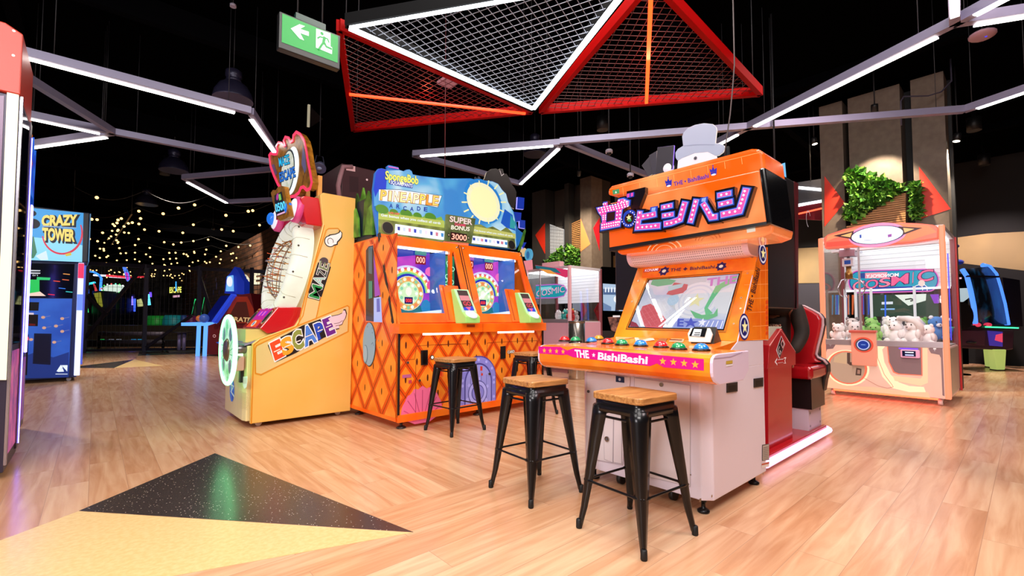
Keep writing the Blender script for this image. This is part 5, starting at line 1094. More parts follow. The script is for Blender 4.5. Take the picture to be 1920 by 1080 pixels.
# ================================================================ orange pineapple patterned two-player cabinet
def pineapple():
    yaw = math.radians(1.2)
    t = Th('arcade_cabinet', 'wide orange pineapple patterned two player arcade cabinet with blue sky marquee', 'arcade machine', (2.338, 4.37, 0), yaw)
    W = t.Y(1019, 743, 0).x; Dp = 1.13
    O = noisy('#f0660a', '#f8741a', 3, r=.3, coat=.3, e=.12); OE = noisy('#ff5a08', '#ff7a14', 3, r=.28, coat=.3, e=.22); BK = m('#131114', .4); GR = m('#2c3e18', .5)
    zs = t.Y(740, 607, -.02).z; zl = t.Y(741, 626, -.02).z
    zb = .08
    a0 = t.X(737, 607, 0); a1 = t.X(710, 443, 0); a2 = t.X(703, 322, 0)
    lean = (a1-a0); yb = Dp
    # lower body
    MB().box(.012, W-.012, .012, Dp-.01, zb, zl, O).build('lower_body', t)
    MB().box(0, W, -.02, .02, zb-.005, zb+.07, OE).build('kick_rail', t); 
    for x in (0, W-.022): MB().box(x, x+.022, -.006, .02, zb+.05, zl, BK).build('corner_trim', t)
    # sides
    for x in (0, W-.02):
        mb = MB(); mb.prism([(x, .0, zb), (x, 0, zs), (x, a1.y, a1.z), (x, Dp, a1.z), (x, Dp, zb)], (.02, 0, 0), O); mb.build('side_panel', t)
    # pineapple skin artwork
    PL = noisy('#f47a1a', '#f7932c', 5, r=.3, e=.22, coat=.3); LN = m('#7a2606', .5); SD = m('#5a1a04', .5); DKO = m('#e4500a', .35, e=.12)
    def skin(A, x0, x1, z0, z1, wd, ht, ph=0.0):
        def clip(p):
            out = p
            for ax, lim, sg in ((0, x0, 1), (0, x1, -1), (1, z0, 1), (1, z1, -1)):
                res = []
                for i in range(len(out)):
                    a, b = out[i-1], out[i]; ia = (a[ax]-lim)*sg >= 0; ib = (b[ax]-lim)*sg >= 0
                    if ia != ib: f = (lim-a[ax])/(b[ax]-a[ax]); res.append((a[0]+(b[0]-a[0])*f, a[1]+(b[1]-a[1])*f))
                    if ib: res.append(b)
                out = res
                if not out: break
            return out
        A.poly([(x0, z0), (x1, z0), (x1, z1), (x0, z1)], DKO, 1, px=False)
        r = 0; z = z0-ht
        while z < z1+ht:
            x = x0-wd+(wd/2 if r % 2 else 0)+ph
            while x < x1+wd:
                for k, mt in ((1.0, LN), (.972, DKO), (.76, PL)):
                    p = clip([(x-wd/2*k, z), (x, z-ht/2*k), (x+wd/2*k, z), (x, z+ht/2*k)])
                    if len(p) > 2: A.poly(p, mt, {1.0: 2, .972: 3, .76: 4}[k], px=False)
                if x0+.02 < x < x1-.02 and z0+.05 < z < z1-.05: A.ell((x, z), .011, .038, SD, 5, px=False, n=10)
                x += wd
            z += ht/2; r += 1
        return A
    A = Art(t, (0, .0115, 0), (1, 0, 0), (0, 0, 1)); skin(A, .025, W-.025, zb+.065, zl-.003, .27, .36, .07)
    # plain sea decor in place of the printed figures: shell, stone and a round riveted hatch door
    B = A.crop(650, 600, 5.143)
    PK, PKD = m('#ee6a94', .35, e=.25), m('#c84874', .4, e=.15)
    cc = A.q(725, 900)
    sh = [(cc[0]+.26*math.cos(a), cc[1]-.02+.30*math.sin(a)*(1+.05*math.cos(a*16))) for a in [pi*k/30 for k in range(31)]]
    A.poly(sh+[(cc[0]-.09, cc[1]-.10), (cc[0]+.09, cc[1]-.10)], PK, 7, px=False)
    for k in range(7): a = pi*(k+.5)/7; A.stroke([(cc[0]+.03*math.cos(a), cc[1]-.06), (cc[0]+.23*math.cos(a), cc[1]+.25*math.sin(a))], .010, PKD, 8, px=False)
    A.crop(820, 600, 4.909)
    d0, d1 = A.q(205, 830), A.q(530, 790); cx = (d0[0]+d1[0])/2; hw = (d1[0]-d0[0])/2; zt = A.q(385, 340)[1]; z0 = zb+.07
    arch = lambda k, dz=0: [(cx-hw*k, z0), (cx+hw*k, z0)] + [(cx+hw*k*math.cos(a), z0+(zt-z0-dz)*.52+((zt-z0-dz)*.48)*math.sin(a)) for a in [pi*j/20 for j in range(21)]]
    LV, LVD, LVL = m('#8a86d8', .35, e=.28), m('#4a4698', .4, e=.15), m('#b2aef0', .35, e=.35)
    A.poly(arch(1.03, -.015), LVD, 7, px=False); A.poly(arch(1.0), LV, 8, px=False); A.poly(arch(.78, .07), LVD, 9, px=False); A.poly(arch(.72, .09), m('#9a98e0', .35, e=.28), 10, px=False)
    for k in (-.45, -.15, .15, .45): A.stroke([(cx+hw*k, z0), (cx+hw*k, zt-.16-.12*abs(k))], .005, LVD, 11, px=False)
    for a in [pi*j/6 for j in range(7)]: A.ell((cx+hw*.89*math.cos(a), z0+(zt-z0)*.52+(zt-z0)*.42*math.sin(a)), .018, .018, LVL, 11, px=False)
    for k in (.05, .22): 
        for s in (-1, 1): A.ell((cx+s*hw*.89, z0+k), .018, .018, LVL, 11, px=False)
    wc = A.q(365, 668)
    for j in range(6): a = pi*j/3+.4; A.stroke([(wc[0]+.06*math.cos(a), wc[1]+.06*math.sin(a)), (wc[0]+.18*math.cos(a), wc[1]+.18*math.sin(a))], .035, LVL, 12, px=False)
    A.ell(wc, .145, .145, LVD, 12.5, px=False); A.ell(wc, .135, .135, LVL, 13, px=False); A.ell(wc, .095, .095, LVD, 14, px=False); A.ell(wc, .085, .085, LV, 15, px=False); A.ell(wc, .04, .04, LVL, 16, px=False)
    A.poly([(388, 425), (408, 425), (408, 465), (388, 465)], m('#d0382a', .4, e=.2), 12); A.poly([(395, 490), (412, 488), (412, 510), (395, 512)], m('#d0382a', .4, e=.2), 12)
    # hatch outlines, slots, card labels
    A.stroke([(450, 400), (455, 212), (520, 205), (915, 188), (922, 240)], .004, LN, 7); A.stroke([(0, 230), (292, 216), (296, 290)], .004, LN, 7)
    A.text('CARD', (642, 308), (704, 300), (640, 284), BK, 9, off=.09); A.text('CARD', (642, 308), (704, 300), (640, 284), m('#f4f2ea', .4, e=.4), 11, off=.02)
    A.crop(650, 600, 5.143); A.stroke([(528, 385), (650, 378), (668, 262), (680, 250), (850, 238), (1050, 228)], .004, LN, 7); A.stroke([(662, 380), (660, 930)], .004, LN, 9); A.stroke([(525, 932), (615, 916)], .010, m('#e8dcc8', .4, e=.3), 9)
    A.ell((820, 360), -1, 22, BK, 9); A.ell((820, 360), -1, 15, m('#eef0e8', .4, e=.4), 10); A.poly([(532, 530), (618, 520), (618, 552), (532, 560)], m('#b85a8a', .4, e=.2), 9); A.poly([(592, 580), (622, 576), (622, 608), (592, 612)], m('#c03a4a', .4, e=.2), 9)
    A.poly([(842, 400), (932, 396), (926, 545), (838, 545)], m('#f4602a', .35, e=.25), 9); A.poly([(852, 412), (916, 410), (910, 535), (850, 535)], m('#d83a12', .4, e=.1), 10)
    A.build('front_artwork', t)
    for pts in ([(708, 292), (772, 288), (772, 432), (710, 434)],):
        A = Art(t, (0, .0115, 0), (1, 0, 0), (0, 0, 1)).crop(650, 600, 5.143); A.slab(pts, BK, .012, 9); A.poly([(p[0]*.5+370, p[1]*.8+72) for p in pts], m('#050505', .3), 22); A.build('card_slot', t)
    A = Art(t, (0, .0115, 0), (1, 0, 0), (0, 0, 1)).crop(820, 600, 4.909); A.slab([(575, 243), (618, 238), (618, 352), (575, 358)], BK, .012, 9); A.build('card_slot', t)
    for sc_, c in (((650, 600, 5.143), (578, 410)), ((650, 600, 5.143), (692, 582)), ((820, 600, 4.909), (468, 494))):
        A = Art(t, (0, .0115, 0), (1, 0, 0), (0, 0, 1)).crop(*sc_); A.ell(c, -1, 12, m('#b8b4b0', .2, .9), 14, h=.012); A.ell(c, -1, 6, m('#4a4644', .3, .8), 26); A.build('lock', t)
    # left side skin (below the side window) and stone
    A = Art(t, (-.0008, 0, 0), (0, 1, 0), (0, 0, 1)); skin(A, .03, Dp-.01, zb+.02, a1.z-.02, .40, .52, .1)
    A.poly([(.02, zb), (Dp, zb), (Dp, zb+.04), (.02, zb+.04)], OE, 6, px=False)
    A.crop(650, 600, 5.143); SB, SBD = m('#8fb0c4', .4, e=.2), m('#5a7c92', .4, e=.12)
    A.ell((225, 235), -.62, 215, m('#1c2a36', .4), 7); A.ell((222, 232), -.62, 207, SB, 8); A.ell((190, 330), -.55, 90, SBD, 9); A.ell((188, 326), -.55, 80, m('#9dbccd', .4, e=.2), 10)
    for x, y in ((210, 65), (255, 78), (258, 122), (290, 190), (318, 200), (326, 265)): A.ell((x, y), -.7, 8, SBD, 10)
    A.stroke([(246, 235), (262, 215), (272, 250)], .006, SBD, 10)
    # clip the artwork that would run past the front edge of the side
    A.build('side_artwork', t)
    # side window
    sw = [t.X(*p, -.001) for p in ((688, 468), (702, 458), (719, 605), (687, 603))]
    A = Art(t, (-.0015, 0, 0), (0, 1, 0), (0, 0, 1), step=.0015).crop(660, 440, 5.4)
    A.poly([(140, 150), (160, 110), (225, 95), (322, 892), (145, 885), (135, 840)], m('#ff7a3c', .3, e=.35), 6); A.poly([(150, 160), (176, 120), (222, 108), (316, 888), (148, 872)], m('#22283a', .15, e=.25), 7)
    A.poly([(228, 200), (298, 610), (240, 630)], m('#a048b8', .2, e=.55), 8); A.poly([(176, 130), (214, 125), (212, 400), (178, 390)], m('#4a6a78', .1, e=.3), 8); A.poly([(230, 640), (302, 630), (316, 886), (230, 884)], m('#a8b8f0', .2, e=.8), 8); A.poly([(180, 470), (216, 470), (216, 640), (180, 650)], m('#2f8f7a', .2, e=.35), 9); A.poly([(260, 650), (290, 645), (296, 780), (262, 784)], m('#5a6ac8', .2, e=.5), 9)
    A.build('side_window', t)
    # shelf
    MB().box(-.012, W+.012, -.045, .16, zl, zs, OE).build('front_shelf', t, bev=.004)
    A = Art(t, (0, -.0455, 0), (1, 0, 0), (0, 0, 1)); q0, q1 = A.q(914, 600)[0], A.q(820+418/4.909, 600)[0]; A.stroke([(q1, zl), (q1, zs)], .004, LN, 1, px=False); A.crop(820, 600, 4.909).poly([(270, 42), (345, 42), (345, 66), (270, 66)], m('#b83a08', .5), 1); A.build('shelf_join', t)
    for k in (0, 1):
        xa = .30+k*(W/2-.02); MB().box(xa, xa+W/2-.46, .0, .05, zl-.022, zl-.0005, m('#fff2dc', .4, e=5)).build('shelf_light', t)
    # two leaning play windows
    n = V((0, -lean.z, lean.y)).normalized(); up = V((0, lean.y, lean.z)).normalized(); L = V((0, lean.y, lean.z)).length
    P = lambda x, s, d=0.0: V((x, a0.y, a0.z)) + up*s + n*d
    def slab(mb, x0, x1, s0, s1, d0, d1, mat): mb.prism([P(x0, s0, d0), P(x1, s0, d0), P(x1, s1, d0), P(x0, s1, d0)], n*(d1-d0), mat)
    cx0 = W/2
    for k, (xa, xb) in enumerate(((.0, cx0-.022), (cx0+.022, W))):
        mb = MB(); fw = .105
        slab(mb, xa, xa+fw, 0, L, 0, .03, OE); slab(mb, xb-fw+.02, xb, 0, L, 0, .03, OE); slab(mb, xa, xb, L-.10, L+.02, 0, .031, OE); slab(mb, xa, xb, 0, .115, 0, .031, OE); mb.build('window_frame', t, bev=.004)
        mb = MB(); slab(mb, xa+fw, xb-fw+.02, .115, L-.10, .010, .014, glass('#ffffff', .045)); mb.build('glass_pane', t)
        mb = MB()
        for x in (xa+.03, xb-.03):
            for s in (.05, L-.03): mb.lathe(P(x, s, .03), [(.014, 0), (.014, .008), (.006, .012)], m('#d8c8b8', .2, .9), 12, axis=n)
        mb.build('frame_screws', t)
        mb = MB(); slab(mb, xa+fw, xb-fw-.03, L-.125, L-.102, .0, .012, m('#f0f8ff', .4, e=5)); mb.build('window_light', t)
        # playfield on an upright board behind the glass
        yB = a0.y+.42; uc, uL, uR = ((765, 712, 805), (904, 866, 934))[k]
        x0, x1 = t.Y(uL, 545, yB).x, t.Y(uR, 545, yB).x
        z0_, z1_ = zs, a1.z-.02
        Bd = Art(t, (0, yB, 0), (1, 0, 0), (0, 0, 1)); E = lambda h, s=.75: m(h, .35, e=s)
        P_ = lambda pts, h, e_, l: Bd.poly(pts, E(h, e_), l, px=False)
        EL = lambda dx, dz, ra, rb, h, e_, l, n_=14: Bd.ell((c[0]+dx*R, c[1]+dz*R), ra*R, rb*R, E(h, e_), l, px=False, n=n_)
        Bd.poly([(x0, z0_), (x1, z0_), (x1, z1_), (x0, z1_)], noisy('#5a34c8', '#d04ac8', 2.6, r=.3, e=.95), 1, px=False)
        P_([(x0, z1_-.22), (x0, z1_), (x1, z1_), (x1, z1_-.10)], '#2a3ab0', .9, 2); P_([(x0, z0_), (x1, z0_), (x1, z0_+.20), (x0, z0_+.26)], '#1f7a8a', .7, 2)
        cq = t.Y(uc, 550-k*-6, yB); c = (cq.x, cq.z); R = .205
        for r, hh in ((1.62, '#dcd8ff'), (1.50, '#e84a7a'), (1.40, '#f0a03a'), (1.32, '#f0e87a'), (1.24, '#7ad88a'), (1.14, '#2a3ac0')): Bd.ell(c, R*r, R*r, E(hh, .9), 3+(1.7-r)*8, px=False, a0=.05, a1=pi-.05)
        for j in range(11): a = pi*(j+.5)/11; EL(1.40*math.cos(a), 1.40*math.sin(a), .12, .12, '#f4faff', 1, 8, 12)
        EL(0, 0, 1, 1, '#f0f8e4', 1, 9, 28); EL(0, 0, .97, .97, '#e8b45a', .9, 9.4, 28)
        for j in range(20): a = 2*pi*j/20; EL(.83*math.cos(a), .83*math.sin(a), .11, .11, ('#fcfff4', '#f0885a', '#f4f4d8', '#8ad0a0')[j % 4], 1, 10, 10)
        EL(0, 0, .68, .68, '#d4f4c4', 1, 11, 24)
        for j in range(12): a = 2*pi*j/12; EL(.52*math.cos(a), .52*math.sin(a), .10, .10, ('#f8fff6', '#8ad8ae')[j % 2], 1, 12, 10)
        EL(0, .10, .2, .26, '#f8f8ec', 1, 13); bx = lambda cx_, cz_, w_, h_: [(cx_-w_, cz_-h_), (cx_+w_, cz_-h_), (cx_+w_, cz_+h_), (cx_-w_, cz_+h_)]
        P_(bx(c[0], c[1]-.085, .055, .04), '#16206a', .7, 14); Bd.text('000', (c[0]-.04, c[1]-.105), (c[0]+.04, c[1]-.105), (c[0]-.04, c[1]-.065), E('#ff3a2a', 1.4), 15, px=False, off=.02)
        for u_, v_ in (((732, 487), (787, 488)), ((878, 496), (915, 500)))[k]:
            q_ = t.Y(u_, v_, yB); xx, zz = q_.x, q_.z; P_(bx(xx, zz, .072, .052), '#8a1018', .7, 17); Bd.text('000', (xx-.06, zz-.033), (xx+.06, zz-.033), (xx-.06, zz+.037), E('#ffb8a4', 1.5), 18, px=False, off=.012); P_(bx(xx, zz+.085, .08, .026), '#2f8f8a' if u_ in (787, 915) else '#a04ac0', .8, 17)
        EL(1.65, .55, .42, .34, '#e8509a', .9, 9); EL(1.45, 1.35, .34, .28, '#f070c0', .9, 9); EL(1.15, -.75, .34, .42, '#2a8ac8', .8, 16); EL(-1.1, -.75, .36, .42, '#3a9ad8', .8, 16); P_(bx(c[0]-.22, z0_+.10, .06, .10), '#d8b878', .8, 16); EL(.8, -1.6, .3, .3, '#c02aa0', .8, 16)
        Bd.build('playfield', t)
        MB().box(x1, x1+.012, a0.y+.10, yB, z0_, z1_-.1, m('#3a6ac0', .15, e=.35)).build('inner_partition', t)
        if k == 0:
            mb = MB(); mb.box(xb-.20, xb-.16, a0.y+.22, a0.y+.26, z0_, z1_-.05, OE); mb.build('inner_post', t)
            Rg = Art(t, (0, a0.y+.40, 0), (1, 0, 0), (0, 0, 1)); Rg.poly([(xb-.28, z0_), (xb, z0_), (xb, z1_-.1), (xb-.28, z1_-.1)], E('#1f9a70', .6), 1, px=False)
            rr = random.Random(5)
            for j in range(26): Rg.ell((xb-.26+rr.random()*.24, z0_+.03+rr.random()*(z1_-z0_-.2)), .03, .03, E('#b8ffe0', 1.1), 2+j*.02, px=False, n=12, rin=.7)
            Rg.build('neon_bubble_panel', t)
        mb = MB(); mb.bar((x0+.22, a0.y+.24, zs+.09), (xb-.1, a0.y+.16, zs+.17), .07, .035, m('#d8ecff', .2, e=1.1)); mb.build('coin_ramp', t)
    mb = MB()
    for x in (cx0-.022, cx0+.012): slab(mb, x, x+.010, 0, L, .0, .034, BK)
    slab(mb, cx0-.012, cx0+.012, 0, L, 0, .031, OE); mb.build('centre_trim', t)
    mb = MB()
    for x in (-.006, W-.012): slab(mb, x, x+.018, 0, L+.03, -.01, .034, BK)
    mb.build('edge_trim', t)
    # ticket consoles on the shelf between the windows
    for k, (u, nm) in enumerate(((873, 'left'), (991, 'right'))):
        e0 = t.hit(u-27+27, 604, (0, -.02, zs), (0, 0, 1)); x = t.Y(u, 600, -.02).x
        mb = MB(); slab(mb, x-.20, x+.06, .0, .46, .03, .05, OE); slab(mb, x-.17, x-.155, .02, .44, .05, .053, m('#c0440a', .4)); mb.build('console_plinth', t)
        LG = m('#a8e07a', .3, e=.35)
        pr = [(x-.085, -.06, zs), (x-.085, -.135, zs+.005), (x-.085, -.135, zs+.075), (x-.085, -.065, zs+.13), (x-.085, .10, zs+.40), (x-.085, .16, zs+.40), (x-.085, .06, zs)]
        mb = MB(); mb.prism(pr, (.21, 0, 0), LG); cs = mb.build('ticket_console', t, bev=.008)
        mb = MB(); mb.box(x-.085, x+.125, -.05, -.01, zs-.06, zs, OE)
        uu = V((0, .165, .27)); A = Art(t, (x-.085, -.0665, zs+.13), (1, 0, 0), uu); Lc = uu.length
        A.poly([(.0, 0), (.21, 0), (.21, Lc), (0, Lc)], m('#c8f8c0', .3, e=.8), 1, px=False); A.poly([(.035, .02), (.185, .02), (.185, Lc-.015), (.035, Lc-.015)], m('#4a3a3a', .3, e=.3), 2, px=False)
        A.poly([(.04, Lc-.16), (.18, Lc-.16), (.18, Lc-.09), (.04, Lc-.09)], m('#d88a92', .3, e=.6), 3, px=False); A.text('GO', (.06, Lc-.23), (.165, Lc-.23), (.06, Lc-.175), m('#e04a5a', .3, e=.8), 4, px=False, off=.03); A.poly([(.11, Lc-.30), (.15, Lc-.25), (.07, Lc-.25)], m('#e86a9a', .3, e=.9), 4, px=False); A.poly([(.035, .02), (.185, .02), (.185, .08), (.035, .06)], m('#3a48d8', .3, e=.8), 3, px=False)
        A.mb.build('console_screen', cs)
        mb = MB(); mb.lathe((x+.02, -.10, zs+.10), [(.075, 0), (.07, .014), (.04, .03), (.001, .034)], m('#f2f2ff', .25, e=.8), 20, axis=(0, -.55, .8)); mb.build('push_button', cs)
    # header: sky marquee, card strips, leaves
    yH = a1.y+.02; z1, z2 = a1.z+.02, a2.z
    up2 = (a2-a1); up2.x = 0
    MB().box(.03, W-.03, yH+.20, Dp-.05, z1-.03, z2-.25, m('#1d2a3a', .5)).build('header_box', t)
    A = Art(t, (0, yH, z1), (1, 0, 0), (0, up2.y, up2.z)); A.og = (660, 300); A.sc = 5.4
    # backing slabs
    E = lambda h, s=.72: m(h, .3, e=s)
    top = [(262, 770), (215, 480), (212, 300), (232, 130), (262, 90), (300, 84), (360, 100), (352, 62), (372, 50), (470, 74), (480, 100), (520, 112), (548, 98), (580, 95), (606, 112), (616, 146), (700, 162), (930, 186), (1200, 186), (1260, 200), (1420, 214), (1480, 240), (1520, 300), (1560, 340), (1580, 420), (1640, 530), (1680, 700), (1730, 740), (1690, 860), (1660, 905)]
    A.slab(top, m('#1f6fc0', .3, e=.35), .03, -25)
    top2 = [(262, 770), (262, 460), (222, 470), (216, 300), (238, 134), (266, 96), (300, 90), (370, 108), (480, 106), (520, 118), (550, 104), (578, 100), (600, 116), (612, 150), (700, 168), (930, 192), (1200, 192), (1260, 206), (1420, 220), (1476, 246), (1516, 306), (1556, 346), (1576, 426), (1630, 530), (1650, 640), (1660, 880), (1100, 820)]
    sky = bpy.data.materials.new('printed_sky'); sky.use_nodes = True; nn, l = nodes(sky); b = nn['Principled BSDF']; tc = nn.new('ShaderNodeTexCoord'); ns = nn.new('ShaderNodeTexNoise'); ns.inputs['Scale'].default_value = 1.7; ns.inputs['Detail'].default_value = 2; ns.inputs['Distortion'].default_value = .6
    cr = nn.new('ShaderNodeValToRGB'); e = cr.color_ramp.elements; e[0].position = .40; e[0].color = (*lin('#1284d6'), 1); e[1].position = .68; e[1].color = (*lin('#d8f2fa'), 1); x_ = e.new(.52); x_.color = (*lin('#4cb2e6'), 1)
    l.new(tc.outputs['Object'], ns.inputs['Vector']); l.new(ns.outputs['Fac'], cr.inputs[0]); l.new(cr.outputs[0], b.inputs['Emission Color']); b.inputs['Emission Strength'].default_value = .85; b.inputs['Base Color'].default_value = (.05, .08, .1, 1); b.inputs['Roughness'].default_value = .3
    A.poly(top2, sky, 6)
    A.poly([(216, 300), (238, 134), (266, 96), (300, 90), (365, 110), (350, 180), (340, 300), (262, 320), (230, 380)], E('#1238c8', .6), 7)
    A.stroke([(365, 70), (468, 90)], .014, E('#d86ac8', .8), 8)
    # green hills and meadow
    A.poly([(262, 470), (300, 455), (340, 480), (375, 530), (420, 500), (470, 540), (540, 505), (600, 560), (655, 535), (710, 580), (780, 540), (850, 590), (900, 575), (930, 640), (930, 700), (262, 600)], E('#7fb04a', .65), 8)
    for c_, r in (((420, 530), 30), ((545, 545), 42), ((660, 565), 30), ((790, 580), 42), ((300, 500), 45)): A.ell(c_, -1.5, r, E('#4f8a2c', .6), 9)
    A.poly([(262, 560), (420, 552), (700, 590), (930, 640), (930, 830), (262, 775)], noisy('#56602c', '#8a9a4a', 8, r=.4, e=.4), 9)
    A.poly([(262, 545), (500, 560), (930, 618), (930, 690), (262, 600)], E('#b0c05a', .7), 10)
    A.poly([(1160, 660), (1300, 655), (1360, 690), (1420, 675), (1500, 720), (1560, 680), (1640, 760), (1655, 905), (1160, 850)], noisy('#56602c', '#8a9a4a', 8, r=.4, e=.4), 9)
    A.poly([(1160, 660), (1400, 700), (1650, 750), (1652, 800), (1160, 735)], E('#c0c468', .7), 10)
    # plain bright sun disc and fluffy cloud shapes on the right
    A.ell((1330, 420), -1.05, 215, E('#2a86d8', .6), 8); A.ell((1330, 430), -1.05, 190, E('#f0f0c8', .85), 9); A.ell((1330, 430), -1.05, 150, E('#f6f4b8', .9), 10)
    for k in range(14): a = 2*pi*k/14; A.stroke([(1330+170*math.cos(a), 430+170*math.sin(a)), (1330+225*math.cos(a), 430+225*math.sin(a))], .02, E('#f2eeb0', .85), 10)
    A.poly([(1540, 500), (1620, 560), (1650, 720), (1560, 690), (1500, 640)], E('#1a5ac8', .6), 11); A.poly([(1600, 560), (1650, 640), (1640, 700), (1590, 690)], E('#2fa0a8', .6), 12)
    # words
    def word(txt, bl, br, tl, fill, edge, l, o1=.05, o2=.01): A.text(txt, bl, br, tl, E(edge, .5), l, off=o1); A.text(txt, bl, br, tl, E(fill, .95), l+2, off=o2)
    word('SpongeBob', (332, 198), (662, 250), (334, 116), '#f4ec6a', '#3a5a1c', 12, .06, .03)
    A.poly([(380, 200), (615, 235), (606, 292), (372, 250)], E('#16309a', .6), 12); A.text('SQUAREPANTS', (384, 246), (602, 283), (390, 212), E('#f0f6ff', 1), 14, off=.02)
    A.poly([(268, 300), (470, 305), (905, 365), (862, 485), (700, 455), (268, 415)], E('#eafaff', .9), 11); A.stroke([(268, 300), (470, 304), (905, 365), (862, 485), (700, 455), (500, 428)], .006, E('#1a2a5a', .4), 12)
    for k, (ch, cc_) in enumerate(zip('PINEAPPLE', ('#f6d060', '#fff2b0', '#fff6d0', '#fff0a8', '#ffe890', '#fff4c0', '#ffe070', '#f2a040', '#f8d470'))):
        f0, f1 = (k+.10)/9, (k+.90)/9
        if ch == 'I': f0 += .028; f1 -= .028
        A.text(ch, (275+593*f0, 405+61*f0), (275+593*f1, 405+61*f1), (284+593*f0, 312+61*f0), E('#a8682a', .6), 13, off=.06); A.text(ch, (275+593*f0, 405+61*f0), (275+593*f1, 405+61*f1), (284+593*f0, 312+61*f0), E(cc_, 1), 15, off=.02)
    for k, ch in enumerate('ARCADE'):
        x = 372+k*70; y = 486+k*7+(10 if k in (2, 3) else 0)*1; A.text(ch, (x, y), (x+32, y+5), (x+2, y-40), E('#1a3aa0', .5), 13, off=.03)
    A.text('Get bonus when you collect all cards', (288, 572), (890, 655), (290, 546), E('#e8f0ff', .9), 12, off=.015); A.text('SUPER GAME', (362, 548), (470, 560), (364, 528), E('#e86a5a', .8), 13, off=.03)
    A.text('Get bonus when you collect all cards', (1230, 722), (1620, 780), (1232, 704), E('#e8f0ff', .9), 12, off=.015)
    A.build('sky_marquee', t)
    # lower strip with cards, speakers and bonus display
    for pts in ([(430, 655), (925, 728), (920, 815), (425, 752)], [(1195, 770), (1560, 820), (1560, 890), (1195, 845)]):
        A = Art(t, (0, yH, z1), (1, 0, 0), (0, up2.y, up2.z)); A.og = (660, 300); A.sc = 5.4
        A.slab(pts, E('#eef6ff', 1.0), .012, 14)
        k0 = V(pts[0]); k1 = V(pts[1]); h = pts[3][1]-pts[0][1]
        for j in range(9):
            p = k0+(k1-k0)*((j+.3)/9); cc_ = ('#2a3a9a', '#c8d8f0', '#d88aa0', '#3a4ac0', '#b0d0e8', '#e8e0f0', '#2f48a8', '#d07a90', '#3a8ad0')[j]
            A.poly([(p.x, p.y+h*.25), (p.x+26, p.y+h*.25+4), (p.x+24, p.y+h*.62+4), (p.x+2, p.y+h*.62)], E(cc_, .8), 27)
        A.build('card_strip', t)
    for c, r in (((350, 693), 62), ((1602, 865), 46)):
        S_ = Art(t, (0, yH, z1), (1, 0, 0), (0, up2.y, up2.z)); S_.og = (660, 300); S_.sc = 5.4; S_.ell(c, -1, r, m('#8a8a6a', .3, .4), 14, h=.012); S_.ell(c, -1, r*.9, m('#0b0a0b', .6), 27); S_.build('speaker', t)
    S_ = Art(t, (0, yH, z1), (1, 0, 0), (0, up2.y, up2.z)); S_.og = (820, 300); S_.sc = 5.4
    S_.slab([(72, 560), (366, 604), (325, 850), (52, 830)], noisy('#4a5a30', '#7a8a50', 6, r=.4, e=.3), .03, 14); S_.slab([(50, 830), (300, 848), (298, 880), (48, 850)], m('#e87a5a', .4, e=.3), .02, 14)
    word2 = lambda txt, bl, br, tl, cc_: (S_.text(txt, bl, br, tl, m('#6a3a3a', .4, e=.2), 41, off=.06), S_.text(txt, bl, br, tl, E(cc_, .9), 43, off=.03))
    word2('SUPER', (102, 635), (325, 668), (106, 580), '#e8d8d0'); word2('GAME', (152, 672), (262, 688), (154, 648), '#e04a6a'); word2('BONUS', (115, 712), (300, 730), (120, 672), '#f0f0d8')
    S_.poly([(112, 738), (278, 762), (272, 838), (104, 825)], m('#2a0608', .3, e=.3), 41); S_.text('3000', (120, 812), (270, 830), (124, 756), E('#ffa890', 1.6), 44, off=.015)
    for x, y in ((92, 770), (292, 800)): S_.ell((x, y), -.7, 20, m('#2a2420', .4), 42); S_.ell((x, y), -.7, 9, m('#b0a890', .4), 43)
    S_.build('bonus_display', t)
    # long pineapple leaves at the left end and the right end
    GRN = noisy('#2f6a1c', '#6aa832', 7, r=.45, e=.12); GRD = noisy('#24481a', '#4f8026', 7, r=.5, e=.06)
    A = Art(t, (.075, 0, 0), (0, 1, 0), (0, 0, 1)).crop(660, 300, 5.4)
    for j, (pts, gm) in enumerate(([[(40, 800), (45, 420), (62, 340), (92, 430), (110, 790)], GRD], [[(95, 780), (108, 420), (138, 285), (160, 390), (168, 770)], GRN], [[(150, 770), (165, 440), (205, 320), (262, 470), (270, 760)], GRD], [[(180, 765), (215, 500), (262, 455), (268, 600), (262, 765)], GRN], [[(60, 800), (75, 560), (100, 500), (130, 600), (140, 785)], GRN])):
        A.slab(pts, gm, .02, j*14)
    A.slab([(38, 812), (230, 760), (262, 766), (262, 778), (40, 828)], BK, .012, 0)
    A.build('leaf_crest', t)
    A = Art(t, (0, yH+.06, z1), (1, 0, 0), (0, up2.y, up2.z)); A.og = (820, 300); A.sc = 5.4
    for pts in ([(800, 380), (868, 390), (862, 505), (792, 498)], [(750, 530), (838, 540), (832, 620), (752, 640)], [(820, 612), (876, 618), (876, 700), (820, 690)], [(850, 840), (888, 840), (856, 905), (842, 880)]): A.slab(pts, m('#1a3ab8', .3, e=.45), .03, 0, side=m('#a8a0ff', .3, e=.9))
    A.slab([(840, 760), (872, 705), (876, 730), (850, 850), (820, 920), (800, 930)], GRN, .02, 20)
    A.build('header_end_shapes', t)
    A = Art(t, (0, yH+.30, z1), (1, 0, 0), (0, up2.y, up2.z)); A.og = (820, 300); A.sc = 5.4
    A.slab([(470, 190), (490, 130), (540, 95), (585, 90), (615, 105), (625, 92), (655, 95), (668, 145), (690, 142), (715, 180), (745, 250), (775, 290), (792, 330), (790, 380), (770, 500), (600, 400), (440, 240)], m('#241c1a', .5), .02, 0, side=m('#c8b8a0', .4, e=.4)); A.stroke([(622, 110), (640, 165), (665, 145)], .008, m('#e8e0e0', .4, e=.4), 20)
    for c in ((388, 190), (422, 185)): A.ell(c, -1, 18, m('#3a3c4a', .4), 1)
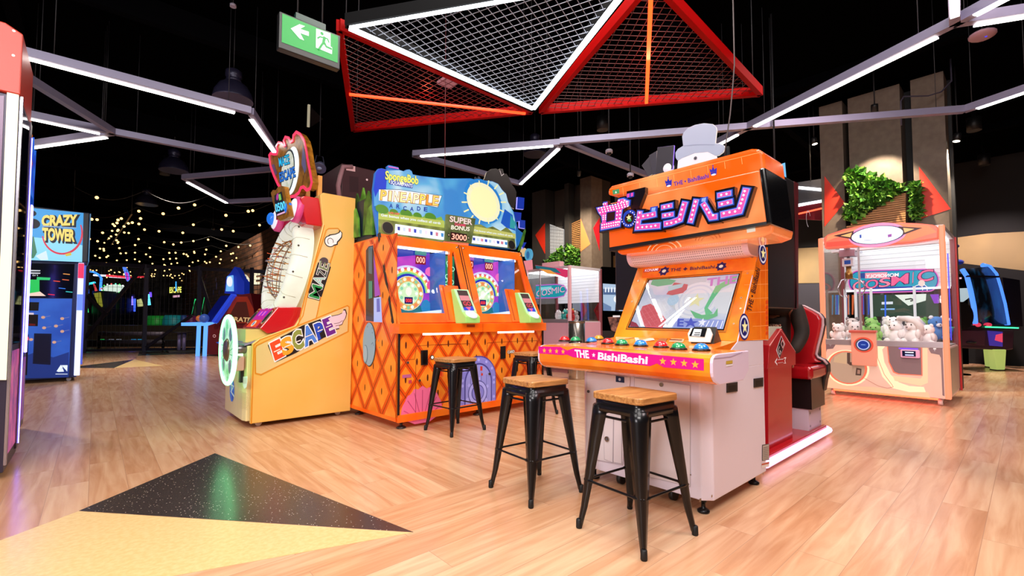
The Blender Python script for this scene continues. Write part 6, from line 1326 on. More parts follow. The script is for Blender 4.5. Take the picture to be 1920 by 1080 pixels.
    A.build('dark_back_cutout', t)
    # top skin of the header and feet
    for x in (.08, W/2, W-.08):
        for y in (.06, Dp-.08):
            mb = MB(); mb.lathe((x, y, 0), [(.05, 0), (.052, .01), (.036, .022), (.014, .03), (.014, .05), (.022, .052), (.022, .085)], m('#3a3636', .3, .6), 14); mb.build('levelling_foot', t)
    MB().box(.02, W-.02, a1.y+.01, Dp-.02, a1.z-.03, a1.z+.02, BK).build('roof', t)
    MB().box(.03, W-.03, a0.y+.44, Dp-.04, zs, a1.z-.03, m('#2a1a2a', .6)).build('back_box', t)
    MB().box(.02, W-.02, .03, Dp-.02, zl+.01, zs-.001, OE).build('window_sill_deck', t)
pineapple()
# ================================================================ claw machines
def plush(kind, loc, yaw, s, label, grp):
    pal = {'white': ('#fbf8f8', '#efe2e2'), 'green': ('#9ad27a', '#5fae4a'), 'blue': ('#4a8ad0', '#e8f0f4'), 'grey': ('#b8b0b0', '#8a8288'), 'red': ('#c82a2a', '#f0c83a'), 'teal': ('#3aa8a0', '#f0f0e8')}[kind]
    a, b = m(pal[0], .8), m(pal[1], .8); bk = m('#15110f', .3)
    mb = MB(); mb.ball((0, 0, s*.55), (s*.52, s*.5, s*.55), a, 14, 10); mb.ball((0, 0, s*1.25), (s*.42, s*.46, s*.40), a, 14, 10)
    for y in (-1, 1): mb.ball((-s*.38, y*s*.36, s*.25), (s*.26, s*.2, s*.2), a, 10, 7); mb.ball((-s*.28, y*s*.46, s*.75), (s*.18, s*.16, s*.30), a, 10, 7)
    o = mb.build('plush_toy'); tag(o, label, 'plush toy', grp)
    o.location = loc; o.rotation_euler = (0, random.uniform(-.25, .25), yaw); z0 = o.data
    lo = min(v.co.z for v in o.data.vertices)
    def part(nm, f):
        q = MB(); f(q); p = q.build(nm, o); return p
    dz = -0.0
    for y in (-1, 1): part('ear', lambda q: q.ball((s*.03, y*s*.32, s*1.6), (s*.10, s*.14, s*.15), b if kind != 'white' else a, 9, 6))
    part('snout', lambda q: (q.ball((-s*.40, 0, s*1.15), (s*.14, s*.18, s*.13), b, 9, 6), q.ball((-s*.53, 0, s*1.2), (s*.04, s*.05, s*.035), bk, 7, 5)))
    part('eyes', lambda q: [q.ball((-s*.37, y*s*.17, s*1.36), (s*.04, s*.045, s*.05), bk, 7, 5) for y in (-1, 1)])
    return o
def claw_body(t, W, Dp, H, zl, glow, post, crown=True):
    SIL = m('#b9aeb4', .3, .5); BK = m('#0e0d10', .4)
    for y in (-.015, W-.045): MB().box(-.02, .05, y, y+.06, .10, H, post).build('front_post', t, bev=.012)
    for y in (-.01, W-.04): MB().box(Dp-.05, Dp, y, y+.05, .10, H, m('#8a4a52', .4)).build('rear_post', t)
    MB().box(.03, Dp, .0, W, H-.05, H+.01, m('#d8d4da', .4)).build('roof', t)
    MB().box(.05, Dp-.05, .05, W-.05, H-.075, H-.052, m('#ffffff', .5, e=3.2)).build('ceiling_light', t)
    mb = MB(); mb.box(Dp-.03, Dp-.01, .04, W-.04, H-.75, H-.06, m('#e4e8ee', .6, e=.25)); 
    for k in range(9): mb.box(Dp-.034, Dp-.03, .04, W-.04, H-.12-k*.07, H-.114-k*.07, m('#c0c4cc', .5, e=.2))
    mb.build('back_panel', t)
    mb = MB(); mb.box(Dp-.02, Dp-.015, .04, W-.04, zl, H-.75, glass('#cfd8e8', .12)); mb.build('back_glass', t)
    mb = MB(); mb.box(.01, .018, .05, W-.05, zl+.02, H-.06, glass('#ffffff', .05)); mb.build('front_glass', t)
    mb = MB(); mb.box(.05, Dp-.04, -.004, .002, zl, H-.06, glass('#ffffff', .10)); mb.build('side_glass', t)
    mb = MB(); mb.box(.05, Dp-.04, W-.002, W+.004, zl, H-.06, glass('#ffffff', .10)); mb.build('side_glass', t)
    MB().box(-.012, .04, .04, W-.04, zl-.05, zl+.03, SIL).build('glass_sill', t, bev=.004)
    MB().box(.02, Dp-.02, .02, W-.02, zl-.06, zl-.02, m('#e6dfe2', .5)).build('prize_deck', t)
    MB().box(-.004, .018, W*.655-.012, W*.655+.012, zl, H-.05, SIL).build('glass_joint', t)
def claw_gantry(t, W, Dp, H, y, x):
    SIL = m('#c4c2cc', .25, .8); mb = MB()
    mb.box(.1, Dp-.1, y-.04, y+.04, H-.15, H-.10, SIL); mb.box(x-.05, x+.05, .06, W-.06, H-.19, H-.15, m('#dcdce2', .4)); mb.box(x-.09, x+.09, y-.10, y+.10, H-.27, H-.17, m('#a8899a', .4)); mb.build('gantry', t)
    mb = MB(); mb.box(x-.06, x+.06, y-.07, y+.07, H-.42, H-.30, m('#dcdce4', .35)); mb.box(x-.064, x-.06, y-.04, y+.04, H-.39, H-.33, m('#1a4aa0', .3, e=.4)); mb.tube([(x, y, H-.30), (x, y, H-.26)], .02, SIL, 8)
    mb.lathe((x, y, H-.62), [(.03, 0), (.05, .02), (.05, .1), (.035, .12), (.035, .2)], m('#a07a42', .3, .8), 14); cl = mb.build('claw_head', t)
    for k in range(3):
        a = 2*pi*k/3+.5; d = V((math.cos(a), math.sin(a), 0)); mb = MB(); c = V((x, y, H-.60)); mb.tube([c, c+d*.14-V((0, 0, .04)), c+d*.21-V((0, 0, .16)), c+d*.17-V((0, 0, .26)), c+d*.11-V((0, 0, .30))], .010, SIL, 8); mb.build('claw_prong', cl)
def claw_right():
    t = Th('claw_machine', 'coral glowing claw machine full of white plush toys with oval crown sign', 'claw machine', (8.26, .72, 0))
    W, Dp, zl = 1.40, 1.25, t.X(1600, 641, 0).z; H = t.X(1540, 447, 0).z
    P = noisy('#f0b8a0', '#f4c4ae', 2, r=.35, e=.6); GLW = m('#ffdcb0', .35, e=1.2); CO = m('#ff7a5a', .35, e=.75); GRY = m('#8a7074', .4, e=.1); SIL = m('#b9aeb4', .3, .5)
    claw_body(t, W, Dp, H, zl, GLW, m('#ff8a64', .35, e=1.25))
    # lower cabinet with rounded openings
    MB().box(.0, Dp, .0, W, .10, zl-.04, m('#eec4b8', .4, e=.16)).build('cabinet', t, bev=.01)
    A = Art(t, (-.0008, .7, .6), (0, -1, 0), (0, 0, 1)).crop(1530, 570, 5.144)
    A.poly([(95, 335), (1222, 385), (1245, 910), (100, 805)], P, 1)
    A.poly([(100, 640), (300, 790), (560, 800), (760, 830), (1080, 850), (1100, 905), (100, 805)], m('#f8c8a0', .4, e=.65), 2)
    A.ell((298, 615), -1.02, 172, GLW, 3); A.ell((298, 612), -1.0, 160, CO, 3.5)
    sw = [(582, 360), (700, 372), (640, 440), (660, 560), (720, 680), (800, 755), (900, 790), (1040, 800), (1060, 850), (900, 850), (740, 812), (640, 700), (590, 560)]
    A.poly(sw, GLW, 4); A.poly([(600, 360), (1220, 385), (1220, 398), (590, 380)], GLW, 4)
    A.poly([(1030, 380), (1075, 385), (1080, 760), (1010, 790), (760, 740), (740, 690), (1010, 720), (1032, 690)], m('#ffd0a4', .35, e=.9), 4)
    A.poly([(684, 396), (1000, 408), (1024, 425), (1028, 692), (790, 678), (745, 660), (700, 560)], CO, 5)
    A.poly([(694, 402), (1000, 414), (1014, 428), (1018, 684), (800, 670), (756, 652), (710, 560)], GRY, 6)
    A.stroke([(590, 380), (595, 520), (660, 680), (735, 780), (745, 800), (690, 812), (600, 790), (440, 700)], .006, m('#d88a72', .4, e=.3), 5)
    for pts in ([(96, 360), (165, 362), (188, 395), (165, 430), (108, 436), (96, 470)], [(1220, 400), (1130, 400), (1085, 432), (1110, 475), (1190, 490), (1205, 520), (1220, 880), (1240, 890)]): A.poly(pts, GRY, 4)
    for x, y in ((140, 375), (1145, 420)): A.poly([(x-14, y-8), (x+14, y-8), (x+14, y+18), (x-14, y+18)], m('#f0e8e8', .4, e=.5), 5); A.poly([(x-6, y+18), (x+6, y+18), (x+6, y+34), (x-6, y+34)], SIL, 5)
    A.build('front_artwork', t)
    A = Art(t, (-.0008, .7, .6), (0, -1, 0), (0, 0, 1)).crop(1530, 570, 5.144)
    A.ell((298, 612), -.96, 148, m('#c9b09a', .15, e=.22), 5); A.poly([(300, 470), (330, 470), (330, 560), (395, 570), (400, 585), (330, 592), (302, 570)], m('#5a4a44', .4), 6); A.poly([(390, 615), (440, 625), (436, 690), (382, 686)], m('#5a4a44', .4), 6); A.poly([(402, 632), (428, 638), (425, 675), (398, 672)], m('#b89a8a', .4), 7); A.poly([(180, 510), (250, 470), (300, 470), (296, 580), (170, 560)], m('#d8bc98', .3, e=.3), 6)
    A.build('prize_flap', t, label='smoky round prize flap')
    # button console
    q = [t.X(1530+u/5.144, 570+v/5.144, 0) for u, v in ((345, 270), (585, 280), (585, 600), (345, 570))]
    mb = MB(); mb.box(-.07, .0, q[1].y, q[0].y, q[2].z, q[0].z, m('#f09a80', .35, e=.45)); mb.box(-.10, .02, q[1].y-.01, q[0].y+.02, q[0].z-.01, q[0].z+.03, m('#c8584a', .3, e=.2)); co = mb.build('button_console', t, bev=.012)
    A = Art(t, (-.0715, .9, .9), (0, -1, 0), (0, 0, 1)).crop(1530, 570, 5.144); A.ell((458, 394), -1.05, 74, m('#e8523a', .3, e=.6), 2); A.ell((456, 394), -1.05, 60, m('#8a8690', .25, .6), 3); A.ell((456, 394), -1.05, 47, m('#c8d0ff', .3, e=1.0), 4); A.ell((456, 394), -1.05, 40, m('#1a3a9a', .3, e=.7), 5); A.stroke([(435, 392), (478, 394)], .008, m('#8ab0f0', .3, e=.8), 6); A.mb.build('push_button', co)
    # card reader
    r = t.X(1530+908/5.144, 570+480/5.144, -.03); mb = MB(); mb.box(-.05, -.006, r.y-.10, r.y+.10, r.z-.055, r.z+.055, m('#f0a8c8', .3, e=.5)); cr = mb.build('card_reader', t, bev=.014)
    A = Art(t, (-.052, r.y, r.z), (0, -1, 0), (0, 0, 1)); A.poly([(-.08, -.035), (.06, -.035), (.06, .04), (-.08, .04)], m('#0c1038', .2, e=.2), 1, px=False); A.poly([(-.05, .012), (.04, .012), (.04, .026), (-.05, .026)], m('#f0f4ff', .3, e=1.2), 2, px=False); A.poly([(-.05, -.026), (.04, -.026), (.04, -.008), (-.05, -.008)], m('#c8d0ff', .3, e=1.0), 2, px=False); A.mb.build('reader_screen', cr)
    mb = MB(); mb.box(-.012, -.004, r.y-.08, r.y+.12, r.z+.06, r.z+.075, m('#6a3aff', .3, e=2.0)); mb.build('violet_light', t)
    # arched crown with oval lightbox
    c6 = lambda pts: [(1530+u/5.685, 400+v/5.685) for u, v in pts]
    out = [t.X(u, v, -.03) for u, v in c6([(78, 262), (120, 225), (300, 165), (500, 120), (700, 100), (900, 96), (1100, 104), (1240, 118), (1290, 135), (1308, 170), (1305, 270), (1000, 318), (800, 335), (640, 355), (560, 352), (330, 362), (90, 378)])]
    mb = MB(); mb.prism(out, (.16, 0, 0), m('#ff7a62', .3, e=.50)); mb.build('crown', t, bev=.02, seg=3)
    A = Art(t, (-.031, .7, 2.3), (0, -1, 0), (0, 0, 1)).crop(1530, 400, 5.685)
    A.poly([(120, 240), (420, 160), (700, 115), (600, 150), (440, 190), (300, 235), (200, 262), (110, 300)], m('#ff9a6a', .3, e=.8), 1); A.poly([(110, 310), (400, 285), (450, 320), (300, 345), (110, 360)], m('#f05a4a', .3, e=.55), 1); A.poly([(880, 110), (1200, 130), (1290, 200), (1150, 240), (1000, 290), (880, 300)], m('#ff8a5a', .3, e=.75), 1)
    A.ell((645, 232), -1.92, 128, m('#ff9ac8', .3, e=.7), 2); A.ell((645, 232), -2.40, 97, m('#1c1a72', .3, e=.3), 3); A.ell((645, 232), -2.40, 91, m('#f4fbff', .3, e=1.15), 4)
    for pts, hl in (([(185, 240), (405, 188), (380, 278), (355, 270)], [(262, 240), (385, 205), (366, 256)]), ([(878, 140), (1135, 155), (930, 230), (908, 200)], [(930, 155), (1050, 166), (945, 206)])): A.poly(pts, m('#3a1420', .4), 3); A.poly(hl, m('#ffc07a', .3, e=.9), 4)
    A.poly([(464, 230), (486, 226), (486, 262), (466, 266)], m('#3a5ac0', .3, e=.4), 5); A.poly([(765, 228), (808, 218), (806, 250), (768, 256)], m('#9a4ab0', .3, e=.4), 5); A.stroke([(510, 290), (560, 287), (600, 284)], .006, m('#8a8ac8', .3, e=.6), 5); A.stroke([(640, 282), (700, 276), (750, 268)], .003, m('#a8a8d8', .3, e=.6), 5)
    A.build('crown_sign', t)
    # sign band inside on the back glass
    A = Art(t, (Dp-.06, .7, 1.9), (0, -1, 0), (0, 0, 1)).crop(1530, 400, 5.685)
    E = lambda h, s=.85: m(h, .35, e=s)
    ov = lambda k: [(350+ (0), 0)]
    def pill(x0, y0, x1, y1, h, mt, l):
        n = 12; L_ = [(x0+h*.9*math.cos(a), y0-h*math.sin(a)) for a in [pi/2+pi*j/n for j in range(n+1)]]; R_ = [(x1+h*.9*math.cos(a), y1-h*math.sin(a)) for a in [-pi/2+pi*j/n for j in range(n+1)]]; A.poly(L_+R_, mt, l)
    pill(455, 730, 1200, 712, 124, E('#e06ac0', .8), 1); pill(455, 730, 1200, 712, 112, E('#2a2a9a', .6), 2); pill(458, 729, 1198, 711, 104, E('#18a0c0', .75), 3)
    A.poly([(480, 790), (1180, 775), (1240, 800), (1190, 812), (470, 828)], E('#2a48b0', .6), 4)
    for k, ch in enumerate('COSMIC'):
        f = (0, .155, .325, .475, .695, .80, 1.0); x0, x1 = 392+868*f[k], 392+868*f[k+1]-14; y0 = 828-118*f[k]; y1 = 828-118*f[k+1]; hgt = (92, 92, 92, 104, 110, 116)[k]
        if ch == 'I': x0 += 34; x1 -= 36
        A.text(ch, (x0, y0), (x1, y1), (x0+4, y0-hgt), E('#3a1a5a', .4), 5, off=.05); A.text(ch, (x0, y0), (x1, y1), (x0+4, y0-hgt), E('#f06a9a' if k % 2 else '#f48aa8', .95), 7, off=.012)
    A.poly([(462, 640), (525, 634), (525, 692), (462, 692)], E('#2a4a9a', .6), 5); A.poly([(524, 636), (760, 626), (760, 690), (524, 694)], E('#f4a0b0', .8), 5); A.text('MONOPOLY', (880, 672), (535, 690), (882, 636), E('#f8f4f6', 1), 7, off=.03)
    A.ell((1127, 745), -.8, 34, E('#f4d8d0', .8), 9)
    for pts in ([(1100, 760), (1060, 775), (1050, 820)], [(1127, 775), (1145, 800), (1135, 822)], [(1150, 755), (1185, 785), (1186, 825)]): A.stroke(pts, .010, E('#f4f0f4', .9), 9)
    A.build('sign_band', t)
    A = Art(t, (Dp-.055, .7, 1.5), (0, -1, 0), (0, 0, 1)).crop(1530, 400, 5.685)
    rnd = random.Random(4)
    for k in range(16):
        x = 130+rnd.random()*440; A.poly([(x, 870), (x+10+rnd.random()*18, 870), (x+14, 1080), (x, 1080)], E(rnd.choice(('#c8d8e8', '#a83a4a', '#3a5ac8', '#e8e8f0', '#d86a3a', '#3a8ab0')), .5), 1)
    A.poly([(600, 870), (1310, 860), (1310, 1100), (600, 1100)], E('#2a4a3a', .25), 1); A.poly([(840, 870), (1175, 858), (1170, 930), (985, 985)], E('#e8f4ea', .75), 2); A.stroke([(950, 920), (1010, 910), (1050, 925), (1005, 935)], .02, E('#2a3a2a', .2), 3); A.poly([(700, 945), (820, 940), (820, 968), (700, 972)], E('#dfe8f4', .7), 3); A.poly([(690, 1015), (840, 1012), (840, 1028), (690, 1030)], E('#8ac0f0', .7), 3); A.poly([(1215, 865), (1310, 862), (1310, 960), (1260, 960)], E('#8a3ad0', .6), 3); A.stroke([(740, 870), (740, 1100)], .02, E('#2a6af0', .7), 3)
    A.build('back_view_panel', t)
    mb = MB()
    for y in (.40, .92, 1.12, 1.26): mb.box(.8, .84, y, y+.03, zl, H-.75, m('#e8eaee', .4, e=.55))
    mb.box(Dp-.07, Dp-.05, .05, W-.05, H-.78, H-.75, m('#ffffff', .4, e=1.5)); mb.build('inner_posts', t)
    claw_gantry(t, W, Dp, H, 1.13, .42)
    # side view: purple lower side, casters
    mb = MB(); mb.box(.06, Dp-.06, -.006, .001, .14, zl-.06, m('#c8b09a', .3, e=.1)); mb.build('side_panel', t)
    mb = MB(); mb.box(.30, .34, -.012, -.004, zl+.05, H-.35, m('#5a4aff', .3, e=1.0)); mb.build('side_light', t)
    mb = MB(); mb.box(Dp-.02, Dp+.03, -.03, .05, .1, H-.02, m('#c81a1a', .35, e=.2)); mb.build('red_rear_edge', t)
    for x in (.10, Dp-.12):
        for y in (.10, W-.10):
            mb = MB(); mb.lathe((x, y-.025, .045), [(.044, 0), (.044, .05)], m('#e0d2d0', .35), 18, axis=(0, 1, 0)); mb.lathe((x, y-.028, .045), [(.016, 0), (.016, .056)], m('#6a6266', .3, .7), 12, axis=(0, 1, 0)); mb.box(x-.03, x+.03, y-.035, y+.035, .088, .105, m('#8a8288', .3, .8)); mb.build('caster', t)
    MB().box(.02, .06, .12, W-.12, .075, .10, m('#ff4a2a', .4, e=6)).build('under_light', t)
    # plush toys
    rows = [('white', 'upright white'), ('white', 'slumped white'), ('green', 'green'), ('white', 'white'), ('white', 'big white'), ('blue', 'blue'), ('green', 'small green'), ('grey', 'grey')]
    spots = [(.18, 1.22, .17, 'white', 'white plush at the far left of the coral machine, behind the left post'), (.20, 1.02, .19, 'white', 'white plush second from the left in the coral claw machine'), (.20, .80, .17, 'green', 'pale green plush above the button console of the coral machine'), (.22, .56, .19, 'white', 'white plush just right of the glass joint in the coral machine'), (.16, .36, .20, 'white', 'big white plush with long raised tail at the front of the coral machine'), (.24, .20, .165, 'white', 'white plush at the right front corner of the coral machine'),
             (.55, 1.15, .17, 'grey', 'greyish plush behind the leftmost white plush of the coral machine'), (.55, .88, .17, 'green', 'green plush in the second row behind the pale green one'), (.58, .64, .18, 'white', 'white plush peeking out in the second row near the glass joint'), (.60, .42, .17, 'white', 'white plush in the second row behind the raised tail'), (.60, .18, .18, 'blue', 'blue plush at the right of the second row in the coral machine'),
             (.95, .75, .17, 'white', 'white plush farthest back in the middle of the coral machine'), (.95, .35, .17, 'green', 'green plush farthest back on the right of the coral machine'), (.95, .12, .16, 'blue', 'blue plush in the far right rear corner of the coral machine')]
    for x, y, s, k, lab in spots:
        p = t.M @ V((x, y, zl-.02+(.0 if x < .4 else .06))); o = plush(k, p, random.uniform(-.5, .5), s*(1.02 if x < .3 else 1.12), lab, 'plush toys in the coral claw machine')
        if 'tail' in lab:
            q = MB(); s_ = s*.82; q.tube([(.05, -.06, s_*.9), (-.02, -.10, s_*1.6), (-.03, -.06, s_*2.0), (-.04, .04, s_*2.2), (-.05, .13, s_*2.2)], [.05, .045, .042, .04, .035], m('#f4f0f0', .8), 10); q.ball((-.05, .13, s_*2.2), .036, m('#f4f0f0', .8), 10, 7); q.build('tail', o)
    return t
claw_right()
def claw_mid():
    D = 9.8; p = gnd(1067, D); t = Th('claw_machine', 'small pink framed claw machine half hidden behind the orange cabinet', 'claw machine', (p.x, p.y-.02, 0))
    H = t.X(1066, 498, 0).z; zl = 1.12; W, Dp = 1.35, 1.1
    claw_body(t, W, Dp, H, zl, None, m('#e8b0b8', .35, e=.35))
    MB().box(0, Dp, 0, W, .10, zl-.04, m('#e8a8b8', .4, e=.2)).build('cabinet', t)
    c4 = lambda A: A.crop(980, 360, 3.857)
    A = c4(Art(t, (-.008, .6, 2), (0, -1, 0), (0, 0, 1))); E = lambda h, s=.85: m(h, .35, e=s)
    A.poly([(90, 528), (332, 562), (335, 612), (310, 618), (96, 548)], E('#e0386a', .7), 1); A.poly([(92, 530), (240, 552), (280, 590), (200, 575), (96, 552)], E('#2a7a8a', .6), 2); A.poly([(120, 555), (200, 565), (260, 600), (180, 590)], E('#f0a04a', .8), 2); A.poly([(0, 500), (70, 490), (75, 560), (0, 570)], E('#f4909a', .8), 1)
    A.build('crown_sign', t)
    A = c4(Art(t, (.03, .6, 2), (0, -1, 0), (0, 0, 1)))
    A.poly([(95, 672), (240, 664), (300, 672), (322, 710), (300, 755), (240, 768), (95, 772)], E('#c06ad0', .8), 1); A.poly([(95, 680), (240, 672), (296, 680), (314, 712), (296, 748), (240, 760), (95, 764)], E('#1fa0b0', .8), 2); A.text('COSMIC', (100, 758), (304, 722), (102, 715), E('#f4a8c8', 1), 4, off=.0); A.poly([(118, 690), (210, 682), (210, 706), (118, 712)], E('#8ad8e0', .9), 3)
    A.build('sign_band', t)
    for k, (x, y, s, kk, lab) in enumerate(((.25, .35, .16, 'teal', 'teal plush in the pink claw machine beside the green consoles'), (.22, .15, .16, 'red', 'red plush in the pink claw machine near the steel bin'), (.5, .25, .15, 'grey', 'grey plush highest in the pink claw machine'), (.28, .55, .15, 'white', 'white plush in the pink claw machine behind the green console'), (.55, .5, .15, 'red', 'red plush at the back of the pink claw machine'))):
        plush(kk, t.M @ V((x, y, zl-.02)), random.uniform(-.5, .5), s, lab, 'plush toys in the pink claw machine')
    for x in (.1, Dp-.1):
        for y in (.1, W-.1): mb = MB(); mb.lathe((x, y, 0), [(.04, 0), (.03, .1)], m('#555', .4, .6), 10); mb.build('foot', t)
    # gear topper behind
    A = Art(t, (.5, .6, 2), (0, -1, 0), (0, 0, 1)).crop(820, 300, 5.4); A.ell((935, 960), -.8, 62, E('#5ab0d8', .7), 1, h=.06); A.ell((935, 965), -.6, 40, E('#3a7ab8', .6), 52); A.ell((880, 935), -.9, 44, E('#f0c890', .8), 1, h=.05); A.build('gear_topper', t)
    mb = MB(); mb.box(.45, .6, .7, 1.25, H, H+.2, m('#e8a8b0', .4, e=.3)); mb.build('topper_base', t)
claw_mid()
def bin_():
    p = gnd(1081, 9.0); t = Th('waste_bin', 'round brushed steel waste bin by the grey column', 'bin', p); r = .16; z = dep(1081, 602, 9.0).z
    mb = MB(); mb.lathe((0, 0, 0), [(r*.96, 0), (r, .02), (r, z-.03)], m('#c4beb8', .22, .95), 30); mb.build('barrel', t); mb = MB(); mb.lathe((0, 0, z-.03), [(r*1.02, 0), (r*1.02, .03), (r*.7, .035), (r*.68, 0)], m('#a8a29c', .2, .95), 30); mb.build('rim', t)
    mb = MB(); mb.lathe((.3, -.06, 0), [(.05, 0), (.05, z-.02)], m('#8a8480', .2, .95), 18)
bin_()
# ================================================================ right background: air hockey and screens
def air_hockey():
    p = gnd(1905, 10.2); t = Th('air_hockey_table', 'dark air hockey table with glowing blue arches and pale green legs', 'air hockey table', (11.6, .0, 0))
    D = 10.4; L = lambda u, v, d=D: t.I @ dep(u, v, d)
    BK = m('#14121c', .35); PU = m('#3a2236', .35); BL = m('#4a86ff', .3, e=1.5); BLd = m('#1a4af0', .3, e=1.5); GL = m('#4affb0', .3, e=1.6)
    sh = V((.9, .55, 0))
    mb = MB(); q = [L(1788, 617), L(1902, 615), L(1900, 655), L(1882, 657), L(1790, 652)]; mb.prism(q, sh, PU); mb.build('table_body', t, bev=.02)
    mb = MB(); q = [L(1788, 610), L(1908, 610), L(1908, 616), L(1788, 618)]; mb.prism([x-sh*.02 for x in q], sh*1.04, BK); mb.build('table_top', t)
    mb = MB(); mb.bar(L(1848, 613, D-.05), L(1909, 615, D-.05), .03, .03, GL); mb.build('green_light', t)
    A0 = L(1800, 640, D-.02)
    mb = MB(); mb.prism([L(u, v, D-.02) for u, v in ((1852, 620), (1880, 622), (1880, 650), (1856, 648))], V((.01, .01, 0)), m('#4a3ab0', .3, e=.5)); mb.prism([L(u, v, D-.03) for u, v in ((1868, 628), (1880, 625), (1880, 642), (1866, 638))], V((.01, .01, 0)), m('#f04a6a', .3, e=.8)); mb.build('table_artwork', t)
    mb = MB(); mb.prism([L(u, v, D-.02) for u, v in ((1794, 620), (1848, 620), (1846, 648), (1794, 646))], V((.01, .01, 0)), m('#4a2c40', .3)); mb.ball(L(1820, 642, D-.03), (.1, .1, .03), BK); mb.build('goal_end', t, bev=.004)
    LGm = m('#c8e07a', .4, e=.5)
    for (u0, u1, w0, w1, dd) in ((1860, 1884, 1864, 1880, 0), (1852, 1858, 1854, 1858, .6)):
        g = gnd((u0+u1)/2, D+dd); zt = L(u0, 655, D+dd).z; a = t.I @ gnd(u0, D+dd); b = t.I @ gnd(u1, D+dd); c = t.I @ gnd(w1, D+dd); d = t.I @ gnd(w0, D+dd)
        mb = MB(); mb.prism([V((a.x, a.y, zt)), V((b.x, b.y, zt)), V((c.x, c.y, .02)), V((d.x, d.y, .02))], V((.16, .12, 0)), LGm); lg = mb.build('leg', t, bev=.02)
        mb = MB(); mb.prism([V((d.x, d.y, 0)), V((c.x, c.y, 0)), V((c.x, c.y, .02)), V((d.x, d.y, .02))], V((.16, .12, 0)), BK); mb.build('foot', lg)
    # arches
    ar1 = [(1804, 505), (1813, 518), (1820, 545), (1826, 575), (1829, 607)]; ar2 = [(1842, 497), (1854, 500), (1866, 514), (1874, 540), (1882, 570), (1889, 609)]
    mb = MB(); mb.tube([L(u, v) for u, v in ar1], .045, BL, 8); mb.build('arch_light', t); mb = MB(); mb.tube([L(u, v, D+.3) for u, v in ar2], .05, BL, 8); mb.build('arch_light', t)
    n = 8; pa = [L(*p_) for p_ in ar1]; pb = [L(*p_, D+.3) for p_ in ar2][1:]
    gm = noisy('#05080e', '#123a5a', 5, r=.2, e=.6, detail=5, stretch=(1, 1, .5), p0=.45, p1=.75)
    mb = MB(); vs = pa+pb; mb.add(vs, [(i, i+1, 5+i+1, 5+i) for i in range(4)], gm, True); o = mb.build('arch_panel', t); s = o.modifiers.new('thick', 'SOLIDIFY'); s.thickness = .02
    mb = MB(); mb.bar(L(1813, 518, D-.04), L(1872, 519, D+.26), .05, .04, BK); mb.build('arch_crossbar', t)
    mb = MB(); mb.prism([L(u, v, D+.5) for u, v in ((1880, 520), (1912, 525), (1918, 612), (1890, 612))], V((.5, .4, 0)), BK); mb.build('far_end', t)
    for u, v, c in ((1832, 608, '#ff4a6a'), (1852, 608, '#e83a5a')): mb = MB(); mb.ball(L(u, v+1), (.07, .07, .05), m(c, .3, e=.6), 12, 7); mb.build('striker', t)
air_hockey()
def behind_hockey():
    D = 11.9; p = gnd(1806, D); t = Th('arcade_cabinet', 'dark cabinet with pale screen half hidden beside the air hockey table', 'arcade machine', p)
    L = lambda u, v, d=D: t.I @ dep(u, v, d)
    mb = MB(); mb.prism([L(1788, 512), L(1815, 516), L(1815, 625), L(1788, 625)], V((.2, .15, 0)), BLK); mb.prism([V((q.x, q.y, 0)) if i > 1 else q for i, q in enumerate([L(1788, 625), L(1815, 625), L(1815, 640), L(1788, 640)])], V((.2, .15, 0)), BLK); mb.build('body', t)
    mb = MB(); mb.prism([L(u, v, D-.03) for u, v in ((1790, 541), (1816, 540), (1820, 556), (1806, 566), (1792, 565))], V((.02, .02, 0)), m('#b8d0d8', .3, e=.6)); mb.build('screen', t); mb = MB(); mb.prism([L(u, v, D-.03) for u, v in ((1789, 520), (1803, 520), (1803, 523), (1789, 523))], V((.02, .02, 0)), m('#f0c8d8', .3, e=.8)); mb.build('light_strip', t)
    mb = MB(); mb.ball(L(1790, 492, D), (.22, .18, .08), m('#1a2f8a', .4, e=.3)); mb.ball(L(1790, 462, D), (.09, .09, .06), m('#15154a', .4, e=.2)); mb.tube([L(1790, 462, D), L(1790, 515, D)], .03, BLK, 6); mb.build('topper', t)
    p = gnd(1800, 9.6); t = Th('round_panel', 'round black disc panel on a pole beside the coral claw machine', 'panel', p); c = t.I @ dep(1802, 592, 9.6)
    mb = MB(); mb.lathe(c, [(.28, 0), (.28, .03)], m('#0c0a0e', .4), 32, axis=(-.5, -.8, 0)); mb.build('disc', t); mb = MB(); mb.tube([c+V((.03, .05, 0)), (c.x+.03, c.y+.05, .02)], .025, BLK, 8); mb.lathe((c.x+.03, c.y+.05, 0), [(.16, 0), (.16, .02)], BLK, 20); mb.build('pole', t)
behind_hockey()
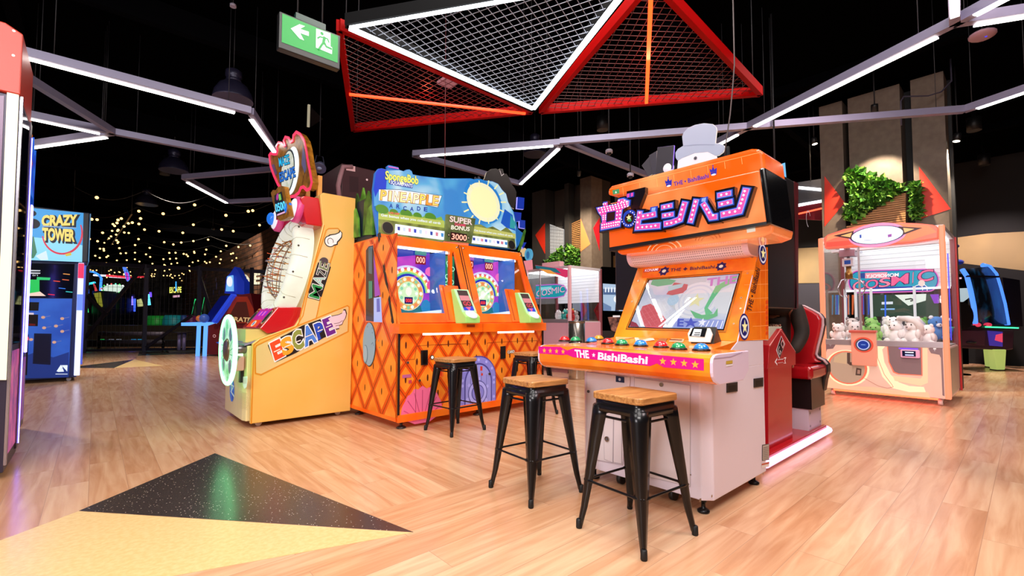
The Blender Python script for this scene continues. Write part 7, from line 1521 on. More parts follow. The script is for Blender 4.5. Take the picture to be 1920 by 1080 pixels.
def lane_screens():
    D = 10.6; p = gnd(1150, D); t = Th('arcade_cabinet', 'black cabinet with two blue white screens behind the orange marquee game', 'arcade machine', p)
    L = lambda u, v, d=D: t.I @ dep(u, v, d); dv = V((.5, .45, 0))
    mb = MB(); mb.prism([L(1128, 500), L(1200, 504), L(1200, 620), L(1128, 620)], dv, BLK); mb.build('screen_box', t)
    b = [L(1128, 620), L(1200, 620)]; mb = MB(); mb.prism([b[0], b[1], V((b[1].x, b[1].y, 0)), V((b[0].x, b[0].y, 0))], dv, m('#1c1418', .5)); mb.build('base', t)
    A = Art(t, L(1150, 560, D-.02), t.R @ RT, t.R @ UP).crop(980, 360, 3.857); E = lambda h, s=.8: m(h, .3, e=s)
    A.poly([(580, 662), (758, 674), (756, 862), (582, 858)], E('#a8c4e0', .75), 1); A.poly([(582, 700), (757, 706), (757, 745), (582, 742)], E('#4a6a9a', .5), 2); A.poly([(582, 800), (640, 830), (640, 858), (582, 858)], E('#6a8ab8', .6), 2); A.poly([(668, 860), (672, 810), (684, 800), (694, 815), (696, 860)], E('#1a2a4a', .4), 3); A.ell((684, 775), -1, 26, E('#f4f8ff', 1), 2); A.poly([(788, 684), (800, 684), (800, 860), (784, 860)], E('#2a8ad0', .5), 1)
    for k in range(7): A.poly([(594+k*22, 690), (606+k*22, 690), (604+k*22, 725), (594+k*22, 725)], E('#dce8f4', .8), 3)
    A.build('screen', t)
    A = Art(t, L(1180, 510, D-.05), t.R @ RT, t.R @ UP).crop(980, 360, 3.857); A.slab([(725, 528), (858, 545), (850, 625), (712, 612)], E('#dcecf4', 1.0), .03, 1); A.stroke([(740, 585), (790, 592), (830, 590)], .025, E('#4a7a8a', .5), 30); A.build('tilted_screen', t)
    A = Art(t, L(1150, 610, D-.03), t.R @ RT, t.R @ UP).crop(980, 360, 3.857); A.poly([(615, 905), (710, 900), (690, 1020), (640, 1000)], noisy('#2a1418', '#b07868', 9, r=.4, e=.3), 1); A.poly([(652, 892), (704, 892), (704, 905), (652, 906)], E('#e8e0e0', .7), 2); A.build('poster', t)
lane_screens()
def blue_display():
    D = 6.2; p = gnd(1462, D); t = Th('hanging_display', 'light blue hanging display panel behind the orange marquee', 'display', dep(1462, 370, D))
    L = lambda u, v: t.I @ dep(u, v, D); dv = V((.06, .05, 0))
    mb = MB(); mb.prism([L(1440, 316), L(1472, 305), L(1479, 388), L(1440, 392)], dv, m('#6ab4e8', .4, e=.85)); mb.build('screen', t)
    mb = MB(); mb.prism([L(1472, 305), L(1474, 305), L(1481, 388), L(1479, 388)], dv*1.2, BLK); mb.prism([L(1440, 392), L(1481, 388), L(1481, 392), L(1440, 396)], dv*1.2, BLK); mb.build('bezel', t)
    mb = MB(); a = L(1455, 311); mb.tube([a+dv*.5, V((a.x, a.y, CZ-t.M.translation.z))+dv*.5], .012, DK, 6); mb.build('hanger_rod', t)
    # distant mesh panel seen between tower and column
    D = 9.0; t = Th('mesh_ceiling_panel', 'distant grey and red mesh ceiling panel left of the right columns', 'ceiling panel', dep(1520, 360, D)); L = lambda u, v: t.I @ dep(u, v, D)
    mb = MB(); mb.prism([L(1495, 342), L(1548, 334), L(1548, 372), L(1490, 388)], V((.02, .02, 0)), m('#46464c', .4, e=.15)); mb.build('mesh_sheet', t)
    mb = MB(); mb.bar(L(1495, 352), L(1548, 357), .05, .05, m('#ffffff', .4, e=2.5)); mb.bar(L(1491, 386), L(1548, 376), .05, .05, m('#ffffff', .4, e=2.5)); mb.build('light_strip', t)
    mb = MB(); mb.prism([L(1488, 390), L(1548, 377), L(1548, 408), L(1540, 413), L(1488, 410)], V((.02, .02, 0)), m('#6a0a1e', .4, e=.15)); mb.build('red_sheet', t); mb = MB(); mb.bar(L(1489, 403), L(1548, 389), .03, .03, m('#ff5a3a', .4, e=2.5)); mb.build('red_light_strip', t)
    mb = MB(); a = L(1520, 340); mb.tube([a, V((a.x, a.y, CZ-t.M.translation.z))], .01, DK, 6); mb.build('hanger_rod', t)
blue_display()

# ================================================================ left side: tall machines at the frame edge
def left_tall():
    t = Th('prize_machine', 'tall red topped prize machine with a cream light strip, cut by the left edge', 'prize machine', (-.454, 4.885, 0))
    zt, zr = dep(42, 35, 3.30).z, dep(42, 168, 3.30).z; BKM = m('#1a1420', .4)
    x0 = -1.2
    MB().box(x0, 0, 0, .70, .05, zr, m('#3a3448', .35, .3)).build('body', t, bev=.006)
    mb = MB(); mb.prism([(x0, -.03, zr), (0, -.03, zr), (.0, -.03, zt-.05), (-.09, -.03, zt), (x0, -.03, zt)], (0, .74, 0), m('#b8321e', .35)); hd = mb.build('red_header', t, bev=.008)
    A = Art(t, (-.1, -.0315, 3), (1, 0, 0), (0, 0, 1)); 
    for u, v in ((26, 58), (25, 104)): A.ell((u, v), -1, 2.2, m('#d8a8a0', .3, .6), 1)
    A.mb.build('header_screws', hd)
    q = [t.Y(u, v, -.004) for u, v in ((14, 170), (36, 170), (12, 712), (-8, 712))]
    mb = MB(); mb.prism(q, (0, -.02, 0), m('#fff4cf', .4, e=1.25)); mb.build('light_strip', t)
    q = [t.Y(u, v, -.002) for u, v in ((-40, 180), (8, 180), (-14, 712), (-60, 712))]; mb = MB(); mb.prism(q, (0, -.006, 0), m('#7a5a80', .3, e=.15)); mb.build('front_panel', t)
    # right side: framed mirror glass, lower artwork
    S = lambda y0, y1, z0, z1, mt, d=.004: MB().box(-.002, d, y0, y1, z0, z1, mt)
    S(.06, .58, .95, zr-.05, glass('#8890a0', .45), .006).build('side_glass', t)
    S(0, .05, .1, zr, m('#b8b4c4', .25, .8), .012).build('corner_frame', t); S(.58, .70, .1, zr, m('#5a4a58', .3, .8), .010).build('rear_frame', t)
    S(.05, .6, .15, .90, noisy('#8a3a9a', '#e86ab0', 7, r=.3, e=.35, detail=4), .004).build('side_artwork', t)
    MB().box(-.003, .014, .70, .716, .12, zr-.1, m('#6a60ff', .3, e=14)).build('edge_light', t)
    for y in (.08, .62): mb = MB(); mb.lathe((-.08, y, 0), [(.03, 0), (.03, .05)], BKM, 10); mb.build('foot', t)
    mb = MB(); mb.prism([(.0, .70, zr-.55), (.0, .98, zr-.25), (-.02, .95, zr-.10), (.0, .88, zr-.02), (-.0, .82, zr-.16), (.0, .72, zr+.05)], (-.03, 0, 0), noisy('#c8481a', '#f0902a', 9, r=.35, e=.3)); mb.build('flame_topper', t)
    t = Th('prize_machine', 'blue crested prize machine behind the red topped one at the left edge', 'prize machine', (-.53, 5.95, 0))
    zt = t.X(47, 338, 0).z if False else 2.42
    MB().box(-1.1, 0, 0, 1.1, .05, zt, m('#5a5068', .3, .6)).build('body', t, bev=.006)
    MB().box(-.002, .006, .12, .80, 1.0, zt-.15, m('#8a6a60', .15, .9)).build('side_mirror', t); MB().box(-.002, .012, .90, 1.0, .8, zt-.1, m('#6a60ff', .3, e=14)).build('edge_light', t)
    MB().box(-.002, .004, .05, 1.05, .12, .75, noisy('#4a3a9a', '#a84ac0', 5, r=.3, e=.3)).build('side_artwork', t)
    mb = MB(); mb.prism([(0, .3, zt), (0, 1.15, zt-.2), (0, 1.2, zt+.55), (0, 1.05, zt+.42), (0, .95, zt+.62), (0, .8, zt+.45), (0, .55, zt+.55), (0, .3, zt+.3)], (-.04, 0, 0), noisy('#0a2ac8', '#2a7af0', 6, r=.3, e=.7)); mb.build('blue_crest', t)
    for y in (.1, 1.0): mb = MB(); mb.lathe((-.08, y, 0), [(.03, 0), (.03, .05)], BKM, 10); mb.build('foot', t)
left_tall()
def tower_game():
    yaw = math.radians(2); p0 = WORLD.Z(143, 708, .06)
    t = Th('arcade_cabinet', 'blue stacking game cabinet with yellow lettered marquee at the left', 'arcade machine', (p0.x, p0.y, 0), yaw)
    W = 1.15; zt = t.Y(156, 398, 0).z; BKM = m('#0a0a14', .3); BLU = noisy('#2250c4', '#3470e4', 1.5, r=.35, e=.5)
    zm0 = t.Y(150, 492, 0).z; zs = t.Y(140, 560, 0).z
    MB().box(-W, -.0, .02, .95, .07, zm0, m('#16265a', .4)).build('body', t)
    MB().box(-W-.04, .10, -.06, .95, zm0, zt, m('#10203a', .35)).build('marquee_box', t, bev=.02)
    A = Art(t, (0, -.0615, 2.2), (1, 0, 0), (0, 0, 1)).crop(0, 360, 3); E = lambda h, s=.85: m(h, .3, e=s)
    A.poly([(110, 92), (160, 88), (470, 118), (462, 394), (140, 382), (110, 382)], E('#1f98e0', 1), 1); A.poly([(140, 250), (300, 265), (464, 300), (462, 394), (140, 382)], E('#8ad8f4', 1), 2); A.poly([(200, 360), (260, 330), (272, 382), (230, 384)], E('#d8f0f8', .9), 3)
    for k in range(24): 
        a0 = 3.3+k*.14; A.stroke([(350+112*math.cos(a0), 230-118*math.sin(a0)), (350+112*math.cos(a0+.15), 230-118*math.sin(a0+.15))], .035*(.5+.5*math.sin(k/24*pi)), E('#e0284a', .8), 4)
    for tx, bl, br, tl in (('CRAZY', (236, 190), (428, 184), (238, 134)), ('TOWER', (240, 268), (416, 276), (240, 204))):
        A.text(tx, (bl[0]+8, bl[1]+6), (br[0]+8, br[1]+6), (tl[0]+8, tl[1]+6), m('#16264a', .4), 5, off=.12); A.text(tx, bl, br, tl, E('#f4d86a', 1.0), 7, off=.05)
    A.poly([(236, 188), (430, 200), (430, 205), (236, 196)], E('#8ab0e0', .7), 8); A.ell((186, 178), -1, 28, m('#1a2440', .4), 6); A.ell((182, 120), -1, 16, m('#22304a', .4), 6)
    A.poly([(150, 260), (190, 250), (208, 340), (190, 372), (150, 376)], E('#3a8a6a', .6), 6); A.poly([(365, 350), (400, 340), (402, 356), (372, 362)], E('#d8c84a', .8), 6)
    A.build('marquee_sign', t)
    MB().box(.065, .112, -.05, .93, zm0+.02, zt-.02, m('#4a90c8', .3, e=.35)).build('marquee_side', t)
    # dark window with falling blocks
    A = Art(t, (0, .018, 1.8), (1, 0, 0), (0, 0, 1)).crop(0, 360, 3)
    A.poly([(100, 400), (420, 405), (408, 598), (100, 592)], m('#0a0f1a', .1, coat=.6), 1); A.poly([(140, 492), (222, 494), (222, 575), (140, 572)], E('#1fc85a', .9), 3); A.poly([(208, 478), (284, 482), (280, 496), (206, 494)], E('#2ad07a', .7), 3); A.poly([(140, 574), (225, 560), (258, 585), (140, 585)], E('#f4d8c8', .9), 4)
    A.poly([(165, 438), (228, 440), (226, 446), (165, 446)], E('#d8e0f0', .6), 3); A.poly([(165, 452), (228, 454), (226, 460), (165, 460)], E('#d8e0f0', .6), 3); A.text('0/1', (182, 473), (212, 473), (183, 464), E('#d8e0f0', .7), 3)
    for x, y, c in ((300, 500, '#f04a2a'), (350, 492, '#e86a3a'), (270, 575, '#f02a4a'), (330, 540, '#2a7af0'), (370, 560, '#3ad0d0'), (355, 460, '#f0a04a')): A.stroke([(x, y), (x+38, y+4)], .015, E(c, .8), 3)
    A.build('play_window', t)
    A = Art(t, (0, .018, 1), (1, 0, 0), (0, 0, 1)).crop(0, 360, 3)
    A.poly([(95, 598), (406, 600), (386, 1042), (95, 1050)], BLU, 2); A.poly([(95, 940), (200, 900), (300, 930), (388, 900), (386, 1042), (95, 1050)], m('#1c3fa0', .35, e=.3), 3)
    for x, y in ((243, 705), (248, 764), (315, 754), (350, 712), (350, 784), (305, 845), (175, 830)): A.ell((x, y), -1, 8, E('#d8a890', .7), 4); A.stroke([(x, y), (x+40, y-8)], .01, m('#7a8ad0', .3, e=.4), 3.5)
    A.poly([(95, 618), (220, 620), (216, 668), (95, 666)], BKM, 4); A.poly([(95, 685), (215, 690), (212, 755), (95, 752)], m('#180c10', .3), 4); A.poly([(95, 735), (200, 742), (198, 752), (95, 750)], E('#6a1410', .6), 5); A.poly([(95, 676), (190, 680), (190, 690), (95, 688)], E('#e0d0e0', .8), 5)
    A.poly([(192, 795), (290, 797), (284, 972), (184, 966)], m('#0c1a4a', .3), 5); A.poly([(200, 805), (280, 807), (276, 962), (192, 957)], m('#0a1238', .3, e=.1), 6); A.poly([(95, 800), (162, 800), (152, 1030), (95, 1030)], m('#10101c', .3), 5); A.ell((138, 825), -1, 17, E('#f02a2a', 1), 6)
    WTt = E('#e8f4ff', 1); A.poly([(318, 1008), (342, 972), (354, 985), (330, 1012)], WTt, 6); A.poly([(346, 974), (380, 974), (378, 1010)], WTt, 6); A.poly([(326, 1012), (352, 990), (360, 1010)], WTt, 6); A.stroke([(312, 1024), (380, 1024)], .01, WTt, 6)
    A.build('front_artwork', t)
    # lit corner column
    q = [t.Y(u, v, -.0) for u, v in ((140, 495), (154, 497), (142, 704), (128, 704))]
    mb = MB(); xs = sorted([p_.x for p_ in q]); mb.box(-.035, .045, -.03, .06, .10, zm0-.01, m('#cfd8ff', .3, e=1.5)); mb.build('light_column', t, bev=.01)
    mb = MB(); mb.box(-.034, .044, -.034, -.03, zm0-.30, zm0-.02, m('#ff2a5a', .3, e=1.2)); mb.box(-.034, .044, -.034, -.03, zm0-.9, zm0-.6, m('#6a8aff', .3, e=1.2)); mb.build('light_segments', t)
    MB().box(.05, .075, .0, .9, .3, zm0-.05, m('#5a6ae0', .3, e=.6)).build('side_light', t)
    for x in (-.1, -W+.1):
        for y in (.12, .85): mb = MB(); mb.lathe((x, y-.015, .035), [(.035, 0), (.035, .03)], m('#c8c8d8', .4), 12, axis=(0, 1, 0)); mb.box(x-.02, x+.02, y-.02, y+.02, .05, .08, m('#888', .4)); mb.build('caster', t)
tower_game()

# ================================================================ fenced bay in the back left
def fence():
    D0, D1 = 15.9, 17.6; t = Th('steel_fence', 'dark steel framed mesh fence with diagonal braces across the back left bay', 'fence', gnd(278, 16.5))
    FR = m('#2a2a40', .45, .3); a, b = t.I @ gnd(60, 15.6), t.I @ gnd(503, 17.8); dirv = (b-a); L = dirv.length; dirv.normalize()
    def at(u):
        d = t.R @ wray(u, 600); n = V((-dirv.y, dirv.x, 0)); k = (a-t.o).dot(n)/d.dot(n); p = t.o+d*k; return V((p.x, p.y, 0))
    zt = 3.12
    def bar_(nm, p, q, w_=.12): mb = MB(); mb.bar(p, q, w_, w_, FR); mb.build(nm, t)
    up = lambda p, z: V((p.x, p.y, z))
    bar_('top_rail', up(at(60), zt), up(at(503), zt-.15)); bar_('bottom_rail', up(at(60), .08), up(at(503), .08), .08)
    for u in (160, 272, 372, 470): bar_('post', up(at(u), .0), up(at(u), zt))
    for (u0, z0, u1, z1) in ((148, .2, 268, zt), (92, zt, 200, 1.3), (366, zt, 402, 1.0), (276, .15, 360, 1.3)): bar_('brace', up(at(u0), z0), up(at(u1), z1), .10)
    mb = MB(); w_ = m('#24222a', .5)
    for k in range(56): p = a+dirv*(L*k/55); mb.bar(up(p, .1), up(p, zt-.05), .010, .010, w_)
    for k in range(16): mb.bar(up(a, .2+k*.19), up(b, .2+k*.19), .010, .010, w_)
    mb.build('wire_mesh', t)
fence()
def table():
    p = WORLD.Z(340, 660, 0); t = Th('cocktail_table', 'small round table on two steel posts in front of the fence', 'table', p); zt = dep(340, 624, 15.2).z
    mb = MB(); mb.lathe((0, 0, zt-.03), [(.33, 0), (.33, .03)], m('#4a4450', .3), 28); mb.build('tabletop', t)
    for s in (-1, 1): mb = MB(); mb.tube([RT*(.085*s)+V((0, 0, .06)), RT*(.085*s)+V((0, 0, zt-.03))], .06, m('#c4b4e4', .3, .35), 14); mb.build('post', t)
    mb = MB(); mb.box(-.40, .40, -.40, .40, 0, .06, m('#4a463c', .4, .5)); mb.build('base_plate', t, bev=.01)
table()
def pirate():
    D = 14.6; p = gnd(410, D); t = Th('arcade_cabinet', 'blue lit pirate themed ball roll cabinet left of the yellow cabinet', 'arcade machine', p)
    L = lambda u, v, d=D: t.I @ dep(u, v, d); dv = V((-.55, .75, 0)); BLu = m('#2a4ae0', .3, e=.6); BLl = m('#5a9aff', .3, e=1.5); RDm = m('#5a1018', .4, e=.15)
    g = lambda u: t.I @ gnd(u, D)
    mb = MB(); mb.prism([L(440, 554), L(470, 550), L(480, 600), L(480, 640), V((g(480).x, g(480).y, .05)), V((g(386).x, g(386).y, .05)), L(386, 612), L(404, 606)], _fw*.9, RDm); mb.build('body', t)
    mb = MB(); mb.prism([L(372, 605), L(406, 604), L(408, 611), L(372, 611)], dv*.7, BLl); mb.build('ball_shelf', t)
    for u in (373, 386): mb = MB(); q = g(u); mb.bar(V((q.x, q.y, 0)), L(u, 611), .10, .10, BLl); mb.build('lit_leg', t)
    mb = MB(); mb.bar(L(404, 604, D-.05), L(440, 553, D-.05), .24, .10, BLu); mb.bar(L(390, 603, D+.4), L(428, 556, D+.4), .16, .10, m('#1a2a9a', .3, e=.5)); mb.build('ramp_rails', t)
    mb = MB(); mb.prism([L(u, v, D+.1) for u, v in ((394, 602), (404, 604), (438, 554), (428, 555))], dv*.3, m('#0a1466', .3, e=.4)); mb.build('ramp', t)
    mb = MB(); mb.prism([L(u, v, D+.1) for u, v in ((421, 550), (424, 520), (430, 514), (440, 500), (446, 507), (452, 520), (458, 528), (458, 552))], _fw*.3, m('#1c36b8', .35, e=.35)); mb.build('castle_topper', t)
    mb = MB(); mb.prism([L(u, v, D+.0) for u, v in ((423, 546), (426, 518), (436, 516), (437, 546))], _fw*.05, m('#7ac0ff', .3, e=.8)); mb.ball(L(431, 528, D-.02), (.09, .05, .16), m('#f0f4ff', .3, e=.9)); mb.build('topper_sign', t)
    A = Art(t, L(440, 590, D-.03), t.R @ RT, t.R @ UP); E = lambda h, s=.8: m(h, .3, e=s)
    A.poly([(416, 606), (440, 556), (464, 556), (476, 580), (476, 606)], E('#8a2a1c', .4), 1); A.poly([(424, 604), (444, 566), (462, 566), (470, 604)], m('#4a1c16', .4, e=.2), 2); A.text('PIRATE', (429, 602), (470, 604), (430, 594), E('#d8b07a', .7), 3, off=.03); A.poly([(386, 654), (396, 645), (412, 640), (430, 648), (440, 655), (386, 656)], E('#1f5ac8', .5), 2); A.ell((402, 630), -1, 3, E('#c8a0a0', .5), 3, rin=.6)
    A.build('artwork', t)
    for u, v, r in ((374, 597, .10), (383, 597, .14)): mb = MB(); mb.ball(L(u, v, D-.02), r, m('#3a5ab0' if r > .12 else '#c8703a', .3, e=.3), 14, 9); mb.build('ball_trim', t)
pirate()
def bay_things():
    E = lambda h, s=1.0: m(h, .35, e=s); PZ = .86
    def cab(label, u0, u1, v0, D, scr, accents=(), body='#0c0c16'):
        p = gnd((u0+u1)/2, D, PZ); t = Th('arcade_cabinet', label, 'arcade machine', p); L = lambda u, v, d=D: t.I @ dep(u, v, d)
        a, b = t.I @ gnd(u0, D, PZ), t.I @ gnd(u1, D, PZ); zt = L(u0, v0).z; bm_ = m(body, .4)
        mb = MB(); mb.prism([a, b, V((b.x, b.y, zt)), V((a.x, a.y, zt))], _fw*.8, bm_); mb.build('body', t)
        for nm, pts, c, s in scr: mb = MB(); mb.prism([L(u, v, D-.03) for u, v in pts], _fw*.03, E(c, s)); mb.build(nm, t)
        for pts, c, r in accents: mb = MB(); mb.tube([L(u, v, D-.1) for u, v in pts], r, E(c, 2.2), 6); mb.build('neon_tube', t)
        return t
    cab('dark cabinet with cyan screen seen through the fence', 197, 224, 540, 26, [('screen', [(200, 557), (216, 558), (214, 572), (199, 570)], '#9ae0e8', .8)], [([(192, 545), (195, 572), (204, 575)], '#5aff6a', .09)])
    cab('blue lit cabinet with two violet tubes seen through the fence', 226, 252, 552, 27, [('screen', [(229, 566), (240, 564), (240, 584), (229, 586)], '#2a4af0', .5)], [([(238, 553), (240, 570), (241, 582)], '#6a5aff', .10), ([(246, 556), (247, 572)], '#7a6aff', .08), ([(212, 584), (225, 570), (236, 566)], '#2a4aff', .10), ([(253, 560), (253, 584)], '#3a5aff', .07)])
    cab('cabinet with round yellow face light seen beside the fence post', 254, 268, 556, 25, [('screen', [(257, 562), (264, 560), (269, 574), (258, 575)], '#d8d890', .7)], [([(276, 552), (279, 572)], '#5ad0ff', .10)])
    cab('cabinet with yellow panel at the left of the fenced bay', 172, 192, 545, 24, [('screen', [(175, 550), (188, 548), (192, 575), (186, 576)], '#a8a83a', .5), ('side_sign', [(174, 530), (178, 535), (182, 545), (178, 546)], '#e84a4a', .8)], [([(160, 575), (161, 586)], '#3aff8a', .12), ([(158, 534), (163, 540), (163, 550)], '#2a6aff', .08)])
    cab('cabinet with marquee of white bulbs seen through the fence', 196, 226, 546, 30, [], [])
    t = Th('lightbox_sign', 'oval white lightbox sign ringed with coloured bulbs behind the fence', 'sign', dep(214, 541, 25)); L = lambda u, v: t.I @ dep(u, v, 25)
    mb = MB(); c = L(214, 541); mb.prism([c+RT*(.62*math.cos(a))+V((0, 0, .22*math.sin(a))) for a in [2*pi*k/24 for k in range(24)]], _fw*.1, E('#dff4e4', .9)); mb.build('panel', t)
    mb = MB()
    for k in range(18): a = 2*pi*k/18; mb.ball(c+RT*(.66*math.cos(a))+V((0, 0, .25*math.sin(a)))-_fw*.05, .035, E(('#6affd0', '#ff5a5a', '#f4f4ff', '#5aff6a')[k % 4], 1.5), 6, 4)
    mb.build('bulbs', t); mb = MB(); mb.tube([c+_fw*.06, V((c.x, c.y, PZ-dep(214, 541, 25).z))+_fw*.06], .05, BLK, 6); mb.build('post', t)
    for lab, pts, c, D in (('green neon tube standing beside the cyan screen cabinet', [(196, 546), (197, 572), (202, 582)], '#4aff5a', 28), ('blue neon ring low behind the diagonal fence brace', [(214, 588), (222, 574), (234, 570), (246, 576), (252, 590)], '#2a50ff', 29), ('short violet neon tube near the fence post', [(282, 548), (284, 574)], '#6a4aff', 26), ('cyan neon tube curving at the left end of the fenced bay', [(160, 545), (166, 532), (178, 530)], '#3ad0ff', 25)):
        p = gnd(pts[-1][0], D, PZ); t = Th('neon_tube_lamp', lab, 'neon light', p); L = lambda u, v: t.I @ dep(u, v, D); q = [L(*a_) for a_ in pts]; mb = MB(); mb.tube(q, .06, E(c, 1.8), 6); mb.build('tube', t); mb = MB(); mb.tube([q[-1], V((q[-1].x, q[-1].y, 0))], .03, BLK, 6); mb.build('stand', t)
    t = Th('neon_arch', 'blue neon arch frame at the left of the fenced bay', 'neon light', gnd(185, 27, PZ)); L = lambda u, v: t.I @ dep(u, v, 27); g = t.I @ gnd(189, 27, PZ)
    mb = MB(); mb.tube([L(158, 508), L(176, 510), L(186, 516), L(190, 522), L(188, 545), V((g.x, g.y, 0))], .06, E('#3a8aff', 1.6), 6); mb.build('tube', t)
    t = Th('neon_strip', 'long white and red neon strip under the fairy lights', 'neon light', dep(225, 519, 28)); L = lambda u, v: t.I @ dep(u, v, 28)
    mb = MB(); mb.tube([L(176, 516), L(200, 517)], .06, E('#f4f0ff', 2), 6); mb.tube([L(200, 517), L(236, 520)], .07, E('#ff3a4a', 1.8), 6); mb.tube([L(205, 519), L(236, 521)], .04, E('#f8f0ff', 2), 6); mb.tube([L(236, 520), L(275, 519)], .05, E('#d82a3a', 1.2), 6); mb.build('tube', t); mb = MB()
    for u in (190, 260): q = L(u, 517); mb.tube([q, V((q.x, q.y, CZ-t.M.translation.z))], .012, DK, 5)
    mb.build('suspension_wires', t)
    t = Th('rocket_topper', 'tilted violet and blue rocket shaped lit sign behind the fence', 'sign', dep(236, 512, 26)); L = lambda u, v: t.I @ dep(u, v, 26)
    mb = MB(); mb.prism([L(229, 500), L(234, 499), L(240, 512), (L(242, 524)), L(237, 528), L(233, 512)], _fw*.08, E('#5a8aff', 1.0)); mb.prism([L(u, v)-_fw*.01 for u, v in ((235, 510), (240, 512), (242, 524), (238, 526))], _fw*.02, E('#d03ad0', 1.0)); mb.build('panel', t); mb = MB(); q = L(237, 527); mb.tube([q, V((q.x, q.y, PZ-t.M.translation.z))], .05, BLK, 6); mb.build('post', t)
    t = Th('neon_sign', 'yellow neon ESCAPE sign on the dark slatted wall', 'neon sign', dep(330, 546, 30)); A = Art(t, (0, 0, 0), t.R @ RT, t.R @ UP)
    A.poly([(317, 552), (341, 550), (341, 535), (318, 538)], m('#2a2a10', .5, e=.2), 0); A.text('ESCAPE', (318, 549), (340, 548), (318, 539), E('#f0f06a', 1.3), 1, off=.03); A.stroke([(330, 528), (330, 546)], .08, E('#3aa8ff', 1.4), 2); A.poly([(324, 554), (337, 553), (337, 557), (324, 558)], E('#e8b0c8', .8), 1); A.build('lettering', t)
    q = t.I @ dep(330, 560, 30.05); mb = MB(); mb.prism([t.I @ dep(u, v, 30.03) for u, v in ((316, 534), (342, 533), (342, 560), (316, 560))], _fw*.08, BLK); mb.build('backing_board', t); mb = MB(); mb.tube([q, V((q.x, q.y, PZ-t.M.translation.z))], .04, BLK, 6); mb.build('post', t)
    t = Th('wall_sign', 'pale ONE lettering on the brick wall just left of the yellow cabinet', 'sign', WORLD.X(460, 525, 4.97)); A = Art(t, (-.01, 0, 0), (0, -1, 0), (0, 0, 1)); A.text('ONE', (441, 534), (486, 532), (442, 517), E('#f4eccc', .9), 1, off=.04); A.build('lettering', t)
    t = Th('wall_mural', 'faint violet sprayed figures painted on the brick wall', 'mural', WORLD.X(395, 530, 4.97)); A = Art(t, (-.008, 0, 0), (0, -1, 0), (0, 0, 1))
    for u, v, r, c in ((386, 518, 4, '#a03a4a'), (384, 530, 4, '#8a5aa0'), (405, 524, 4, '#b0a0d0'), (406, 536, 7, '#8a7ac0'), (400, 548, 5, '#6a5aa8'), (411, 548, 4, '#6a5aa8')): A.ell((u, v), -.8, r, m(c, .6), 1)
    A.build('painted_shapes', t)
    for k, (u, v, r, hc, c, lab) in enumerate(((293, 600, .40, .42, '#1f9a3a', 'green rounded seat behind the fence'), (325, 599, .42, .46, '#1a8a96', 'teal rounded seat behind the fence'), (345, 599, .13, .42, '#2a4a8a', 'blue rounded seat right of the teal seat'), (359, 600, .23, .42, '#6a1a5a', 'plum rounded seat nearest the pirate cabinet'))):
        D = 23.6; p = gnd(u, D, PZ); mb = MB(); z1 = dep(u, v-8, D).z-PZ; mb.lathe(p, [(r, .0), (r*1.04, .08), (r, z1*.7), (r*.8, z1)], m(c, .5, e=.12), 20); tag(mb.build('pouffe'), lab, 'seat')
    for u, v0, lab in ((366, 560, 'tall dark green cone tree with lit edge behind the fence'), (384, 552, 'dark cone tree nearest the brick wall')):
        D = 24.6; p = gnd(u, D, PZ); t = Th('cone_tree', lab, 'decoration', p); z = dep(u, v0, D).z-PZ; mb = MB(); mb.lathe((0, 0, 0), [(.24, 0), (.001, z)], m('#0c2018', .6), 16); mb.build('cone', t); mb = MB(); mb.tube([RT*-.24+V((0, 0, .02)), V((0, 0, z))], .03, E('#2ae07a' if u < 390 else '#c8c89a', 1.0 if u < 390 else .3), 5); mb.build('lit_edge', t)
    for v, lab, c in ((626, 'upper silver padded rail along the back of the fenced bay', '#8a8098'), (641, 'lower silver padded rail along the back of the fenced bay', '#7a7488')):
        D = 18.6; a, b = dep(186, v, D), dep(306, v, D); t = Th('padded_rail', lab, 'rail', gnd(246, D)); mb = MB(); mb.tube([t.I @ a, t.I @ b], .085, m(c, .35, .1), 12); mb.build('rail', t); mb = MB()
        for p_ in (a, b): q = t.I @ p_; mb.tube([q, V((q.x, q.y, 0))], .04, BLK, 8)
        mb.build('supports', t)
    D = 19.5; a, b = gnd(150, D), gnd(430, D); t = Th('lane_kerb', 'low dark kerb wall with coloured reflections behind the fence', 'kerb', gnd(290, D)); mb = MB(); mb.prism([t.I @ a, t.I @ b, t.I @ (b+V((0, 0, .28))), t.I @ (a+V((0, 0, .28)))], _fw*.3, m('#1c1a1e', .3)); mb.build('kerb', t)
    mb = MB()
    for u, c in ((190, '#2ad05a'), (208, '#8a8a9a'), (222, '#9aa0b0'), (250, '#2a9ae0'), (262, '#2ab0f0')): mb.prism([t.I @ dep(u+x, v, D-.03) for x, v in ((-4, 636), (5, 636), (5, 640), (-4, 640))], _fw*.02, E(c, .5))  # reflections on the kerb put in as small glowing patches
    mb.build('glowing_reflections', t)
    D = 22.4; a, b = gnd(120, D), gnd(350, D); Q = [a, b, V((4.9, b.y+1.2, 0)), V((4.9, 42, 0)), V((a.x-4, 42, 0))]; t = Th('play_platform', 'low dark platform across the fenced bay below the neon cabinets', 'platform', gnd(270, D)); mb = MB(); mb.prism([t.I @ q for q in Q], (0, 0, PZ), m('#2c2620', .6)); mb.build('deck', t)
bay_things()
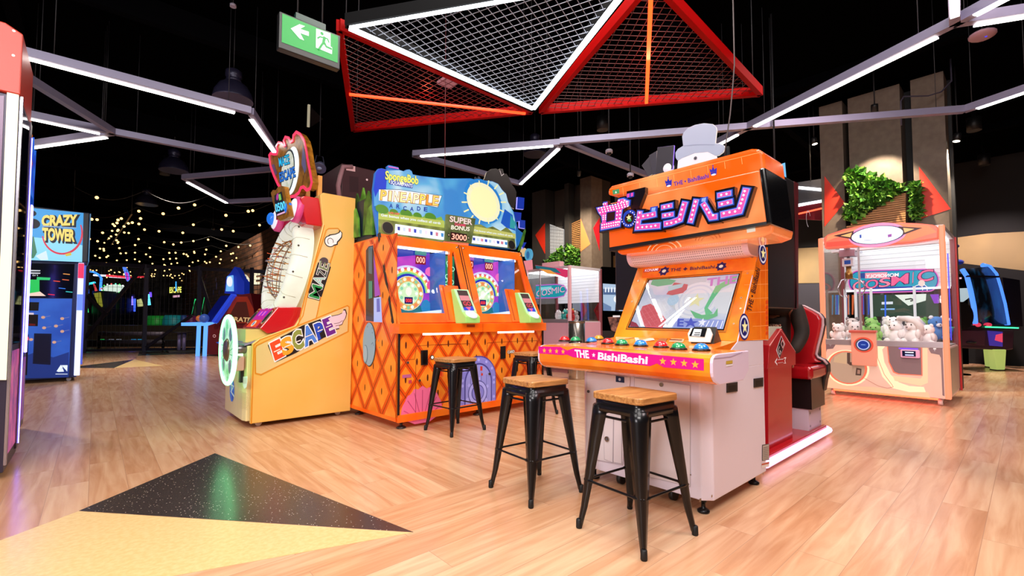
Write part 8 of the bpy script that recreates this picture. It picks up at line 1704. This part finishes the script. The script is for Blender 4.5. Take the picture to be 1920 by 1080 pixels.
# fairy light strings: warm bulbs on wires under the bay ceiling
def fairy():
    W_ = m('#ffc878', .4, e=3.4); WR = m('#141210', .7); rnd = random.Random(12)
    rows = [(11.5, 3), (13.5, 7), (15.5, 10), (17.5, 14), (19.5, 18), (22, 24), (24.5, 26), (27, 28), (30, 30), (32.5, 22), (35, 24), (38, 24)]
    for k, (D, n) in enumerate(rows):
        zb = 4.45; u0, u1 = 150, 500
        if D > 20: u1 = 470
        if D > 30: u0, u1 = 190, 345
        a, b = gnd(u0-20, D+rnd.uniform(-1, 1)), gnd(u1+10, D+rnd.uniform(-1, 2)); c = (a+b)/2
        ords = ('nearest', 'second', 'third', 'fourth', 'fifth', 'sixth', 'seventh', 'eighth', 'ninth', 'tenth', 'eleventh', 'farthest')
        t = Th('fairy_light_string', 'string of warm fairy bulbs over the fenced bay, %s row from the front' % ords[k] if k else 'sparse nearest string of warm fairy bulbs high over the fenced bay', 'string light', (c.x, c.y, zb), group='fairy light strings')
        pts = [t.I @ (a.lerp(b, f)+V((0, 0, zb-.28*math.sin(pi*((f*3) % 1))))) for f in [j/48 for j in range(49)]]
        mb = MB(); mb.tube(pts, .010, WR, 4); mb.build('wire', t)
        me = None
        for j in range(n):
            f = (j+rnd.uniform(.2, .8))/n; p = pts[int(f*48)]+V((0, 0, -.06-rnd.random()*.10))+_fw*rnd.uniform(-.5, .5)
            if me is None: mb = MB(); mb.ball((0, 0, 0), .038, W_, 8, 5); o = mb.build('bulb', t); me = o.data; o.location = p
            else: o = bpy.data.objects.new('bulb', me); COL.objects.link(o); o.parent = t.e; o.location = p
        for e_ in (0, -1):
            mb = MB(); q = pts[e_]; mb.tube([q, V((q.x, q.y, CZ-zb))], .008, WR, 4); mb.build('hanger', t)
    p0, p1 = dep(247, 402, 13.5), dep(196, 478, 34); t = Th('fairy_light_string', 'dense cluster of warm bulbs running away along one bundled wire', 'string light', (p0+p1)/2, group='fairy light strings'); a, b = t.I @ p0, t.I @ p1
    mb = MB(); mb.tube([a.lerp(b, j/10) for j in range(11)], .02, m('#6a5030', .5, e=.3), 5); mb.build('wire', t); me = None
    for j in range(34):
        p = a.lerp(b, rnd.random()**1.3)+V((rnd.uniform(-.3, .3), rnd.uniform(-.3, .3), rnd.uniform(-.15, .12)))
        if me is None: mb = MB(); mb.ball((0, 0, 0), .038, W_, 8, 5); o = mb.build('bulb', t); me = o.data; o.location = p
        else: o = bpy.data.objects.new('bulb', me); COL.objects.link(o); o.parent = t.e; o.location = p
    for q in (a, b): mb = MB(); mb.tube([q, V((q.x, q.y, CZ-t.M.translation.z))], .01, WR, 4); mb.build('hanger', t)
fairy()
# unseen tubes added above the frame so a bright V reflects in the screen
def v_tube(label, A, B):
    c = (A+B)/2; t = Th('linear_light', label, 'light', c); l = lambda p: t.I @ V(p)
    MB().bar(l(A)+V((0, 0, .05)), l(B)+V((0, 0, .05)), .075, .085, ALU).build('housing', t); MB().bar(l(A), l(B), .058, .012, m('#fff6ee', .4, e=18)).build('diffuser', t)
    for k in (.15, .85): mb = MB(); q = l(A.lerp(B, k)); cable(mb, q+V((0, 0, .09)), CZ-4.6); mb.build('suspension_cable', t)
v_tube('unseen tube light added for the screen reflection, left arm of a V', V((2.1, 4.2, 4.6)), V((1.15, 4.07, 4.6)))
v_tube('unseen tube light added for the screen reflection, right arm of a V', V((1.14, 4.03, 4.6)), V((1.96, 3.23, 4.6)))
